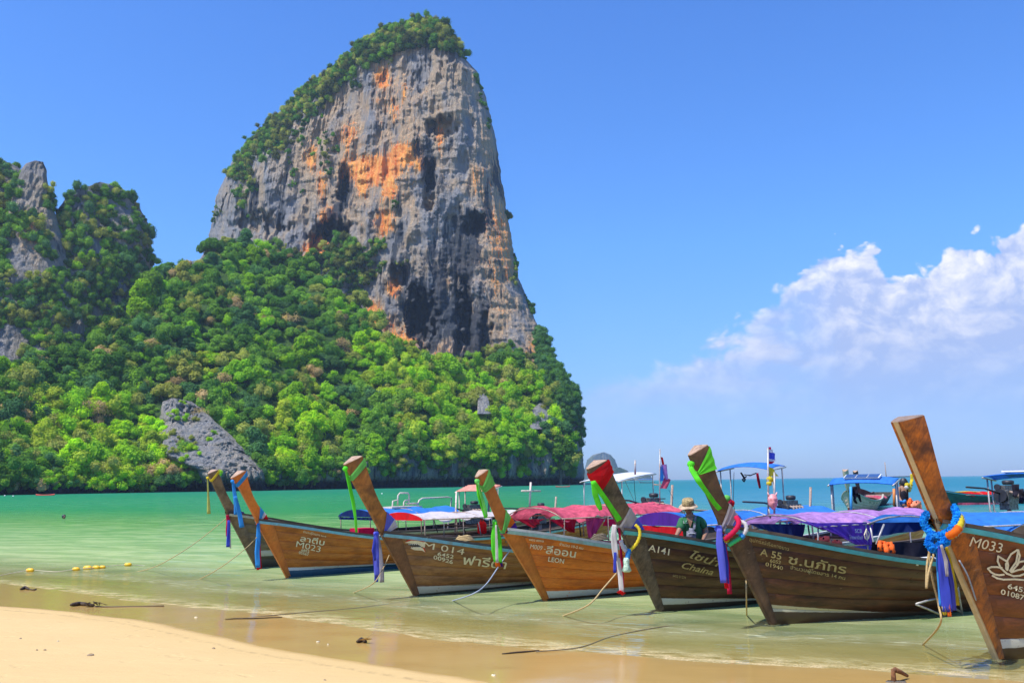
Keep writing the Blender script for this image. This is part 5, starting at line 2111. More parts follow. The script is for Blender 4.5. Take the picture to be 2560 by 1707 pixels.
def engine(b, px, py, lat=0.0, s=1.0, tiller=True):
    """car engine on its pivot with pulleys, manifold pipes, tiller and shaft"""
    t, z = b.plane(px, py, lat)
    o = Vector((t, lat, z))
    r = b.root
    mb = MB()
    mb.box(o + Vector((0, 0, 0)), (0.52 * s, 0.30 * s, 0.30 * s))
    mb.box(o + Vector((0, 0, 0.19 * s)), (0.46 * s, 0.16 * s, 0.10 * s))
    mb.box(o + Vector((0.30 * s, 0, -0.04 * s)), (0.16 * s, 0.24 * s, 0.22 * s))
    mb.box(o + Vector((0, 0, -0.22 * s)), (0.36 * s, 0.22 * s, 0.14 * s))
    e = mb.build("engine", M_ENG, r)
    for k in range(4):
        mb = MB()
        x = (-0.18 + 0.12 * k) * s
        mb.tube([o + Vector((x, -0.14 * s, 0.1 * s)), o + Vector((x, -0.24 * s, 0.08 * s)), o + Vector((x, -0.26 * s, -0.04 * s))], 0.028 * s, 6)
        mb.build("manifold_pipe", M_PIPER, e, True)
    mb = MB()
    Ry = Matrix.Rotation(math.pi / 2, 3, 'Y')
    mb.lathe([(0.14 * s, -0.02), (0.15 * s, 0), (0.14 * s, 0.02)], 14, o + Vector((-0.30 * s, 0, 0.02)), Ry)
    mb.lathe([(0.07 * s, -0.02), (0.07 * s, 0.02)], 12, o + Vector((-0.30 * s, 0.05 * s, 0.2 * s)), Ry)
    mb.build("pulley", M_BLACK, e)
    mb = MB()
    mb.lathe([(0.10 * s, 0), (0.12 * s, 0.03), (0.12 * s, 0.08), (0.08 * s, 0.10)], 12, o + Vector((0.05, 0.0, 0.25 * s)))
    mb.build("air_filter", M_BLACK, e, True)
    mb = MB()
    mb.tube([o + Vector((0.1, -0.28 * s, -0.04)), o + Vector((0.35, -0.3 * s, 0.0)), o + Vector((0.42, -0.3 * s, 0.55 * s))], 0.032 * s, 7)
    mb.build("exhaust_pipe", M_PIPER, e, True)
    if tiller:
        mb = MB()
        mb.tube([o + Vector((-0.25 * s, 0.0, 0.05)), o + Vector((-0.8, 0.05, 0.18)), o + Vector((-1.5, 0.05, 0.22))], 0.02, 6)
        mb.build("tiller", M_BLACK, e, True)
        mb = MB()
        mb.tube([o + Vector((0.35, 0, -0.02)), o + Vector((2.2, 0.0, -0.25 + 0.1)), o + Vector((4.2, 0, -0.35))], 0.026, 6)
        mb.build("propeller_shaft", M_PIPER, e, True)
    mb = MB()
    mb.tube([o + Vector((0, 0, -0.2)), o + Vector((0, 0, -0.75))], 0.045, 8)
    mb.build("engine_pivot", M_PIPER, e, True)
    return e


def polepx(b, pts, rad, mat, lat=0.0, name="pole", root=None, lats=None):
    P_ = []
    for i, (x, y) in enumerate(pts):
        la = lat if lats is None else lats[i]
        t, z = b.plane(x, y, la)
        P_.append((t, la, z))
    mb = MB()
    mb.tube(P_, rad, 7)
    return mb.build(name, mat, root or b.root, True)


GB = "long-tail boats moored in a row at the beach"
BLUE1 = simple("light_blue_rail_paint", (0.16, 0.42, 0.62), 0.5, 0.2, 8, dirt=(0.22, 0.26, 0.25))
TURQ = simple("turquoise_rail_paint", (0.07, 0.42, 0.52), 0.5, 0.2, 8, dirt=(0.14, 0.30, 0.33))
TURQG = simple("greyish_turquoise_rail_paint", (0.26, 0.44, 0.48), 0.5, 0.2, 8, dirt=(0.30, 0.30, 0.26))
CREAMW = (0.55, 0.52, 0.40)
DKB = (0.07, 0.05, 0.035)
RK = -0.40

# far left, almost hidden
b0 = Boat((640, 1418), 50, [(518, 1184), (536, 1222), (564, 1279), (640, 1418)], [(545, 1174), (565, 1230), (586, 1267), (608, 1281)], (566, 1281), bw=0.15)
b0.build("dark brown long-tail boat with yellow sash, leftmost of the row", GB,
         wood("dark_hull_a", (0.12, 0.085, 0.05), (0.22, 0.165, 0.10), (0.05, 0.036, 0.024), 0.5, ((0.50, 0.47, 0.38), (0.13, 0.105, 0.07), 0.27, 0.14, 0.0, 0.0)),
         wood("dark_prow_a", (0.13, 0.085, 0.05), (0.24, 0.17, 0.10), (0.06, 0.04, 0.025), 0.5, None, RK), rail=simple("grey_white_rail", (0.42, 0.40, 0.36), 0.6))
b1 = Boat((717, 1442), 47, [(576, 1195), (588, 1206), (636, 1297), (717, 1442)], [(615, 1176), (627, 1226), (641, 1257), (664, 1288)], (640, 1299), bw=0.17, bwb=0.11)
b1.build("orange brown long-tail boat marked M023 with blue sash on its prow", GB,
         wood("amber_hull_b", (0.34, 0.090, 0.013), (0.52, 0.175, 0.028), (0.11, 0.035, 0.011), 0.30, ((0.62, 0.60, 0.55), (0.045, 0.13, 0.22), 0.14, 0.07, 0.02, 0.012), darkamt=0.7),
         wood("orange_prow_b", (0.52, 0.130, 0.018), (0.62, 0.19, 0.030), (0.32, 0.085, 0.015), 0.3, None, RK, 0.6, 0.5), rail=BLUE1, cap=M_CAP)
b2 = Boat((1037, 1488), 43, [(858, 1161), (880, 1206), (944, 1322), (1037, 1488)], [(907, 1140), (935, 1222), (957, 1273), (985, 1300)], (950, 1330), bw=0.17, bwb=0.11)
b2.build("weathered brown long-tail boat marked M 014 with shark mouth painting", GB,
         wood("olive_brown_hull_c", (0.20, 0.088, 0.034), (0.36, 0.185, 0.072), (0.070, 0.036, 0.020), 0.40, ((0.52, 0.50, 0.38), (0.08, 0.075, 0.05), 0.02, 0.13, 0.035, 0.0)),
         wood("brown_prow_c", (0.16, 0.070, 0.022), (0.44, 0.185, 0.040), (0.07, 0.035, 0.018), 0.40, None, RK, 0.8), rail=BLUE1,
         board=wood("dark_red_stem_c", (0.14, 0.065, 0.03), (0.24, 0.11, 0.045), (0.08, 0.045, 0.025), 0.5, None, RK), strip=None)
b3 = Boat((1361, 1499), 36, [(1187, 1193), (1199, 1205), (1247, 1316), (1361, 1499)], [(1221, 1174), (1230, 1200), (1260, 1272), (1285, 1308)], (1258, 1322), bw=0.14, bwb=0.10)
b3.build("bright orange varnished long-tail boat marked M009 and LEON", GB,
         wood("orange_hull_d", (0.56, 0.120, 0.010), (0.70, 0.20, 0.022), (0.26, 0.055, 0.010), 0.28, ((0.58, 0.56, 0.48), (0.11, 0.06, 0.03), 0.02, 0.12, 0.025, -0.010), darkamt=0.75),
         wood("orange_brown_prow_d", (0.34, 0.105, 0.025), (0.48, 0.16, 0.035), (0.22, 0.07, 0.02), 0.35, None, RK, 0.6, 0.5), rail=TURQG, cap=simple("pale_cap_paint", (0.48, 0.48, 0.45), 0.6, 0.3, 6, dirt=(0.2, 0.18, 0.15)),
         board=wood("orange_stem_d", (0.44, 0.125, 0.018), (0.55, 0.18, 0.03), (0.26, 0.075, 0.016), 0.3, None, RK, 0.7, 0.5))
b4 = Boat((1647, 1527), 33, [(1465, 1172), (1482, 1206), (1546, 1318), (1647, 1527)], [(1519, 1150), (1540, 1205), (1568, 1262), (1604, 1318)], (1548, 1322), bw=0.17, bwb=0.13)
b4.build("dark long-tail boat marked A141 with red cloth on its rough grey prow", GB,
         wood("black_brown_hull_e", (0.042, 0.017, 0.010), (0.105, 0.048, 0.024), (0.014, 0.008, 0.007), 0.28, ((0.50, 0.50, 0.40), DKB, 0.10, 0.10, 0.04, 0.025)),
         wood("grey_brown_prow_e", (0.085, 0.062, 0.036), (0.20, 0.15, 0.09), (0.03, 0.024, 0.018), 0.7, None, RK, 2.0), rail=TURQ)
b5 = Boat((1927, 1560), 25, [(1719, 1138), (1732, 1166), (1800, 1318), (1927, 1560)], [(1771, 1112), (1799, 1213), (1825, 1270), (1868, 1318)], (1802, 1316), bw=0.16, bwb=0.13)
b5.build("dark brown long-tail boat marked A 55 with lime green sash", GB,
         wood("dark_walnut_hull_f", (0.048, 0.018, 0.010), (0.125, 0.048, 0.023), (0.014, 0.008, 0.006), 0.26, ((0.50, 0.47, 0.33), (0.09, 0.055, 0.035), 0.18, 0.09, 0.05, 0.06)),
         wood("walnut_prow_f", (0.065, 0.036, 0.022), (0.14, 0.080, 0.045), (0.03, 0.020, 0.014), 0.45, None, RK, 0.8), rail=TURQ)
b6 = Boat((2491, 1650), 28, [(2226, 1056), (2246, 1102), (2338, 1325), (2491, 1650)], [(2312, 1038), (2351, 1183), (2374, 1263), (2412, 1305)], (2334, 1303), fw=0.07, bw=0.17, bwb=0.12)
b6.build("rust brown long-tail boat marked M033 with lotus emblem and blue garland", GB,
         wood("rust_hull_g", (0.13, 0.036, 0.014), (0.24, 0.070, 0.020), (0.045, 0.020, 0.013), 0.30, ((0.60, 0.56, 0.45), (0.10, 0.05, 0.025), 0.13, 0.10, 0.0, 0.0)),
         wood("flamed_rust_prow_g", (0.13, 0.040, 0.014), (0.50, 0.150, 0.016), (0.07, 0.024, 0.012), 0.30, None, RK, 1.6, 0.9), rail=TURQ,
         strip=simple("cream_stem_strip", (0.50, 0.38, 0.20), 0.6, 0.2, 8), endm=simple("grey_brown_end", (0.24, 0.17, 0.13), 0.8, 0.3, 12))
for nm, b in (("b0", b0), ("b1", b1), ("b2", b2), ("b3", b3), ("b4", b4), ("b5", b5), ("b6", b6)):
    print(nm, "S", tuple(round(q, 2) for q in b.S), "junction", round(b.tj, 2), round(b.zj, 2), "top", [tuple(round(float(c), 2) for c in q) for q in (b.F[0], b.B[0])])

# ------------------------------------------------------------------ what stands on each hull
canopy(b0, (847, 1287), (893, 1273), 6.5, 0.75, CLOTH['tarp'], lun=CLOTH['navy'], front=CLOTH['navy'], front_drop=0.07, frame=M_PIPER)
canopy(b1, (955, 1294), (1002, 1280), 7.2, 0.8, CLOTH['pearl'], lun=CLOTH['red'], wr=0.012, zend=-0.03, rear_scale=0.75, frame=M_PIPER)
canopy(b2, (1262, 1290), (1330, 1266), 7.0, 0.85, CLOTH['pink'], wr=0.035, sag=0.07, frame=M_PIPER)
canopy(b3, (1580, 1305), (1655, 1280), 7.6, 0.85, CLOTH['tarp'], lun=CLOTH['purple'], front=CLOTH['red'], front_drop=0.42)
canopy(b4, (1848, 1306), (1935, 1284), 6.6, 0.85, CLOTH['mauve'], wr=0.02)
canopy(b5, (2180, 1305), (2262, 1286), 8.0, 0.85, CLOTH['tarp'])
canopy(b6, (2700, 1400), (2800, 1380), 8.0, 0.85, CLOTH['tarp'])
# side curtains
curtain(b2, [(1288, 1297), (1364, 1297), (1352, 1302), (1335, 1319)], CLOTH['deepred'], -0.83)
curtain(b2, [(1372, 1298), (1442, 1298), (1436, 1331), (1428, 1330)], CLOTH['deepred'], -0.83)
curtain(b2, [(1463, 1292), (1514, 1296), (1486, 1340), (1474, 1344)], CLOTH['magenta'], -0.84, label="magenta printed cloth hanging from the canopy rail")
curtain(b2, [(1514, 1296), (1600, 1300), (1590, 1316), (1510, 1314)], CLOTH['crimson'], -0.82)
curtain(b2, [(1290, 1345), (1560, 1352), (1560, 1372), (1290, 1365)], CLOTH['magenta'], -0.78)
c_, q_ = curtain(b4, [(2036, 1307), (2181, 1305), (2181, 1361), (2140, 1361)], CLOTH['scb'], -0.86, label="purple banner with bank name hanging from the canopy", nfold=30, depth_=0.015)
curtain(b4, [(1985, 1300), (2040, 1306), (2145, 1362), (2085, 1330)], CLOTH['scb'], -0.87, nfold=10)
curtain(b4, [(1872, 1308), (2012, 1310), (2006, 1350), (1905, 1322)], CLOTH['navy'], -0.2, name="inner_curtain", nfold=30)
curtain(b4, [(2094, 1368), (2182, 1362), (2178, 1388), (2100, 1384)], CLOTH['violet'], -0.80)
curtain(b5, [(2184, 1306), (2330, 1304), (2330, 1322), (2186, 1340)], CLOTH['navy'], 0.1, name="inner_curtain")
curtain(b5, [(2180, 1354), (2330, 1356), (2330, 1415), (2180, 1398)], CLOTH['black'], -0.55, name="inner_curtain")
curtain(b3, [(1770, 1360), (1880, 1372), (1880, 1400), (1770, 1385)], CLOTH['blue'], -0.6)


def banner_text(b, s, p0, p1, hpx, lat, bold=0.0):
    me = text_mesh(s, bold)
    xs = [v.co.x for v in me.vertices]
    x0, x1 = min(xs), max(xs)
    t0, z0 = b.plane(p0[0], p0[1], lat)
    t1, z1 = b.plane(p1[0], p1[1], lat)
    hm = hpx / FPX * b.depth(t0, lat) / 0.70
    for v in me.vertices:
        f = (v.co.x - x0) / (x1 - x0)
        v.co = (t0 + (t1 - t0) * f, lat, z0 + (z1 - z0) * f + v.co.y * hm)
    return link("lettering", me, M_WHITE, b.root)


banner_text(b4, "SCB", (2138, 1331), (2155, 1331), 9, -0.905, 0.01)
banner_text(b4, "ไทยพาณิชย์", (2124, 1347), (2157, 1347), 8, -0.905, 0.0)
mb = MB()
pp = [(2163, 1345), (2161, 1336), (2166, 1322), (2173, 1334), (2171, 1345), (2167, 1348), (2163, 1345)]
q = [b4.plane(x, y, -0.905) for x, y in pp]
mb.tube([(t, -0.905, z) for t, z in q], 0.010, 5)
mb.build("bank_emblem", M_CREAM, b4.root)
# awnings over the helms
awning(b1, (1452, 1203), (1638, 1182), 0.75, simple("white_sheet_roof", (0.62, 0.62, 0.66), 0.5, 0.15, 5), 0.05)
awning(b2, (1793, 1176), (1962, 1164), 0.8, CLOTH['tarp'], 0.10)
awning(b3, (2072, 1211), (2247, 1194), 0.85, CLOTH['tarp'], 0.05, panel=True, scallop=0.006)
awning(b4, (2458, 1190), (2680, 1196), 0.85, CLOTH['tarp'], 0.06, panel=True, scallop=0.006)
awning(b0, (1140, 1228), (1252, 1212), 0.7, simple("faded_red_sheet_roof", (0.62, 0.24, 0.17), 0.6, 0.35, 9), 0.02, scallop=0.02, frame=M_PIPEP)
# pipe frames seen above the canopies
polepx(b0, [(980, 1278), (982, 1252), (994, 1249), (994, 1262)], 0.022, M_PIPEP, 0.3, "rail_frame")
polepx(b0, [(994, 1262), (995, 1238), (1000, 1232), (1020, 1232), (1023, 1238), (1022, 1262)], 0.022, M_PIPEP, 0.3, "rail_frame")
polepx(b0, [(1008, 1275), (1010, 1254), (1014, 1250), (1024, 1250)], 0.022, M_PIPEP, 0.3, "rail_frame")
polepx(b0, [(1016, 1258), (1045, 1258)], 0.026, M_PIPEP, 0.3, "rail_frame")
polepx(b0, [(1044, 1280), (1045, 1258), (1048, 1250), (1056, 1245), (1120, 1242), (1129, 1244), (1127, 1262), (1122, 1300), (1118, 1328)], 0.022, M_PIPEP, 0.3, "rail_frame")
mb = MB()
t_, z_ = b0.plane(985, 1268, 0.3)
mb.box((t_ + 0.3, 0.3, z_), (1.2, 0.5, 0.05))
mb.build("white_board", M_PIPEP, b0.root)
polepx(b1, [(1138, 1330), (1141, 1228)], 0.024, M_PIPEP, 0.5, "pole")
polepx(b1, [(1327, 1205), (1324, 1270)], 0.03, M_PIPEP, -0.2, "pole")
polepx(b1, [(1304, 1227), (1351, 1227)], 0.026, M_PIPEP, -0.2, "cross_bar")
polepx(b2, [(1588, 1150), (1588, 1186)], 0.022, M_PIPE, 0.0, "pole")
engine(b0, 1183, 1282, 0.0, 1.1)
engine(b1, 1350, 1285, 0.0, 0.9)
engine(b2, 1632, 1268, 0.2, 0.95)
engine(b3, 1975, 1275, 0.2, 0.9)
engine(b4, 2520, 1240, 0.0, 1.0)
# red pads and gear
for (b, px, py, la, sz, mt, nm) in [(b1, 905, 1328, -0.2, (0.45, 0.35, 0.16), CLOTH['crimson'], "cushion"), (b1, 1085, 1350, 0.1, (1.2, 0.7, 0.2), M_CAP, "locker_box")]:
    t_, z_ = b.plane(px, py, la)
    mb = MB()
    mb.box((t_, la, z_), sz)
    mb.build(nm, mt, b.root)
t_, z_ = b5.plane(2300, 1405, -0.7)
mb = MB()
pts = [b5.plane(x, y, -0.7) for x, y in [(2292, 1413), (2293, 1400), (2300, 1396), (2332, 1393), (2340, 1398), (2342, 1412)]]
mb.tube([(a_, -0.7, c_) for a_, c_ in pts], 0.022, 8)
mb.build("hand_rail", M_WHITE, b5.root, True)

# lettering
lettering(b1, "จำนวนผู้โดยสาร ๑๐-๒", (757, 1330), (814, 1342), 5, M_CREAM, 0.0)
lettering(b1, "ลาตีบ", (749, 1351), (809, 1362), 13, M_CREAM, 0.02)
lettering(b1, "M023", (739, 1365), (799, 1379), 14, M_CREAM, 0.03)
lettering(b1, "6852", (752, 1376), (772, 1380), 6, M_CREAM, 0.02)
lettering(b1, "05567", (746, 1382), (770, 1388), 6, M_CREAM, 0.02)
lettering(b2, "จำนวนผู้โดยสาร 12-2 คน", (1071, 1349), (1153, 1364), 7, M_CREAMF, 0.0)
lettering(b2, "M 014", (1056, 1368), (1158, 1385), 15, M_CREAM, 0.05)
lettering(b2, "6452", (1092, 1387), (1132, 1395), 9, M_CREAM, 0.03)
lettering(b2, "00926", (1082, 1395), (1130, 1408), 9, M_CREAM, 0.03)
lettering(b2, "ฟารีด้า", (1154, 1408), (1262, 1420), 20, M_CREAM, 0.03)
lettering(b3, "6452 00970", (1322, 1349), (1358, 1354), 4.5, M_CREAM, 0.01)
lettering(b3, "M009 -", (1324, 1369), (1362, 1375), 11, M_CREAM, 0.04)
lettering(b3, "จำนวน 10-2 คน", (1397, 1361), (1456, 1372), 6, M_CREAM, 0.01)
lettering(b3, "ลีออน", (1363, 1381), (1437, 1392), 17, M_CREAM, 0.03)
lettering(b3, "LEON", (1369, 1401), (1408, 1407), 11, M_CREAM, 0.03)
lettering(b4, "A141", (1619, 1374), (1671, 1386), 15, M_CREAM, 0.035)
lettering(b4, "ไชน่า", (1722, 1392), (1796, 1416), 17, M_GOLD, 0.02, 0.4)
lettering(b4, "Chaina", (1702, 1418), (1780, 1436), 15, M_GOLD, 0.015, 0.4)
lettering(b4, "6452 01234", (1680, 1440), (1712, 1445), 6, M_GOLD, 0.0)
lettering(b5, "อุปกรณ์เรือหางยาว", (1872, 1350), (1970, 1375), 8, M_GOLD, 0.0)
lettering(b5, "A 55", (1898, 1385), (1951, 1397), 16, M_GOLD, 0.03)
lettering(b5, "6052", (1923, 1403), (1950, 1408), 8, M_GOLD, 0.02)
lettering(b5, "01940", (1912, 1412), (1955, 1423), 9, M_GOLD, 0.02)
lettering(b5, "ช.นภัทร", (1968, 1406), (2112, 1432), 20, M_GOLD, 0.03)
lettering(b5, "จำนวนผู้โดยสาร 14 คน", (1973, 1420), (2110, 1447), 8, M_GOLD, 0.01)
lettering(b6, "M033", (2420, 1362), (2501, 1380), 23, M_CREAM, 0.045, 0.12)
lettering(b6, "6452", (2515, 1468), (2566, 1482), 12, M_CREAM, 0.04)
lettering(b6, "01087", (2498, 1482), (2556, 1498), 12, M_CREAM, 0.04)
# lotus emblem (zoomed reading /7.84 + (2380,1300))
zz8 = lambda pts: [(2380 + x / 7.84, 1300 + y / 7.84) for x, y in pts]
LOT = [[(1150, 985), (1110, 970), (1230, 800), (1270, 570), (1300, 680), (1260, 850), (1130, 1000)],
       [(1245, 570), (1130, 650), (1060, 770)],
       [(1060, 960), (1035, 930), (1030, 840), (1060, 800), (880, 690), (870, 790), (930, 920), (1050, 1030), (1180, 1080), (1300, 1070), (1430, 1020)],
       [(1060, 960), (1075, 870), (1060, 800)],
       [(950, 920), (860, 900), (750, 900), (680, 930), (740, 1000), (820, 1045), (900, 1060), (990, 1050)],
       [(1150, 1000), (1260, 960), (1360, 940), (1430, 970)], [(1240, 850), (1300, 800), (1420, 780)],
       [(1340, 940), (1400, 870), (1450, 800)]]
for pl_ in LOT:
    emblem(b6, stroke(zz8(pl_), 4.6), M_CREAM, "lotus_emblem_line")
emblem(b6, stroke(zz8([(770, 1070), (860, 1120), (980, 1145), (1200, 1140), (1330, 1150), (1450, 1160)]), 4.4), M_CREAM, "lotus_emblem_line")
# shark mouth (zoomed reading /7.35 + (940,1180))
sk = lambda pts: [(940 + x / 7.35, 1180 + y / 7.35) for x, y in pts]
M_REDP = simple("red_paint", (0.55, 0.05, 0.03), 0.5, 0.2, 20)
emblem(b2, [sk([(525, 1280), (600, 1225), (700, 1205), (820, 1212), (900, 1240), (880, 1275), (760, 1245), (640, 1240)])], M_REDP, "shark_painting")
emblem(b2, [sk([(525, 1285), (640, 1243), (760, 1248), (880, 1278), (900, 1340), (840, 1365), (760, 1310), (640, 1300)])], M_CREAM, "shark_painting")
emblem(b2, [sk([(560, 1300), (640, 1303), (760, 1313), (825, 1362), (740, 1360), (640, 1350)])], M_BLACK, "shark_mouth")
emblem(b2, [sk([(625, 1385), (700, 1368), (820, 1366), (870, 1400), (900, 1460), (840, 1430), (700, 1420)])], M_CREAM, "shark_painting")
emblem(b2, [sk([(850, 1360), (885, 1380), (905, 1470), (868, 1410)])], M_REDP, "shark_painting", None, 0.024)
emblem(b2, [sk([(870, 1215), (940, 1185), (915, 1245)])], M_CREAM, "shark_painting", None, 0.024)
emblem(b2, [sk([(590 + 34 * k, 1306), (612 + 34 * k, 1308), (602 + 34 * k, 1328)]) for k in range(6)] + [sk([(640 + 30 * k, 1376), (660 + 30 * k, 1374), (650 + 30 * k, 1354)]) for k in range(6)], M_WHITE, "shark_teeth", None, 0.025)
# ------------------------------------------------------------------ ribbons, sashes and garlands on the prows
GR = "coloured cloth tied round the prows"


def cloth_thing(b, name, label, cat="sash"):
    return on_boat(b, name, label, cat, GR)


# leftmost boat
r_ = cloth_thing(b0, "sash", "thin yellow sash with a long tail on the dark leftmost prow")
sash(b0, r_, 0.12, 0.01, 0.17, 0.06, CLOTH['yellow'])
knot(b0, r_, 519, 1194, 0.035, CLOTH['yellow'])
tail(b0, r_, [(519, 1196), (520, 1220), (521, 1250), (522, 1284)], [3, 4, 6, 9], CLOTH['straw'], -0.03)
r_ = cloth_thing(b0, "sash", "small purple and red sash at the base of the leftmost prow")
sash(b0, r_, 1.0, 0.88, 1.04, 0.95, CLOTH['purple'])
tail(b0, r_, [(568, 1287), (571, 1302), (568, 1325), (568, 1340)], [7, 10, 7, 6], CLOTH['crimson'], -0.05, seed=3)
tail(b0, r_, [(572, 1300), (571, 1340), (570, 1367)], [6, 8, 9], CLOTH['blue'], -0.09, seed=4)
tail(b0, r_, [(574, 1302), (575, 1340), (576, 1370)], [4, 4, 4], CLOTH['white'], -0.03, seed=5)
# M023
r_ = cloth_thing(b1, "sash", "sky blue sash with twisted tail at the top of the orange prow")
sash(b1, r_, 0.13, 0.02, 0.20, 0.10, CLOTH['sky'])
knot(b1, r_, 581, 1203, 0.04, CLOTH['sky'])
tail(b1, r_, [(582, 1203), (586, 1230), (591, 1262), (592, 1286)], [6, 9, 12, 14], CLOTH['sky'], -0.03, seed=6)
tail(b1, r_, [(588, 1240), (594, 1265), (600, 1290), (605, 1318)], [8, 10, 11, 12], CLOTH['sky'], -0.07, seed=7)
r_ = cloth_thing(b1, "sash", "blue, white and red sash low on the orange prow marked M023")
sash(b1, r_, 0.98, 0.72, 1.06, 0.84, CLOTH['sky'])
sash(b1, r_, 1.04, 0.84, 1.08, 0.90, CLOTH['white'], grow=0.016)
sash(b1, r_, 1.07, 0.90, 1.13, 0.97, CLOTH['red'], grow=0.014)
tail(b1, r_, [(646, 1308), (646, 1340), (643, 1380), (645, 1418)], [7, 11, 12, 12], CLOTH['sky'], -0.07, seed=8, thick=0.025)
tail(b1, r_, [(646, 1320), (648, 1370), (650, 1421)], [5, 7, 9], CLOTH['red'], -0.02, seed=9)
tail(b1, r_, [(643, 1380), (645, 1424)], [4, 7], CLOTH['red'], -0.05, seed=10)
# M 014
r_ = cloth_thing(b2, "sash", "lime green sash with one long tail on the prow marked M 014")
sash(b2, r_, 0.14, 0.03, 0.21, 0.12, CLOTH['green'])
knot(b2, r_, 863, 1171, 0.045, CLOTH['lime'])
tail(b2, r_, [(864, 1172), (873, 1210), (884, 1260), (889, 1298), (891, 1330)], [6, 9, 9, 7, 6], CLOTH['lime'], -0.02, seed=11)
r_ = cloth_thing(b2, "sash", "violet blue and white sash low on the prow marked M 014")
sash(b2, r_, 1.04, 0.76, 1.12, 0.90, CLOTH['violet'])
sash(b2, r_, 1.11, 0.90, 1.17, 0.99, CLOTH['white'], grow=0.014)
knot(b2, r_, 940, 1334, 0.05, CLOTH['violet'])
tail(b2, r_, [(940, 1334), (939, 1370), (941, 1410), (943, 1440)], [10, 16, 15, 13], CLOTH['violet'], -0.09, seed=12, thick=0.018)
tail(b2, r_, [(937, 1345), (933, 1375), (938, 1400)], [5, 7, 6], CLOTH['blue'], -0.12, seed=13)
tail(b2, r_, [(940, 1420), (941, 1454)], [8, 10], CLOTH['blue'], -0.06, seed=14)
tail(b2, r_, [(944, 1336), (950, 1375), (954, 1420), (955, 1455)], [7, 10, 11, 11], CLOTH['greyw'], -0.02, seed=15, thick=0.016)
# M009
r_ = cloth_thing(b3, "sash", "broad pale green sash over the top of the M009 prow")
sash(b3, r_, 0.16, 0.0, 0.28, 0.24, CLOTH['green'])
knot(b3, r_, 1193, 1203, 0.045, CLOTH['green'])
tail(b3, r_, [(1193, 1204), (1198, 1235), (1207, 1265), (1215, 1294)], [7, 12, 12, 9], CLOTH['lime'], -0.03, seed=16, thick=0.02)
tail(b3, r_, [(1195, 1206), (1204, 1240), (1212, 1270), (1217, 1290)], [4, 7, 8, 6], CLOTH['green'], -0.08, seed=17)
r_ = cloth_thing(b3, "sash", "lime, orange and purple sash low on the M009 prow")
sash(b3, r_, 0.94, 0.66, 1.02, 0.80, CLOTH['green'])
sash(b3, r_, 1.01, 0.80, 1.08, 0.90, CLOTH['orange'], grow=0.015)
sash(b3, r_, 1.07, 0.90, 1.13, 0.98, CLOTH['purple'], grow=0.014)
knot(b3, r_, 1237, 1304, 0.045, CLOTH['green'])
tail(b3, r_, [(1237, 1304), (1234, 1340), (1235, 1375), (1240, 1404)], [8, 13, 13, 10], CLOTH['lime'], -0.09, seed=18, thick=0.016)
tail(b3, r_, [(1240, 1308), (1248, 1350), (1251, 1385), (1250, 1406)], [6, 12, 11, 9], CLOTH['lime'], -0.03, seed=19, thick=0.016)
tail(b3, r_, [(1240, 1312), (1241, 1350), (1243, 1406)], [4, 7, 7], CLOTH['white'], -0.12, seed=20)
tail(b3, r_, [(1240, 1395), (1246, 1416)], [8, 13], CLOTH['orange'], -0.05, seed=21)
tail(b3, r_, [(1250, 1390), (1253, 1416)], [6, 9], CLOTH['purple'], -0.02, seed=22)
# A141
r_ = cloth_thing(b4, "sash", "bright red cloth wrapped over the top of the rough grey prow")
sash(b4, r_, 0.06, 0.0, 0.34, 0.16, CLOTH['red'], grow=0.016)
mbt = MB()
q0, q1, q2, q3 = [b4.plane(x, y, -0.175) for x, y in [(1478, 1190), (1521, 1165), (1508, 1188), (1495, 1211)]]
mbt.put([(q0[0], -0.16, q0[1]), (q1[0], -0.20, q1[1]), (q2[0], -0.19, q2[1]), (q3[0], -0.15, q3[1])], [(0, 1, 2, 3)])
mbt.build("sash_corner", CLOTH['red'], r_)
r_ = cloth_thing(b4, "ribbon", "bright lime ribbons hanging from the red wrapped prow", "ribbon")
tail(b4, r_, [(1481, 1202), (1488, 1235), (1497, 1262), (1502, 1274)], [9, 15, 14, 9], CLOTH['lime'], -0.05, seed=23, thick=0.025)
tail(b4, r_, [(1483, 1204), (1505, 1235), (1528, 1268), (1549, 1300)], [12, 14, 13, 15], CLOTH['lime'], -0.18, seed=24)
r_ = cloth_thing(b4, "sash", "white, blue and red sash with long pale tails on the A141 prow")
sash(b4, r_, 0.86, 0.62, 1.00, 0.78, CLOTH['greyw'])
sash(b4, r_, 0.99, 0.78, 1.10, 0.93, CLOTH['violet'], grow=0.016)
sash(b4, r_, 1.08, 0.93, 1.15, 1.02, CLOTH['crimson'], grow=0.014)
tail(b4, r_, [(1536, 1311), (1534, 1340), (1537, 1375), (1541, 1402)], [10, 15, 15, 13], CLOTH['white'], -0.10, seed=25, thick=0.018)
tail(b4, r_, [(1538, 1380), (1537, 1431)], [7, 8], CLOTH['blue'], -0.13, seed=26)
tail(b4, r_, [(1545, 1395), (1551, 1440), (1554, 1480)], [9, 12, 12], CLOTH['white'], -0.06, seed=27, thick=0.016)
tail(b4, r_, [(1548, 1318), (1552, 1370), (1556, 1430), (1558, 1480)], [6, 6, 6, 6], CLOTH['crimson'], 0.0, seed=28)
tail(b4, r_, [(1546, 1478), (1560, 1484)], [12, 14], CLOTH['red'], -0.05, seed=29)


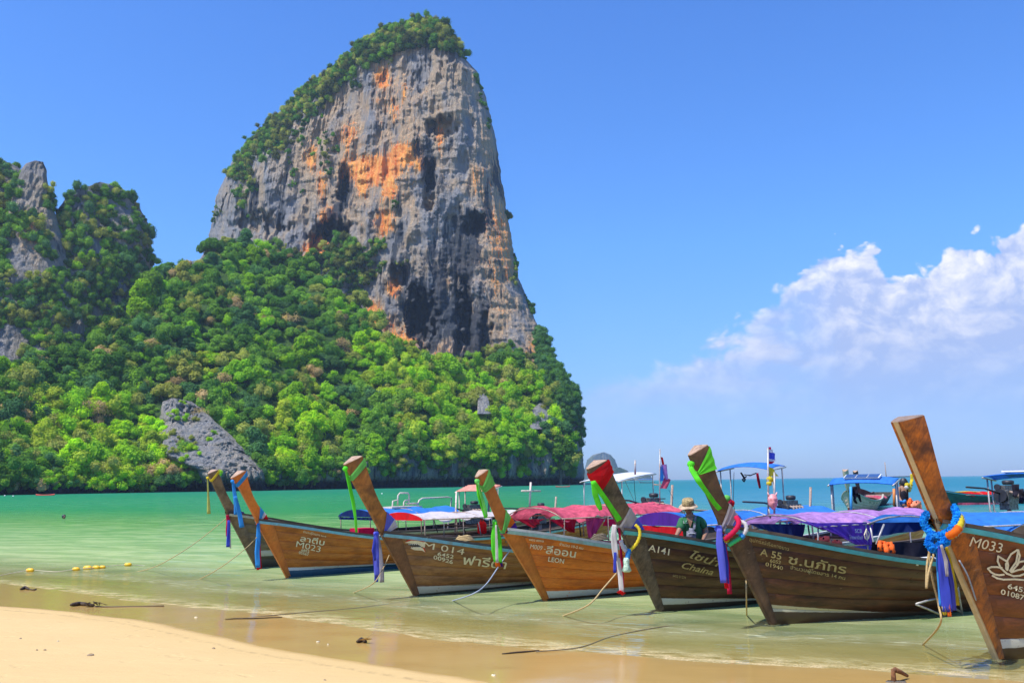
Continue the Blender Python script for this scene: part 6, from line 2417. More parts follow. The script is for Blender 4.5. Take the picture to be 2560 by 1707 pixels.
def ring(b, root, pts, rad, mat, name="garland_ring", lats=None, seg=8):
    P_ = []
    for i, (x, y) in enumerate(pts):
        la = lats[i]
        t, z = b.plane(x, y, la)
        P_.append(Vector((t, la, z)))
    # smooth
    Q = []
    for i in range(len(P_) - 1):
        p0, p1, p2, p3 = P_[max(i - 1, 0)], P_[i], P_[i + 1], P_[min(i + 2, len(P_) - 1)]
        for k in range(5):
            u = k / 5
            Q.append(0.5 * ((2 * p1) + (p2 - p0) * u + (2 * p0 - 5 * p1 + 4 * p2 - p3) * u * u + (3 * p1 - p0 - 3 * p2 + p3) * u ** 3))
    Q.append(P_[-1])
    mb = MB()
    mb.tube(Q, [rad * (0.85 + 0.3 * (i % 2)) for i in range(len(Q))], seg)
    return mb.build(name, mat, root, True), Q


r_ = on_boat(b4, "garland", "beaded yellow, white and blue garland on the A141 prow", "garland", GR)
ring(b4, r_, [(1588, 1311), (1598, 1322), (1599, 1340), (1590, 1360), (1575, 1375)], 0.024, CLOTH['yellow'], "garland_ring", [-0.15, -0.2, -0.22, -0.2, -0.15])
ring(b4, r_, [(1552, 1350), (1558, 1368), (1566, 1378)], 0.03, CLOTH['white'], "garland_ring", [-0.08, -0.1, -0.13])
ring(b4, r_, [(1573, 1372), (1570, 1385), (1569, 1396)], 0.038, CLOTH['sky'], "garland_pendant", [-0.14, -0.14, -0.14])
mb = MB()
t_, z_ = b4.plane(1566, 1412, -0.14)
mb.lathe([(0.035, 0.11), (0.05, 0.06), (0.045, 0.0), (0.075, -0.08), (0.05, -0.1)], 10, (t_, -0.14, z_))
mb.build("garland_tassel", simple("mint_white_tassel", (0.48, 0.66, 0.50), 0.7, 0.5, 40), r_, True)
# A55
r_ = cloth_thing(b5, "sash", "wide lime green sash with ribbon across the A 55 prow")
sash(b5, r_, 0.19, 0.02, 0.24, 0.24, CLOTH['lime'])
knot(b5, r_, 1727, 1160, 0.05, CLOTH['lime'])
tail(b5, r_, [(1726, 1160), (1728, 1172), (1745, 1200), (1768, 1232), (1785, 1256), (1800, 1273)], [9, 13, 14, 12, 12, 13], CLOTH['lime'], -0.17, seed=30, lats=[-0.05, -0.1, -0.19, -0.19, -0.18, -0.18])
r_ = cloth_thing(b5, "sash", "white, blue and red sash with blue and red tails on the A 55 prow")
sash(b5, r_, 0.86, 0.60, 0.98, 0.74, CLOTH['greyw'])
sash(b5, r_, 0.97, 0.74, 1.05, 0.88, CLOTH['violet'], grow=0.016)
ring(b5, r_, [(1840, 1292), (1847, 1304), (1842, 1320), (1826, 1337), (1812, 1348)], 0.034, CLOTH['crimson'], "sash_loop", [-0.16, -0.24, -0.26, -0.22, -0.14])
knot(b5, r_, 1797, 1322, 0.055, CLOTH['violet'])
tail(b5, r_, [(1798, 1320), (1799, 1360), (1805, 1410), (1809, 1456)], [12, 18, 17, 15], CLOTH['violet'], -0.12, seed=31, thick=0.018)
tail(b5, r_, [(1800, 1322), (1808, 1360), (1815, 1410), (1817, 1458)], [8, 11, 12, 12], CLOTH['blue'], -0.06, seed=32, thick=0.016)
tail(b5, r_, [(1806, 1332), (1814, 1370), (1822, 1430), (1824, 1484)], [5, 7, 9, 12], CLOTH['crimson'], -0.01, seed=33)
tail(b5, r_, [(1812, 1440), (1817, 1470)], [7, 10], CLOTH['red'], -0.09, seed=34)
r_ = on_boat(b5, "garland", "white and green beaded garland ring on the A 55 prow", "garland", GR)
ring(b5, r_, [(1848, 1302), (1862, 1308), (1866, 1322), (1858, 1336)], 0.028, CLOTH['white'], "garland_ring", [-0.2, -0.26, -0.28, -0.26])
ring(b5, r_, [(1858, 1336), (1852, 1343)], 0.040, CLOTH['sky'], "garland_ring", [-0.26, -0.25])
ring(b5, r_, [(1852, 1343), (1836, 1353), (1822, 1362)], 0.03, simple("green_beads", (0.03, 0.45, 0.15), 0.6), "garland_ring", [-0.25, -0.2, -0.14])
ring(b5, r_, [(1812, 1340), (1818, 1352)], 0.038, CLOTH['yellow'], "garland_ring", [-0.12, -0.12])
r_ = on_boat(b5, "flower_bunch", "small red, green and yellow flowers tucked behind the A 55 prow", "flowers", None)
for k, (x, y, c_, s_) in enumerate([(1817, 1245, 'green', 0.05), (1822, 1256, 'crimson', 0.055), (1828, 1258, 'red', 0.05), (1824, 1268, 'yellow', 0.045), (1818, 1252, 'green', 0.045), (1821, 1262, 'pink', 0.05)]):
    knot(b5, r_, x, y, s_, CLOTH[c_], 0.1, "flower")
# M033 garland and tails
r_ = on_boat(b6, "garland", "bright blue ruffled garland with long ribbons on the M033 prow", "garland", GR)
pts = [(2384, 1268), (2392, 1285), (2388, 1306), (2374, 1326), (2354, 1337), (2334, 1338), (2318, 1322), (2309, 1300), (2316, 1284)]
lats = [-0.14, -0.2, -0.24, -0.22, -0.12, 0.0, 0.08, 0.1, 0.08]
_, Q = ring(b6, r_, pts, 0.035, CLOTH['azure'], "garland_cord", lats)


def ruffle(Q, n, rad, root, mat, name):
    V, F = [], []
    mb = MB()
    for i in range(n):
        f = i / n * (len(Q) - 1)
        k = min(int(f), len(Q) - 2)
        p = Q[k].lerp(Q[k + 1], f - k)
        d = Vector((random.gauss(0, 1), random.gauss(0, 1), random.gauss(0, 1))).normalized()
        c = p + d * rad * 0.55
        a = d.orthogonal().normalized()
        e = d.cross(a)
        r0 = rad * random.uniform(0.45, 0.75)
        ring_ = [c + (a * math.cos(w) + e * math.sin(w)) * r0 + d * rad * (0.35 if j % 2 else -0.05) for j, w in enumerate([2 * math.pi * j / 6 for j in range(6)])]
        mb.put([c - d * rad * 0.3] + ring_, [(0, 1 + j, 1 + (j + 1) % 6) for j in range(6)])
    o = mb.build(name, mat, root)
    o['kind'] = 'stuff'
    return o


ruffle(Q, 300, 0.046, r_, CLOTH['azure'], "garland_petals")
pts = [(2325, 1345), (2322, 1358), (2330, 1370), (2345, 1370), (2352, 1360), (2366, 1352), (2366, 1340)]
_, Q2 = ring(b6, r_, pts, 0.03, CLOTH['azure'], "garland_cord", [0.0, 0.0, -0.04, -0.1, -0.14, -0.2, -0.2])
ruffle(Q2, 130, 0.05, r_, CLOTH['azure'], "garland_petals")
r_ = cloth_thing(b6, "sash", "yellow, orange and grey folded sash under the blue garland")
ring(b6, r_, [(2397, 1288), (2402, 1302), (2396, 1320), (2384, 1334), (2368, 1343)], 0.034, CLOTH['yellow'], "sash_loop", [-0.17, -0.26, -0.3, -0.28, -0.2])
ring(b6, r_, [(2402, 1290), (2406, 1306), (2399, 1324), (2386, 1338)], 0.03, CLOTH['greyw'], "sash_loop", [-0.14, -0.22, -0.26, -0.25])
ring(b6, r_, [(2397, 1318), (2386, 1331), (2370, 1340)], 0.04, CLOTH['orange'], "sash_loop", [-0.31, -0.3, -0.22])
r_ = cloth_thing(b6, "ribbon", "long blue, pale and yellow ribbons hanging from the M033 prow", "ribbon")
tail(b6, r_, [(2346, 1362), (2346, 1410), (2350, 1470), (2352, 1515)], [9, 11, 10, 8], CLOTH['sky'], -0.02, seed=40, thick=0.016)
tail(b6, r_, [(2350, 1364), (2356, 1420), (2362, 1470), (2368, 1528)], [12, 20, 24, 24], CLOTH['blue'], -0.14, seed=41, thick=0.03)
tail(b6, r_, [(2352, 1362), (2366, 1410), (2376, 1460), (2382, 1524)], [10, 18, 17, 15], CLOTH['violet'], -0.10, seed=42, thick=0.04)
tail(b6, r_, [(2353, 1362), (2364, 1400), (2368, 1440)], [6, 9, 7], CLOTH['greyw'], -0.2, seed=43, thick=0.02)
tail(b6, r_, [(2364, 1360), (2376, 1410), (2387, 1460), (2394, 1512)], [6, 9, 9, 10], CLOTH['yellow'], -0.05, seed=44, thick=0.02)
tail(b6, r_, [(2358, 1515), (2362, 1536)], [7, 9], CLOTH['yellow'], -0.12, seed=45)
tail(b6, r_, [(2371, 1510), (2374, 1540)], [6, 9], CLOTH['orange'], -0.16, seed=46)

# ------------------------------------------------------------------ mooring ropes
GP = "mooring ropes running down from the bows"


def rope(pts, rad, label, mat=M_ROPE, group=GP, name="mooring_rope"):
    P_ = [Vector(p) for p in pts]
    Q = []
    for i in range(len(P_) - 1):
        p0, p1, p2, p3 = P_[max(i - 1, 0)], P_[i], P_[i + 1], P_[min(i + 2, len(P_) - 1)]
        for k in range(6):
            u = k / 6
            Q.append(0.5 * ((2 * p1) + (p2 - p0) * u + (2 * p0 - 5 * p1 + 4 * p2 - p3) * u * u + (3 * p1 - p0 - 3 * p2 + p3) * u ** 3))
    Q.append(P_[-1])
    mb = MB()
    mb.tube(Q, rad * 0.7, 6)
    o = mb.build(name, mat, None, True)
    return tag(o, label, "rope", group)


def wp(b, px, py, lat=0.0):
    t, z = b.plane(px, py, lat)
    return b.W(t, lat, z)


rope([wp(b0, 569, 1292), at_y(500, 1348, 21.2), at_y(430, 1394, 20.0), at_z(370, 1422, 0.05), at_z(285, 1438, -0.06)], 0.012, "thin pale rope running left from the leftmost bow into the water")
rope([wp(b1, 652, 1330, 0.05), at_y(620, 1365, 19.0), at_y(560, 1412, 18.2), at_z(500, 1446, 0.0), at_z(460, 1452, -0.08)], 0.012, "thin pale rope running left from the bow marked M023")
rope([wp(b2, 974, 1385, 0.03), at_y(955, 1425, 15.9), at_y(930, 1460, 15.6), at_z(880, 1482, -0.03)], 0.013, "yellowish rope under the blue and white tails of bow M 014")
rope([wp(b3, 1277, 1372, -0.05), at_y(1250, 1410, 15.1), at_y(1215, 1460, 14.4), at_y(1180, 1485, 14.0), at_z(1128, 1502, -0.03)], 0.016, "grey blue rope curving down left of the M009 bow", M_ROPEG)
rope([wp(b4, 1542, 1431), at_y(1510, 1468, 13.4), at_y(1470, 1512, 13.0), at_z(1402, 1541, -0.03)], 0.018, "straw coloured rope curving down left of the A141 bow")
rope([wp(b5, 1865, 1440, 0.05), at_y(1866, 1500, 12.6), at_z(1867, 1542, -0.05)], 0.015, "straight straw rope hanging beside the A 55 bow")
rope([wp(b6, 2322, 1370, 0.1), wp(b6, 2330, 1440, 0.12), wp(b6, 2346, 1510, 0.12), at_y(2350, 1560, 9.9), at_z(2306, 1612, -0.02)], 0.016, "long straw rope falling from the M033 prow into the shallows")
rope([wp(b6, 2325, 1375, 0.12), wp(b6, 2318, 1410, 0.13), wp(b6, 2316, 1470, 0.13), wp(b6, 2322, 1430, 0.1), wp(b6, 2334, 1385, 0.1)], 0.018, "looped straw rope end hanging beside the M033 ribbons")
rope([wp(b6, 2398, 1400, -0.08), wp(b6, 2420, 1440, -0.1), wp(b6, 2440, 1500, -0.06)], 0.012, "thin pale cord lying along the M033 stem", M_ROPEG)
rope([(at_z(620, 1543, 0.005)), at_z(760, 1530, 0.0), at_z(900, 1518, 0.0), at_z(1030, 1500, -0.02)], 0.010, "thin dark rope lying in the wash towards the M 014 bow", M_ROPED, "old ropes lying in the wash")
rope([at_z(1340, 1628, 0.02), at_z(1450, 1617, 0.0), at_z(1530, 1590, 0.0), at_z(1640, 1568, 0.0), at_z(1720, 1560, -0.03)], 0.010, "thin dark rope lying in the wash under the A141 bow", M_ROPED, "old ropes lying in the wash")

# ------------------------------------------------------------------ swimming line with yellow floats
M_BUOY = simple("yellow_plastic_float", (0.85, 0.48, 0.01), 0.4, 0.15, 8, 0, 0.5)
rope([at_z(-60, 1450, 0.02), at_z(20, 1434, 0.02), at_z(75, 1425, 0.03), at_z(140, 1428, 0.0), at_z(190, 1422, 0.03), at_z(240, 1418, 0.03), at_z(275, 1414, 0.03), at_z(320, 1411, 0.03), at_z(375, 1414, -0.03)], 0.012,
     "white rope of the swimming line carrying yellow floats", simple("white_rope", (0.62, 0.55, 0.38), 0.8), None, "float_line")
for i, (px, py, w, lab) in enumerate([(75, 1425, 19, "yellow float alone at the far left of the swimming line"), (190, 1422, 17, "yellow float next left of the touching three on the line"), (219, 1419, 21, "largest yellow float, left one of the touching three"), (240, 1418, 18, "middle yellow float of the touching three"), (256, 1417, 15, "right yellow float of the touching three"), (320, 1411, 17, "yellow float alone at the right end of the swimming line")]):
    p = at_z(px, py, 0.03)
    L_ = w / FPX * p.y
    mb = MB()
    Mx = Matrix.Rotation(random.uniform(-0.15, 0.2), 3, 'Z') @ Matrix.Rotation(math.pi / 2, 3, 'Y')
    h = L_ * 0.27
    mb.lathe([(0.02, -L_ / 2), (h * 0.7, -L_ * 0.42), (h, -L_ * 0.25), (h * 1.03, 0), (h, L_ * 0.25), (h * 0.7, L_ * 0.42), (0.02, L_ / 2)], 12, p, Mx)
    o = mb.build("float_buoy", M_BUOY, None, True)
    tag(o, lab, "buoy", "yellow floats on the swimming line")

# ------------------------------------------------------------------ flags, mask, poles
def flag(b, pts, mat, lat, name, root, wave=0.04):
    """cloth polygon tl,tr,br,bl"""
    q = [b.plane(x, y, lat) for x, y in pts]
    n, m_ = 12, 6
    V = []
    for j in range(m_):
        v = j / (m_ - 1)
        for i in range(n):
            u = i / (n - 1)
            t = (q[0][0] * (1 - u) + q[1][0] * u) * (1 - v) + (q[3][0] * (1 - u) + q[2][0] * u) * v
            z = (q[0][1] * (1 - u) + q[1][1] * u) * (1 - v) + (q[3][1] * (1 - u) + q[2][1] * u) * v
            V.append((t, lat + wave * math.sin(u * 6 + v * 2) * u, z))
    mb = MB()
    mb.put(V, grid_faces(m_, n))
    return mb.build(name, mat, root, True, False)


r_ = on_boat(b4, "flagpole", "pole with striped flag above a yellow flag beside the blue awning", "flagpole", "flags on poles above the boats")
polepx(b4, [(1920, 1120), (1921, 1290)], 0.018, M_PIPE, 0.2, "pole", r_)
stripe_px = [(1921, 1117, 1928, 1118, 'red'), (1921, 1123, 1932, 1125, 'white'), (1921, 1129, 1937, 1134, 'blue'), (1921, 1141, 1940, 1147, 'blue'), (1921, 1150, 1938, 1151, 'white'), (1921, 1156, 1935, 1155, 'red')]
for k, c_ in enumerate(['crimson', 'white', 'blue', 'white', 'crimson']):
    ys = [(1117, 1117), (1123, 1124), (1129, 1133), (1146, 1150), (1152, 1154), (1160, 1159)]
    xr = [1926, 1931, 1937, 1940, 1936, 1933]
    flag(b4, [(1921, ys[k][0]), (xr[k], ys[k][1]), (xr[k + 1], ys[k + 1][1]), (1921, ys[k + 1][0])], CLOTH[c_], 0.2, "flag_stripe", r_, 0.02)
flag(b4, [(1921, 1164), (1932, 1172), (1950, 1190), (1921, 1190)], CLOTH['yellow'], 0.2, "yellow_flag", r_, 0.03)
o = knot(b4, r_, 1924, 1198, 0.06, CLOTH['yellow'], 0.2, "flower_knot")
o = knot(b4, r_, 1923, 1208, 0.05, CLOTH['yellow'], 0.2, "flower_knot")
polepx(b4, [(1936, 1180), (1936, 1290)], 0.02, M_PIPE, 0.15, "pole", r_)
r_ = on_boat(b4, "mask", "pink horned mask hanging on a pole above the mauve canopy", "mask")
t_, z_ = b4.plane(1923, 1254, 0.18)
c0 = Vector((t_, 0.10, z_))
bm = bmesh.new()
bmesh.ops.create_uvsphere(bm, u_segments=20, v_segments=16, radius=1.0)
dpm = b4.depth(t_, 0.1)
hh_ = 19 / FPX * dpm
for v in bm.verts:
    x, y_, z = v.co
    zf_ = z
    wdt = 0.62 + 0.12 * z if z > -0.2 else 0.62 + 0.55 * (z + 0.2) * 0.6 + 0.05
    nose = 0.35 * math.exp(-((x / 0.18) ** 2 + ((z + 0.05) / 0.28) ** 2)) if y_ < 0 else 0
    eye = -0.16 * (math.exp(-(((x - 0.36) / 0.2) ** 2 + ((z - 0.22) / 0.11) ** 2)) + math.exp(-(((x + 0.36) / 0.2) ** 2 + ((z - 0.22) / 0.11) ** 2))) if y_ < 0 else 0
    brow = 0.14 * math.exp(-((z - 0.45) / 0.12) ** 2) if y_ < 0 else 0
    mth = -0.1 * math.exp(-((x / 0.3) ** 2 + ((z + 0.52) / 0.08) ** 2)) if y_ < 0 else 0
    v.co = Vector((x * wdt, y_ * 0.55 - nose - eye - brow - mth, z)) * hh_
Rf = Matrix.Rotation(-b4.th - 0.1, 3, 'Z')
for v in bm.verts:
    v.co = c0 + Rf @ v.co
mm = bpy.data.meshes.new("mask_face")
bm.to_mesh(mm)
bm.free()
mm.polygons.foreach_set('use_smooth', [True] * len(mm.polygons))
link("mask_face", mm, simple("pink_rubber", (0.80, 0.30, 0.30), 0.5, 0.35, 14), r_)
for s_ in (-1, 1):
    mb = MB()
    base = Rf @ Vector((s_ * 0.42 * hh_, 0, 0.75 * hh_))
    tip = Rf @ Vector((s_ * 0.62 * hh_, 0, 1.25 * hh_))
    mb.tube([c0 + base, c0 + (base + tip) / 2 + Vector((0, 0, 0.01)), c0 + tip], [0.14 * hh_, 0.10 * hh_, 0.03 * hh_], 7)
    mb.build("horn", simple("pale_pink_rubber", (0.82, 0.45, 0.42), 0.5), r_, True)
polepx(b4, [(1922, 1272), (1926, 1295)], 0.014, M_PIPE, 0.15, "mask_pole", r_)

r_ = on_boat(b2, "flagpole", "thin pole with ragged blue, red and mauve flag", "flagpole", "flags on poles above the boats")
polepx(b2, [(1650, 1122), (1649, 1200), (1650, 1285)], 0.014, M_PIPE, -0.3, "pole", r_)
polepx(b2, [(1637, 1247), (1663, 1246)], 0.012, M_BLACK, -0.3, "cross_bar", r_)
flag(b2, [(1650, 1163), (1656, 1168), (1663, 1200), (1650, 1203)], CLOTH['sky'], -0.3, "blue_flag", r_)
flag(b2, [(1651, 1140), (1655, 1144), (1663, 1163), (1656, 1165)], CLOTH['red'], -0.31, "red_flag", r_)
flag(b2, [(1652, 1162), (1663, 1160), (1671, 1196), (1663, 1200)], CLOTH['mauve'], -0.33, "mauve_flag", r_, 0.08)
flag(b2, [(1662, 1190), (1673, 1200), (1673, 1222), (1650, 1220)], CLOTH['pink'], -0.32, "pink_flag", r_, 0.08)
rope([wp(b2, 1672, 1224, -0.3), wp(b2, 1678, 1236, -0.3), wp(b2, 1683, 1246, -0.3)], 0.006, "thin blue cord trailing below the ragged flag", CLOTH['navy'], None, "cord")
for (b, pts, la, mt, lab) in [(b1, [(1462, 1205), (1459, 1280)], -0.7, M_ROPEG, "white stay cord left of the red wrapped prow"),
                              (b1, [(1560, 1196), (1580, 1240), (1602, 1290)], -0.6, M_ROPEG, "pale blue stay cord under the white awning"),
                              (b1, [(1585, 1196), (1588, 1240), (1593, 1280)], 0.2, M_BLACK, "dark cord hanging from the white awning")]:
    rope([wp(b, x, y, la) for x, y in pts], 0.012, lab, mt, None, "cord")
r_ = on_boat(b2, "hanging_strap", "black straps and red cloth hanging under the blue awning", "strap")
tail(b2, r_, [(1852, 1181), (1858, 1190), (1863, 1198), (1860, 1204), (1856, 1198), (1866, 1190)], [4, 5, 4, 3, 4, 4], CLOTH['black'], -0.7, "strap", 50)
tail(b2, r_, [(1862, 1186), (1876, 1188), (1890, 1182)], [4, 5, 4], CLOTH['black'], -0.7, "strap", 51)
tail(b2, r_, [(1893, 1182), (1896, 1200), (1900, 1220)], [6, 7, 5], CLOTH['deepred'], -0.7, "strap", 52)
rope([wp(b2, 1835, 1180, -0.6), wp(b2, 1834, 1220, -0.6), wp(b2, 1834, 1262, -0.6), wp(b2, 1840, 1280, -0.6)], 0.010, "black cord hanging under the blue awning", M_BLACK, None, "cord")
r_ = on_boat(b3, "wetsuit", "black wetsuit hanging from the blue solar panelled roof", "wetsuit")
for pts, w in [([(2134, 1216), (2137, 1232), (2141, 1242)], [13, 17, 14]), ([(2138, 1238), (2136, 1250), (2142, 1257)], [8, 6, 4]), ([(2146, 1236), (2149, 1246), (2152, 1254)], [8, 6, 4]), ([(2131, 1218), (2132, 1236)], [5, 3])]:
    tail(b3, r_, pts, w, CLOTH['black'], -0.5, "wetsuit_leg", 53, 0.03)
r_ = on_boat(b4, "wetsuit", "black clothes hanging from the roof at the right edge", "wetsuit")
for pts, w in [([(2538, 1210), (2540, 1228), (2537, 1240)], [17, 15, 9]), ([(2552, 1222), (2556, 1240), (2552, 1256)], [12, 14, 9])]:
    tail(b4, r_, pts, w, CLOTH['black'], -0.5, "garment", 54, 0.05)
M_BLUEP = simple("blue_painted_post", (0.05, 0.30, 0.62), 0.5)
polepx(b3, [(2127, 1216), (2128, 1290)], 0.03, M_BLUEP, -0.5, "awning_post")
polepx(b3, [(2212, 1155), (2217, 1205)], 0.010, M_PIPER, 0.0, "antenna")
polepx(b3, [(2235, 1221), (2236, 1265)], 0.035, simple("orange_post", (0.60, 0.22, 0.06), 0.6), 0.3, "orange_post")
polepx(b3, [(2180, 1193), (2300, 1190)], 0.012, M_BLACK, 0.5, "long_bar")
curtain(b3, [(2120, 1268), (2176, 1284), (2174, 1292), (2120, 1288)], CLOTH['orange'], 0.6)

# life jackets and gear
M_LIFE = simple("orange_life_jacket_cloth", (0.90, 0.13, 0.012), 0.7, 0.25, 12, 0.2)
M_LIFE2 = simple("faded_orange_life_jacket_cloth", (0.85, 0.27, 0.14), 0.7, 0.25, 12, 0.2)


def life_jacket(b, px, py, lat, s, mat, label, rot=0.0):
    t, z = b.plane(px, py, lat)
    r_ = on_boat(b, "life_jacket", label, "life jacket", "orange life jackets on the boats")
    c = Vector((t, lat, z))
    Mx = Matrix.Rotation(rot, 3, 'Y')
    for k, (ox, oz, sx_, sz_) in enumerate([(-0.13, 0, 0.22, 0.5), (0.13, 0, 0.22, 0.5), (0, 0.2, 0.3, 0.14)]):
        bm = bmesh.new()
        bmesh.ops.create_cube(bm, size=1.0)
        bmesh.ops.bevel(bm, geom=bm.edges[:], offset=0.22, segments=2, affect='EDGES')
        for v in bm.verts:
            v.co = c + Mx @ Vector(((ox + v.co.x * sx_) * s, v.co.y * 0.12 * s - (0.02 if k < 2 else 0), (oz + v.co.z * sz_) * s))
        me_ = bpy.data.meshes.new("foam_panel")
        bm.to_mesh(me_)
        bm.free()
        me_.polygons.foreach_set('use_smooth', [True] * len(me_.polygons))
        link("foam_panel", me_, mat, r_)
    mb = MB()
    mb.box(c + Mx @ Vector((0, -0.075 * s, -0.05 * s)), (0.5 * s, 0.012, 0.03), Mx)
    mb.build("strap", CLOTH['black'], r_)
    return r_


life_jacket(b5, 2203, 1367, -0.62, 0.34, M_LIFE, "bright orange life jacket hanging under the dark canopy", 0.1)
life_jacket(b5, 2221, 1374, -0.64, 0.40, M_LIFE, "second orange life jacket, tilted, under the dark canopy", -0.25)
life_jacket(b4, 2060, 1360, -0.1, 0.55, M_LIFE2, "faded orange life jacket lying on the boat under the purple banner", 1.3)
life_jacket(b4, 2090, 1366, -0.2, 0.5, M_LIFE2, "faded orange life jacket right of the first under the purple banner", 1.7)
life_jacket(b4, 2044, 1356, 0.1, 0.4, M_LIFE, "reddish life jacket leftmost under the purple banner", 1.4)
life_jacket(b3, 2275, 1262, -0.2, 0.55, M_LIFE, "red orange life jacket heaped beside the standing man", 0.6)
life_jacket(b3, 2290, 1272, -0.35, 0.8, M_LIFE2, "large faded orange life jacket on top of the dark canopy", 1.4)
life_jacket(b3, 2262, 1284, -0.5, 0.6, M_LIFE2, "small faded orange life jacket lowest on the dark canopy", 1.2)

# gear seen under the canopies
def coil(b, px, py, lat, r0, mat, label):
    t, z = b.plane(px, py, lat)
    e = on_boat(b, "rope_coil", label, "rope coil")
    for k in range(4):
        mb = MB()
        rr_ = r0 * (1 - 0.12 * k)
        mb.tube([(t + rr_ * math.cos(w), lat + rr_ * math.sin(w), z + 0.025 * k + 0.01 * math.sin(3 * w)) for w in [2 * math.pi * j / 14 for j in range(15)]], 0.016, 5)
        mb.build("rope_turn", mat, e, True)


coil(b2, 1162, 1350, 0.0, 0.18, M_ROPE, "coil of straw rope on the deck of boat M 014 behind the rail")
coil(b3, 1500, 1347, 0.0, 0.16, M_ROPED, "coil of dark rope beside the pink canopy of the LEON boat")


def jerrycan(b, px, py, lat, mat, label):
    t, z = b.plane(px, py, lat)
    e = on_boat(b, "jerrycan", label, "jerrycan")
    mb = MB()
    mb.lathe([(0.10, -0.16), (0.125, -0.13), (0.125, 0.08), (0.09, 0.14), (0.03, 0.17)], 10, (t, lat, z))
    mb.build("body", mat, e, True)
    mb = MB()
    mb.lathe([(0.035, 0.16), (0.035, 0.20)], 8, (t, lat, z))
    mb.build("cap", M_BLACK, e)
    mb = MB()
    mb.tube([(t - 0.07, lat, z + 0.13), (t - 0.05, lat, z + 0.20), (t + 0.05, lat, z + 0.20), (t + 0.07, lat, z + 0.13)], 0.012, 5)
    mb.build("handle", mat, e, True)


jerrycan(b1, 1205, 1318, -0.3, CLOTH['red'], "red fuel can at the back of the boat marked M023")
for (b, x0, x1, y, la) in [(b1, 1100, 1210, 1312, 0.2), (b2, 1290, 1420, 1345, -0.3), (b4, 1950, 2110, 1340, 0.1), (b0, 900, 960, 1333, 0.0)]:
    polepx(b, [(x0, y), (x1, y + 3)], 0.022, M_CAP, la, "seat_rail")
for (b, pts) in [(b2, [(1447, 1292), (1452, 1340)]), (b2, [(1456, 1290), (1460, 1340)]), (b3, [(1590, 1300), (1592, 1330)]), (b4, [(2020, 1312), (2028, 1365)]), (b4, [(2030, 1312), (2036, 1365)]), (b5, [(2210, 1310), (2190, 1360)]), (b1, [(1110, 1300), (1110, 1340)]), (b1, [(1085, 1300), (1094, 1330)]), (b1, [(1196, 1304), (1204, 1345)]), (b1, [(1150, 1300), (1166, 1335)])]:
    polepx(b, pts, 0.014, random.choice([M_PIPER, M_BLACK, M_PIPE]), -0.6, "canopy_brace")

# ------------------------------------------------------------------ people
def skin_figure(name, nodes, edges, mat, parent, sub=2, rootn=None):
    keys = list(nodes)
    me = bpy.data.meshes.new(name)
    me.from_pydata([nodes[k][:3] for k in keys], [(keys.index(a), keys.index(b)) for a, b in edges], [])
    o = bpy.data.objects.new(name, me)
    COL.objects.link(o)
    sk = o.modifiers.new("skin", 'SKIN')
    sk.use_smooth_shade = True
    for i, k in enumerate(keys):
        r0 = nodes[k][3]
        me.skin_vertices[0].data[i].radius = r0 if hasattr(r0, '__len__') else (r0, r0)
        me.skin_vertices[0].data[i].use_root = (k == (rootn or keys[0]))
    sb = o.modifiers.new("sub", 'SUBSURF')
    sb.levels = sub
    sb.render_levels = sub
    dg = bpy.context.evaluated_depsgraph_get()
    m2 = bpy.data.meshes.new_from_object(o.evaluated_get(dg))
    bpy.data.objects.remove(o)
    m2.polygons.foreach_set('use_smooth', [True] * len(m2.polygons))
    m2.name = name
    m2.materials.clear()
    return link(name, m2, mat, parent)


def add_hand(nodes, edges, wrist, hand_pos, sfx, spread_dir, down):
    """palm with four fingers and a thumb"""
    w, h = Vector(wrist), Vector(hand_pos)
    d = (h - w).normalized()
    s = Vector(spread_dir).normalized()
    nodes['palm' + sfx] = (*h, (0.034, 0.020))
    edges.append(('wrist' + sfx, 'palm' + sfx))
    dn = Vector(down).normalized()
    for i, (off, L_) in enumerate([(-0.03, 0.070), (-0.010, 0.080), (0.012, 0.074), (0.032, 0.058)]):
        b_ = h + s * off + d * 0.035
        m_ = b_ + d * L_ * 0.5 + dn * 0.006
        e_ = b_ + d * L_ * 0.9 + dn * 0.028
        nodes['k%d%s' % (i, sfx)] = (*b_, 0.0095)
        nodes['m%d%s' % (i, sfx)] = (*m_, 0.0085)
        nodes['e%d%s' % (i, sfx)] = (*e_, 0.0075)
        edges += [('palm' + sfx, 'k%d%s' % (i, sfx)), ('k%d%s' % (i, sfx), 'm%d%s' % (i, sfx)), ('m%d%s' % (i, sfx), 'e%d%s' % (i, sfx))]
    a = h - s * 0.035 - d * 0.01
    e_ = a - s * 0.02 + d * 0.045 + dn * 0.01
    nodes['t0' + sfx] = (*a, 0.012)
    nodes['t1' + sfx] = (*e_, 0.010)
    edges += [('palm' + sfx, 't0' + sfx), ('t0' + sfx, 't1' + sfx)]


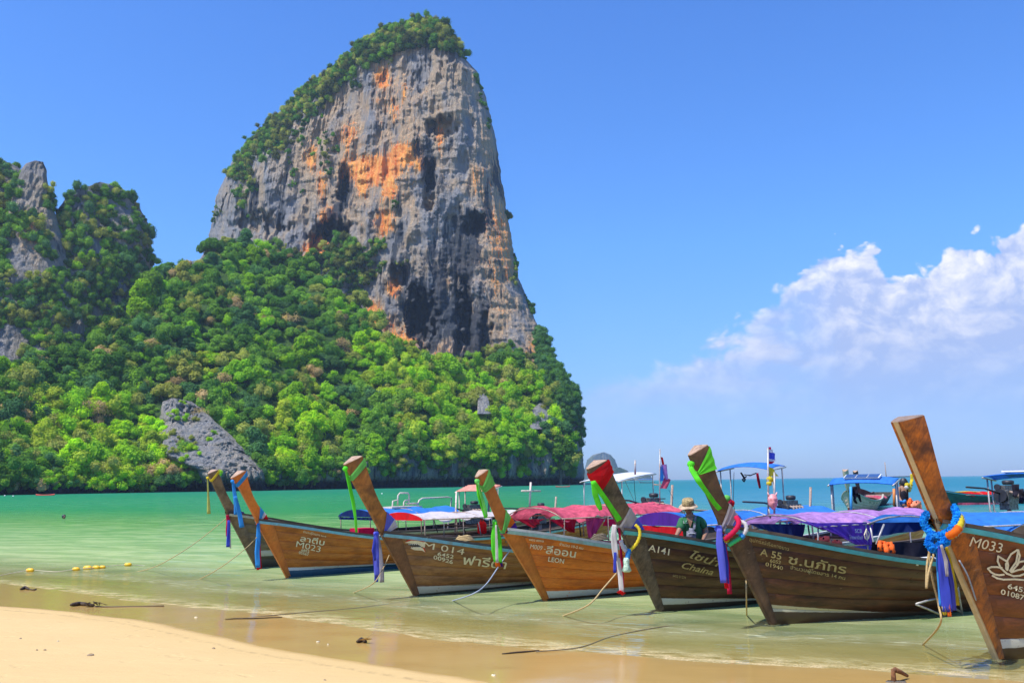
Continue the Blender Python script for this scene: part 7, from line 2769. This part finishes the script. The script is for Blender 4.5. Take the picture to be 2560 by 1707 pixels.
def head(parent, c, rx, rz, face, mat, hair=None, smile=True):
    """head with brow, nose, chin and ears; faces 'face' (horizontal unit vector)"""
    bm = bmesh.new()
    bmesh.ops.create_uvsphere(bm, u_segments=24, v_segments=18, radius=1.0)
    fx = Vector(face).normalized()
    lx = Vector((-fx.y, fx.x, 0)).normalized()
    up = lx.cross(fx) * -1
    up = Vector((0, 0, 1)) if abs(fx.z) < 0.01 else (fx.cross(lx)).normalized()
    for v in bm.verts:
        x, y_, z = v.co            # x side, y front (positive), z up
        w = 0.80 * (1 - 0.28 * max(0, -z - 0.1))
        dpt = 1.0
        f = 0
        if y_ > 0:
            f += 0.20 * math.exp(-((x / 0.13) ** 2 + ((z + 0.12) / 0.22) ** 2))
            f -= 0.10 * (math.exp(-(((x - 0.33) / 0.18) ** 2 + ((z - 0.08) / 0.12) ** 2)) + math.exp(-(((x + 0.33) / 0.18) ** 2 + ((z - 0.08) / 0.12) ** 2)))
            f += 0.05 * math.exp(-((x / 0.25) ** 2 + ((z + 0.45) / 0.07) ** 2)) + 0.06 * math.exp(-((x / 0.25) ** 2 + ((z + 0.85) / 0.15) ** 2))
        ear = 0.10 * math.exp(-(((y_) / 0.18) ** 2 + ((z + 0.05) / 0.22) ** 2)) * (1 if abs(x) > 0.8 else 0)
        sx_ = (x * w + math.copysign(ear, x)) * rx
        v.co = Vector(c) + lx * sx_ + fx * ((y_ * 0.95 + f) * rx) + up * z * rz
    me_ = bpy.data.meshes.new("head")
    bm.to_mesh(me_)
    bm.free()
    me_.polygons.foreach_set('use_smooth', [True] * len(me_.polygons))
    h = link("head", me_, mat, parent)
    sv, sf = ico(2)
    for s_ in (-1, 1):
        mb = MB()
        mb.put([Vector(c) + lx * (s_ * 0.30 * rx) + fx * (0.86 * rx) + up * 0.08 * rz + Vector(tuple(q)) * 0.014 for q in sv], sf)
        mb.build("eye", M_BLACK, h, True)
    mb = MB()
    mb.box(Vector(c) + fx * 0.93 * rx - up * 0.45 * rz, (0.045, 0.012, 0.010), Matrix((lx, fx, up)).transposed())
    mb.build("mouth", simple("lips", (0.28, 0.09, 0.07), 0.6), h)
    return h, lx, fx, up


# man in the green shirt on boat A141
t_, z_ = b4.plane(1722, 1300, 0.10)
Pm = b4.W(t_, 0.10, 0)
man = empty("person", (Pm.x, Pm.y, 0.12))
tag(man, "man in green shirt and sun hat leaning over the side of boat A141", "person")


def mp(px, py, dy=0.0):
    """photograph point at the man's depth, in his local frame"""
    p = at_y(px, py, Pm.y + dy)
    return (p.x - Pm.x, p.y - Pm.y, p.z - 0.12)


M_SHIRT = simple("green_shirt_cloth", (0.030, 0.150, 0.060), 0.85, 0.35, 9, 0.4)
M_TROU = simple("dark_blue_trousers", (0.04, 0.06, 0.12), 0.85, 0.3, 9)
N = {}
N['pelvis'] = (*mp(1734, 1372, 0.12), (0.145, 0.11))
N['waist'] = (*mp(1732, 1345, 0.08), (0.135, 0.10))
N['chest'] = (*mp(1731, 1318, 0.03), (0.155, 0.105))
N['neckb'] = (*mp(1727, 1296, 0.0), (0.085, 0.07))
N['neck'] = (*mp(1724, 1287, -0.03), 0.052)
N['skull'] = (*mp(1722, 1276, -0.05), 0.06)
N['shl'] = (*mp(1706, 1303, 0.0), 0.062)
N['ell'] = (*mp(1698, 1326, -0.10), 0.043)
N['wristl'] = (*mp(1688, 1344, -0.22), 0.028)
N['shr'] = (*mp(1754, 1302, 0.04), 0.064)
N['elr'] = (*mp(1766, 1328, 0.03), 0.044)
N['wristr'] = (*mp(1759, 1346, -0.12), 0.030)
pel = Vector(N['pelvis'][:3])
for s_, sf_ in ((-1, 'L'), (1, 'R')):
    N['hip' + sf_] = (pel.x + s_ * 0.09, pel.y, pel.z - 0.07, 0.085)
    N['knee' + sf_] = (pel.x + s_ * 0.11, pel.y - 0.10, 0.42, 0.058)
    N['ankle' + sf_] = (pel.x + s_ * 0.12, pel.y + 0.02, 0.07, 0.040)
    N['toe' + sf_] = (pel.x + s_ * 0.13, pel.y - 0.14, 0.025, (0.042, 0.022))
E = [('pelvis', 'waist'), ('waist', 'chest'), ('chest', 'neckb'), ('neckb', 'neck'), ('neck', 'skull'), ('neckb', 'shl'), ('shl', 'ell'), ('ell', 'wristl'), ('neckb', 'shr'), ('shr', 'elr'), ('elr', 'wristr')]
for sf_ in 'LR':
    E += [('pelvis', 'hip' + sf_), ('hip' + sf_, 'knee' + sf_), ('knee' + sf_, 'ankle' + sf_), ('ankle' + sf_, 'toe' + sf_)]
add_hand(N, E, N['wristl'][:3], mp(1684, 1352, -0.26), 'l', (1, 0, 0.3), (0.2, 0.3, -1))
add_hand(N, E, N['wristr'][:3], mp(1755, 1353, -0.20), 'r', (-1, 0, 0.2), (0, 0.4, -1))
skin_figure("body", N, E, M_SKIN, man, 2, 'pelvis')
SN = {}
for k, gr_ in (('pelvis', 0.03), ('waist', 0.028), ('chest', 0.026)):
    r0 = N[k][3]
    SN[k] = (*N[k][:3], (r0[0] + gr_, r0[1] + gr_))
SN['neckb'] = (*N['neckb'][:3], (0.10, 0.078))
SN['shl'] = (*N['shl'][:3], 0.082)
SN['shr'] = (*N['shr'][:3], 0.084)
SN['ell'] = (*(Vector(N['shl'][:3]).lerp(Vector(N['ell'][:3]), 0.95)), 0.070)
SN['elr'] = (*(Vector(N['shr'][:3]).lerp(Vector(N['elr'][:3]), 0.80)), 0.070)
SN['hem'] = (pel.x, pel.y, pel.z - 0.10, (0.17, 0.135))
shirt = skin_figure("shirt", SN, [('hem', 'pelvis'), ('pelvis', 'waist'), ('waist', 'chest'), ('chest', 'neckb'), ('neckb', 'shl'), ('shl', 'ell'), ('neckb', 'shr'), ('shr', 'elr')], M_SHIRT, man, 2, 'pelvis')
TN = {k: (*N[k][:3], (N[k][3] if not hasattr(N[k][3], '__len__') else N[k][3][0]) + 0.022) for k in ('pelvis', 'hipL', 'hipR', 'kneeL', 'kneeR', 'ankleL', 'ankleR')}
skin_figure("trousers", TN, [('pelvis', 'hipL'), ('hipL', 'kneeL'), ('kneeL', 'ankleL'), ('pelvis', 'hipR'), ('hipR', 'kneeR'), ('kneeR', 'ankleR')], M_TROU, man, 2, 'pelvis')
hc = Vector(mp(1721, 1269, -0.06))
face = Vector((-0.30, -0.90, -0.32)).normalized()
hd, lx, fx, up = head(man, hc, 0.088, 0.125, face, M_SKIN)
# open collar showing the chest
mb = MB()
cc_ = [mp(1716, 1294, -0.135), mp(1734, 1294, -0.135), mp(1730, 1305, -0.15), mp(1726, 1318, -0.135)]
mb.put(cc_, [(0, 1, 2, 3)])
mb.build("open_collar", M_SKIN, man)
for s_ in (-1, 1):
    mb = MB()
    x0 = 1725 + s_ * 9
    mb.put([mp(x0, 1290, -0.10), mp(x0 + s_ * 9, 1296, -0.11), mp(x0 + s_ * 3, 1308, -0.16), mp(x0 - s_ * 3, 1300, -0.15)], [(0, 1, 2, 3)])
    mb.build("collar", M_SHIRT, shirt)
# hat: crown with a wide drooping brim
M_HAT = simple("mottled_sun_hat_cloth", (0.40, 0.30, 0.14), 0.9, 0.8, 34, 0.2, dirt=(0.20, 0.10, 0.05))
Rh = Matrix((lx, fx, up)).transposed()
mb = MB()
mb.lathe([(0.099, 0.0), (0.101, 0.03), (0.094, 0.080), (0.080, 0.105), (0.03, 0.113)], 20, hc + up * 0.045, Rh)
hat = mb.build("hat", M_HAT, man, True)
V, F = [], []
for i, r0 in enumerate((0.096, 0.115, 0.136, 0.155)):
    for k in range(28):
        w = 2 * math.pi * k / 28
        dz_ = -0.006 * i - 0.008 * i * (0.5 + 0.5 * math.cos(2 * w + 0.6)) + 0.004 * math.sin(5 * w)
        V.append(hc + up * 0.055 + Rh @ Vector((r0 * math.cos(w), r0 * math.sin(w), dz_)))
F = [(i * 28 + k, i * 28 + (k + 1) % 28, (i + 1) * 28 + (k + 1) % 28, (i + 1) * 28 + k) for i in range(3) for k in range(28)]
mb = MB()
mb.put(V, F)
V2 = [v - up * 0.006 for v in V]
mb.put(V2, [q[::-1] for q in F])
mb.build("brim", simple("beige_hat_brim", (0.46, 0.34, 0.22), 0.9, 0.4, 20), hat, True, False)
mb = MB()
mb.tube([hc + lx * 0.085 - up * 0.0, hc + lx * 0.06 - up * 0.11 + fx * 0.02, hc - up * 0.14 + fx * 0.05, hc - lx * 0.06 - up * 0.11 + fx * 0.02, hc - lx * 0.085], 0.006, 5)
mb.build("chin_strap", M_BLACK, hat)
# sling bag
bag = on_boat(b4, "sling_bag", "grey sling bag across the chest of the man in green", "bag")
bag.location = man.location
bag.rotation_euler = (0, 0, 0)
M_BAG = simple("grey_bag_cloth", (0.20, 0.20, 0.24), 0.75, 0.6, 16, 0.3, dirt=(0.06, 0.06, 0.08))
bm = bmesh.new()
bmesh.ops.create_cube(bm, size=1.0)
bmesh.ops.bevel(bm, geom=bm.edges[:], offset=0.25, segments=3, affect='EDGES')
bc = Vector(mp(1728, 1337, -0.15))
for v in bm.verts:
    v.co = bc + Matrix.Rotation(0.12, 3, 'Y') @ Vector((v.co.x * 0.15, v.co.y * 0.085, v.co.z * 0.22))
me_ = bpy.data.meshes.new("pouch")
bm.to_mesh(me_)
bm.free()
me_.polygons.foreach_set('use_smooth', [True] * len(me_.polygons))
link("pouch", me_, M_BAG, bag)
mb = MB()
mb.put([Vector(mp(1732, 1322, -0.17)), Vector(mp(1738, 1322, -0.17)), Vector(mp(1741, 1294, -0.125)), Vector(mp(1736, 1293, -0.125))], [(0, 1, 2, 3)])
mb.put([Vector(mp(1741, 1294, -0.125)), Vector(mp(1736, 1293, -0.125)), Vector(mp(1738, 1288, -0.02)), Vector(mp(1744, 1289, -0.02))], [(0, 1, 2, 3)])
mb.build("shoulder_strap", M_BAG, bag)
mb = MB()
mb.box(bc + Vector((0.0, -0.046, 0.03)), (0.11, 0.01, 0.008))
mb.build("zip", M_WHITE, bag)
# white lettering on the shirt
me_ = text_mesh("L.E.", 0.01)
xs = [v.co.x for v in me_.vertices]
k_ = 0.075 / (max(xs) - min(xs))
c1 = Vector(mp(1708, 1307, -0.135))
for v in me_.vertices:
    v.co = c1 + Vector(((v.co.x - min(xs)) * k_, 0.02 * (v.co.x - min(xs)) * k_ - 0.012, v.co.y * k_))
link("shirt_lettering", me_, M_WHITE, shirt)

# man in the dark tank top, seen from behind on the next boat
t_, z_ = b3.plane(2262, 1235, 0.1)
Pk = b3.W(t_, 0.1, 0)
man2 = empty("person", (Pk.x, Pk.y, 0.2))
tag(man2, "dark haired man in black sleeveless shirt standing by the engine", "person")


def kp(px, py, dy=0.0):
    p = at_y(px, py, Pk.y + dy)
    return (p.x - Pk.x, p.y - Pk.y, p.z - 0.2)


N = {'pelvis': (*kp(2258, 1262), (0.13, 0.10)), 'waist': (*kp(2256, 1248), (0.12, 0.09)), 'chest': (*kp(2254, 1232), (0.145, 0.10)), 'neckb': (*kp(2256, 1219), (0.075, 0.065)), 'neck': (*kp(2257, 1215), 0.05), 'skull': (*kp(2257, 1209), 0.06),
     'shl': (*kp(2246, 1223, -0.05), 0.058), 'ell': (*kp(2246, 1240, -0.12), 0.04), 'wristl': (*kp(2252, 1250, -0.22), 0.028),
     'shr': (*kp(2264, 1222, 0.03), 0.06), 'elr': (*kp(2264, 1240, 0.0), 0.042), 'wristr': (*kp(2268, 1253, -0.1), 0.03)}
pel = Vector(N['pelvis'][:3])
for s_, sf_ in ((-1, 'L'), (1, 'R')):
    N['hip' + sf_] = (pel.x + s_ * 0.085, pel.y, pel.z - 0.07, 0.08)
    N['knee' + sf_] = (pel.x + s_ * 0.10, pel.y - 0.04, 0.42, 0.055)
    N['ankle' + sf_] = (pel.x + s_ * 0.11, pel.y + 0.03, 0.07, 0.038)
    N['toe' + sf_] = (pel.x + s_ * 0.12, pel.y - 0.13, 0.025, (0.042, 0.022))
E = [('pelvis', 'waist'), ('waist', 'chest'), ('chest', 'neckb'), ('neckb', 'neck'), ('neck', 'skull'), ('neckb', 'shl'), ('shl', 'ell'), ('ell', 'wristl'), ('neckb', 'shr'), ('shr', 'elr'), ('elr', 'wristr')]
for sf_ in 'LR':
    E += [('pelvis', 'hip' + sf_), ('hip' + sf_, 'knee' + sf_), ('knee' + sf_, 'ankle' + sf_), ('ankle' + sf_, 'toe' + sf_)]
add_hand(N, E, N['wristl'][:3], kp(2255, 1254, -0.26), 'l', (1, 0, 0.3), (0.2, 0.3, -1))
add_hand(N, E, N['wristr'][:3], kp(2270, 1257, -0.16), 'r', (-1, 0, 0.2), (0, 0.4, -1))
skin_figure("body", N, E, M_SKIN, man2, 2, 'pelvis')
skin_figure("tank_top", {'hem': (pel.x, pel.y, pel.z - 0.03, (0.15, 0.12)), 'waist': (*N['waist'][:3], (0.142, 0.112)), 'chest': (*N['chest'][:3], (0.165, 0.122)), 'top': (*kp(2256, 1221), (0.115, 0.08))}, [('hem', 'waist'), ('waist', 'chest'), ('chest', 'top')], CLOTH['black'], man2, 2, 'hem')
skin_figure("trousers", {k: (*N[k][:3], (N[k][3] if not hasattr(N[k][3], '__len__') else N[k][3][0]) + 0.022) for k in ('pelvis', 'hipL', 'hipR', 'kneeL', 'kneeR', 'ankleL', 'ankleR')},
            [('pelvis', 'hipL'), ('hipL', 'kneeL'), ('kneeL', 'ankleL'), ('pelvis', 'hipR'), ('hipR', 'kneeR'), ('kneeR', 'ankleR')], M_TROU, man2, 2, 'pelvis')
hc = Vector(kp(2257, 1208))
hd, lx, fx, up = head(man2, hc, 0.085, 0.12, (-0.85, 0.5, 0), M_SKIN)
sv, sf = ico(3)
mb = MB()
mb.put([hc + Vector((q[0] * 0.098, q[1] * 0.098, q[2] * 0.125)) + Vector((0.015, -0.012, 0.022)) for q in sv], sf)
mb.build("hair", M_BLACK, man2, True)
o = tail(b3, on_boat(b3, "tied_shirt", "bright blue cloth tied at the waist of the standing man", "cloth"), [(2246, 1252), (2254, 1256), (2262, 1252)], [6, 9, 7], CLOTH['sky'], -0.15, "cloth", 60, 0.05)
r_ = on_boat(b3, "flower_bunch", "yellow and white flower garland with ribbon by the standing man", "flowers")
for x, y, c_, s_ in [(2268, 1212, 'yellow', 0.06), (2273, 1217, 'straw', 0.07), (2266, 1218, 'white', 0.05), (2272, 1224, 'straw', 0.06), (2277, 1211, 'yellow', 0.05)]:
    knot(b3, r_, x, y, s_, CLOTH[c_], -0.1, "flower")
tail(b3, r_, [(2277, 1208), (2280, 1198), (2278, 1184)], [6, 8, 5], CLOTH['yellow'], -0.1, "ribbon", 61)
polepx(b3, [(2262, 1196), (2268, 1204), (2270, 1262)], 0.02, M_BLACK, -0.1, "stem", r_)

# swimmer
p = at_z(160, 1296, 0.0)
sw = empty("person", (p.x, p.y, 0))
tag(sw, "swimmer with dark wet hair, only the head above the green water", "person")
head(sw, Vector((0.0, 0, 0.10)), 0.10, 0.14, (0.8, -0.6, 0), M_SKIN)
mb = MB()
sv, sf = ico(3)
mb.put([Vector((q[0] * 0.125, q[1] * 0.125, q[2] * 0.14)) + Vector((-0.035, 0.03, 0.14)) for q in sv], sf)
mb.build("hair", M_BLACK, sw, True)
skin_figure("body", {'neck': (0, 0, 0.0, 0.06), 'chest': (-0.1, 0.05, -0.2, (0.15, 0.11)), 'pelvis': (-0.3, 0.1, -0.5, (0.13, 0.1)), 'shl': (0.05, -0.15, -0.08, 0.06), 'shr': (-0.15, 0.22, -0.08, 0.06), 'ell': (0.3, -0.25, -0.12, 0.04), 'elr': (0.1, 0.4, -0.12, 0.04),
                     'kl': (-0.55, 0.1, -0.75, 0.06), 'fl': (-0.95, 0.15, -0.8, 0.04)}, [('chest', 'neck'), ('chest', 'pelvis'), ('chest', 'shl'), ('chest', 'shr'), ('shl', 'ell'), ('shr', 'elr'), ('pelvis', 'kl'), ('kl', 'fl')], M_SKIN, sw, 1, 'chest')

# ------------------------------------------------------------------ boats farther out
def std_boat(px, py, th, label, hull, prow, scale=1.0, group="boats farther out on the water", rail=None, length=10.5, flip=False, **kw):
    S0 = at_z(px, py, 0.0)
    fe = [(-1.35, 2.3), (-1.15, 1.85), (-0.84, 1.25), (0.0, 0.0)]
    be = [(-1.12, 2.42), (-0.88, 1.85), (-0.72, 1.45), (-0.3, 1.28)]
    b = Boat(None, th, fe, be, (-0.84, 1.25), at=(S0.x, S0.y), length=length)
    b.build(label, group, hull, prow, rail=rail, detail=True, **kw)
    return b


b7 = std_boat(2128, 1283, 62, "pale weathered grey long-tail boat behind the solar panelled roof",
              wood("grey_hull_h", (0.64, 0.43, 0.33), (0.78, 0.57, 0.44), (0.42, 0.29, 0.23), 0.7), wood("grey_prow_h", (0.48, 0.40, 0.31), (0.62, 0.52, 0.41), (0.34, 0.28, 0.22), 0.7, None, RK), rail=simple("grey_rail_h", (0.42, 0.38, 0.30), 0.7), cap=simple("grey_cap_h", (0.46, 0.40, 0.31), 0.7), lin=simple("pale_lining", (0.38, 0.33, 0.26), 0.8))
canopy(b7, (2150, 1244), (2190, 1236), 7.0, 0.8, CLOTH['pink'], frame=M_PIPER)
b8 = std_boat(2152, 1268, 60, "black prowed long-tail boat far behind the grey one", wood("black_hull_i", (0.04, 0.04, 0.035), (0.07, 0.065, 0.05), (0.02, 0.02, 0.02), 0.6), wood("black_prow_i", (0.03, 0.032, 0.03), (0.06, 0.06, 0.05), (0.02, 0.02, 0.02), 0.6, None, RK), rail=None)
M_GH = wood("dark_green_hull_j", (0.02, 0.10, 0.075), (0.04, 0.15, 0.11), (0.015, 0.05, 0.045), 0.5)
b9 = std_boat(2330, 1262, 12, "dark green long-tail boat with red and yellow canopy beyond the M033 prow", M_GH, M_GH, rail=simple("pale_turquoise_rail", (0.30, 0.55, 0.55), 0.6), length=11.0)
t0_, _ = b9.plane(2385, 1232, 0.0)
canopy(b9, (2376, 1236), (2395, 1229), b9.plane(2502, 1235, -0.8)[0], 0.8, CLOTH['red'], frame=M_PIPER)
curtain(b9, [(2394, 1256), (2500, 1256), (2498, 1272), (2396, 1271)], CLOTH['pink'], -0.82)
tail(b9, on_boat(b9, "roof_cloth", "yellow strip of cloth laid along the far red canopy", "cloth"), [(2372, 1231), (2420, 1228), (2490, 1231)], [4, 5, 4], CLOTH['yellow'], 0.0, "cloth", 70, 0.05)
b10 = std_boat(1600, 1207.5, 8, "tiny passenger boat far out near the horizon", wood("white_hull_k", (0.6, 0.6, 0.58), (0.7, 0.7, 0.68), (0.4, 0.4, 0.4), 0.6), wood("white_prow_k", (0.5, 0.5, 0.48), (0.6, 0.6, 0.58), (0.4, 0.4, 0.4), 0.6, None, RK), length=9)
canopy(b10, (1590, 1198), (1600, 1197), 8.0, 0.9, CLOTH['tarp'])
p = at_z(1650, 1212, 0.0)
M_KAY = simple("orange_kayak_plastic", (0.8, 0.30, 0.10), 0.5)
ky = MB()
V = []
for i in range(11):
    f = -1 + 2 * i / 10
    w = 0.45 * (1 - abs(f) ** 2.2) + 0.02
    hgt = 0.16 + 0.22 * abs(f) ** 2
    for (yy, zz_) in [(-w, hgt), (-w * 0.6, -0.08), (w * 0.6, -0.08), (w, hgt), (0, hgt + 0.05)]:
        V.append((f * 2.4, yy, zz_))
ky.put(V, [(i * 5 + k, i * 5 + (k + 1) % 5, (i + 1) * 5 + (k + 1) % 5, (i + 1) * 5 + k) for i in range(10) for k in range(5)])
kr = empty("kayak", (p.x, p.y, 0), 0.2)
tag(kr, "tiny orange and yellow kayak on the open water right of the far boat", "kayak", "small craft far out")
ky.build("hull", M_KAY, kr, True)
mb = MB()
mb.box((0, 0, 0.45), (0.35, 0.35, 0.6))
mb.build("paddler_seat_load", CLOTH['yellow'], kr)
for (px, py, col, lab) in [(113, 1238, (0.7, 0.08, 0.05), "tiny red kayak at the foot of the far forest shore"), (1407, 1217, (0.5, 0.06, 0.05), "tiny dark red kayak at the foot of the tower")]:
    p = at_z(px, py, 0.0)
    kr = empty("kayak", (p.x, p.y, 0), 0.1)
    tag(kr, lab, "kayak", "small craft far out")
    o = ky.build("hull", simple("kayak_plastic", col, 0.5), kr, True)
for (px, py, L_, lab) in [(20, 1236, 9.0, "pale driftwood bank on the far shore at the left"), (520, 1222, 6.0, "pale flat boulder at the water's edge behind the leftmost prow")]:
    p = at_z(px, py, 0.0)
    mb = MB()
    sv, sf = ico(3)
    mb.put([Vector((q[0] * L_ * 0.5 * (1 + 0.15 * math.sin(q[1] * 5)), q[1] * 1.5, max(-0.4, q[2] * 0.9 + 0.15 * math.sin(q[0] * 9)))) for q in sv], sf)
    o = mb.build("boulder", M_ROCK3, None, True)
    o.location = (p.x, min(p.y, float(shore_depth(px)) - 6), 0.3)
    tag(o, lab, "boulder")
for (px, py, lab) in [(955, 1234, "small white buoy on the green water under the tower"), (33, 1240, "white buoy by the far shore at the left"), (12, 1239, "leftmost white buoy by the far shore")]:
    p = at_z(px, py, 0.0)
    s_ = 2.0 / FPX * p.y
    mb = MB()
    mb.lathe([(0.02, -s_), (s_ * 0.8, -s_ * 0.6), (s_, 0), (s_ * 0.8, s_ * 0.7), (0.05, s_)], 10, p)
    tag(mb.build("buoy", M_WHITE, None, True), lab, "buoy", "white mooring buoys")

# engine frame standing in the water left of the M033 bow
fr_ = empty("metal_frame", at_z(2400, 1540))
tag(fr_, "galvanised boarding ladder standing in the water beside the M033 bow", "ladder")
o0 = fr_.location.copy()


def fp(px, py, Y):
    p = at_y(px, py, Y)
    return p - o0


Yl = o0.y
for pts in ([(2352, 1400), (2357, 1470), (2362, 1552)], [(2390, 1430), (2398, 1490), (2409, 1552)], [(2290, 1510), (2320, 1522), (2352, 1536)], [(2290, 1509), (2320, 1500), (2350, 1494)], [(2352, 1478), (2398, 1504)], [(2350, 1500), (2404, 1530)]):
    mb = MB()
    mb.tube([fp(x, y, Yl + 0.25 * (x - 2350) / 60) for x, y in pts], 0.016, 6)
    mb.build("ladder_pipe", M_PIPE, fr_, True)

# ------------------------------------------------------------------ things washed up on the beach
M_WEED = simple("dark_wet_driftwood", (0.07, 0.045, 0.025), 0.7, 0.5, 30)
GB2 = "debris washed up on the sand"


def gz_at(p):
    z, _ = ground_z(np.array([p.x]), np.array([p.y]))
    return float(z[0])


def on_sand(px, py):
    z = 0.0
    for _ in range(5):
        p = at_z(px, py, z)
        z = gz_at(p)
    p.z = z
    return p


def stick(pts, rad, label, mat=M_WEED, name="driftwood", cat="driftwood"):
    P_ = [on_sand(x, y) + Vector((0, 0, rad * 0.6)) for x, y in pts]
    r0 = empty(name, P_[0])
    mb = MB()
    n = len(P_)
    Q = []
    for i in range(n - 1):
        for k in range(4):
            q = P_[i].lerp(P_[i + 1], k / 4)
            Q.append(q - P_[0] + Vector((0, random.uniform(-1, 1) * rad * 0.6, random.uniform(0, 0.4) * rad)))
    Q.append(P_[-1] - P_[0])
    mb.tube(Q, [rad * (0.5 + 0.6 * math.sin(math.pi * (i + 0.5) / len(Q))) for i in range(len(Q))], 6)
    mb.build("stem", mat, r0, True)
    tag(r0, label, cat, GB2)
    return r0, P_


r0, P_ = stick([(176, 1516), (200, 1513), (235, 1516)], 0.035, "dark seaweed bundle with rope tail on the wet sand at left")
for k in range(9):
    mb = MB()
    b_ = Vector((random.uniform(0.2, 0.5), random.uniform(-0.05, 0.05), 0.0))
    mb.tube([b_, b_ + Vector((random.uniform(-0.1, 0.1), random.uniform(-0.05, 0.05), 0.05)), b_ + Vector((random.uniform(-0.2, 0.25), random.uniform(-0.1, 0.1), 0.01))], [0.008, 0.007, 0.003], 4)
    mb.build("frond", M_WEED, r0, True)
mb = MB()
mb.tube([on_sand(x, y) - P_[0] + Vector((0, 0, 0.008)) for x, y in [(235, 1516), (280, 1517), (340, 1516), (410, 1515)]], 0.012, 5)
mb.build("rope_tail", M_ROPED, r0, True)
stick([(52, 1474), (62, 1471), (72, 1474)], 0.03, "small dark clump of seaweed at the water's edge at far left")
stick([(72, 1474), (85, 1475), (91, 1472)], 0.014, "short curled twig beside the far left seaweed clump")
stick([(563, 1548), (590, 1547), (640, 1546), (705, 1543)], 0.010, "long thin dark stick on the wet sand below the M023 boat")
stick([(1255, 1635), (1300, 1631), (1348, 1626)], 0.010, "thin dark stick on the wet sand right of the centre")
r0, P_ = stick([(893, 1607), (903, 1603), (915, 1606)], 0.028, "small dark dead leaf with a yellow stalk on the wet sand", M_WEED, "dead_leaf", "leaf")
mb = MB()
mb.put([(0.0, 0, 0.02), (0.12, -0.03, 0.05), (0.2, 0.02, 0.03), (0.1, 0.05, 0.01)], [(0, 1, 2, 3)])
mb.tube([(0.1, 0, 0.03), (0.15, 0, 0.07), (0.2, 0.0, 0.1)], 0.006, 4)
mb.build("leaf_blade", M_ROPE, r0)
# rusty anchor
pa = on_sand(2262, 1704)
an = empty("anchor", pa)
tag(an, "rusty anchor shank sticking out of the sand at the bottom right", "anchor")
M_RUST = simple("rust", (0.20, 0.085, 0.035), 0.85, 0.6, 30, 0.5)
mb = MB()
q0 = lambda px, py, dy=0.0: at_y(px, py, pa.y + dy) - pa
mb.tube([q0(2235, 1712), q0(2234, 1690), q0(2233, 1674), q0(2240, 1672)], [0.028, 0.024, 0.022, 0.02], 8)
mb.build("shank", M_RUST, an, True)
mb = MB()
mb.tube([q0(2238, 1673), q0(2252, 1679, 0.1), q0(2268, 1688, 0.2)], [0.026, 0.022, 0.016], 8)
mb.build("fluke_arm", M_RUST, an, True)
mb = MB()
sv, sf = ico(2)
for k in range(6):
    c = q0(2225 + k * 6, 1707)
    mb2 = MB()
    mb2.put([c + Vector((q[0] * 0.05, q[1] * 0.04, q[2] * 0.03)) for q in sv], sf)
    mb2.build("clinging_shell", simple("dark_shell", (0.12, 0.10, 0.08), 0.8), an, True)
# pebbles and shells
M_PEB = simple("beige_pebble", (0.42, 0.30, 0.18), 0.8, 0.4, 20)
for i, (px, py, s_, lab) in enumerate([(226, 1638, 0.028, "largest pebble on the dry sand left of the centre"), (534, 1620, 0.016, "small pebble on dry sand near the wet line"), (812, 1700, 0.014, "tiny orange pebble at the bottom edge"), (112, 1624, 0.014, "tiny flat pebble high on the dry sand at left"), (51, 1596, 0.016, "tiny dark pebble on the dry sand at far left"), (92, 1624, 0.012, "tiny pebble near the left edge of the dry sand"),
                                       (145, 1602, 0.012, "tiny sliver of shell on the dry sand at left"), (490, 1543, 0.02, "small white shell in the wash below boat M023"), (795, 1604, 0.018, "small white bubble like shell left of the dead leaf"), (820, 1610, 0.012, "tiny white shell beside the other left of the dead leaf"), (1234, 1688, 0.02, "pale shell on the wet sand at the bottom edge")]):
    p = on_sand(px, py)
    mb = MB()
    mb.put([Vector((q[0] * s_ * 1.5, q[1] * s_, q[2] * s_ * 0.6)) for q in sv], sf)
    o = mb.build("pebble", M_PEB if 'shell' not in lab else M_CREAM, None, True)
    o.location = p + Vector((0, 0, s_ * 0.2))
    o.rotation_euler = (0, 0, random.uniform(0, 3))
    tag(o, lab, "pebble", "pebbles and shells on the sand")
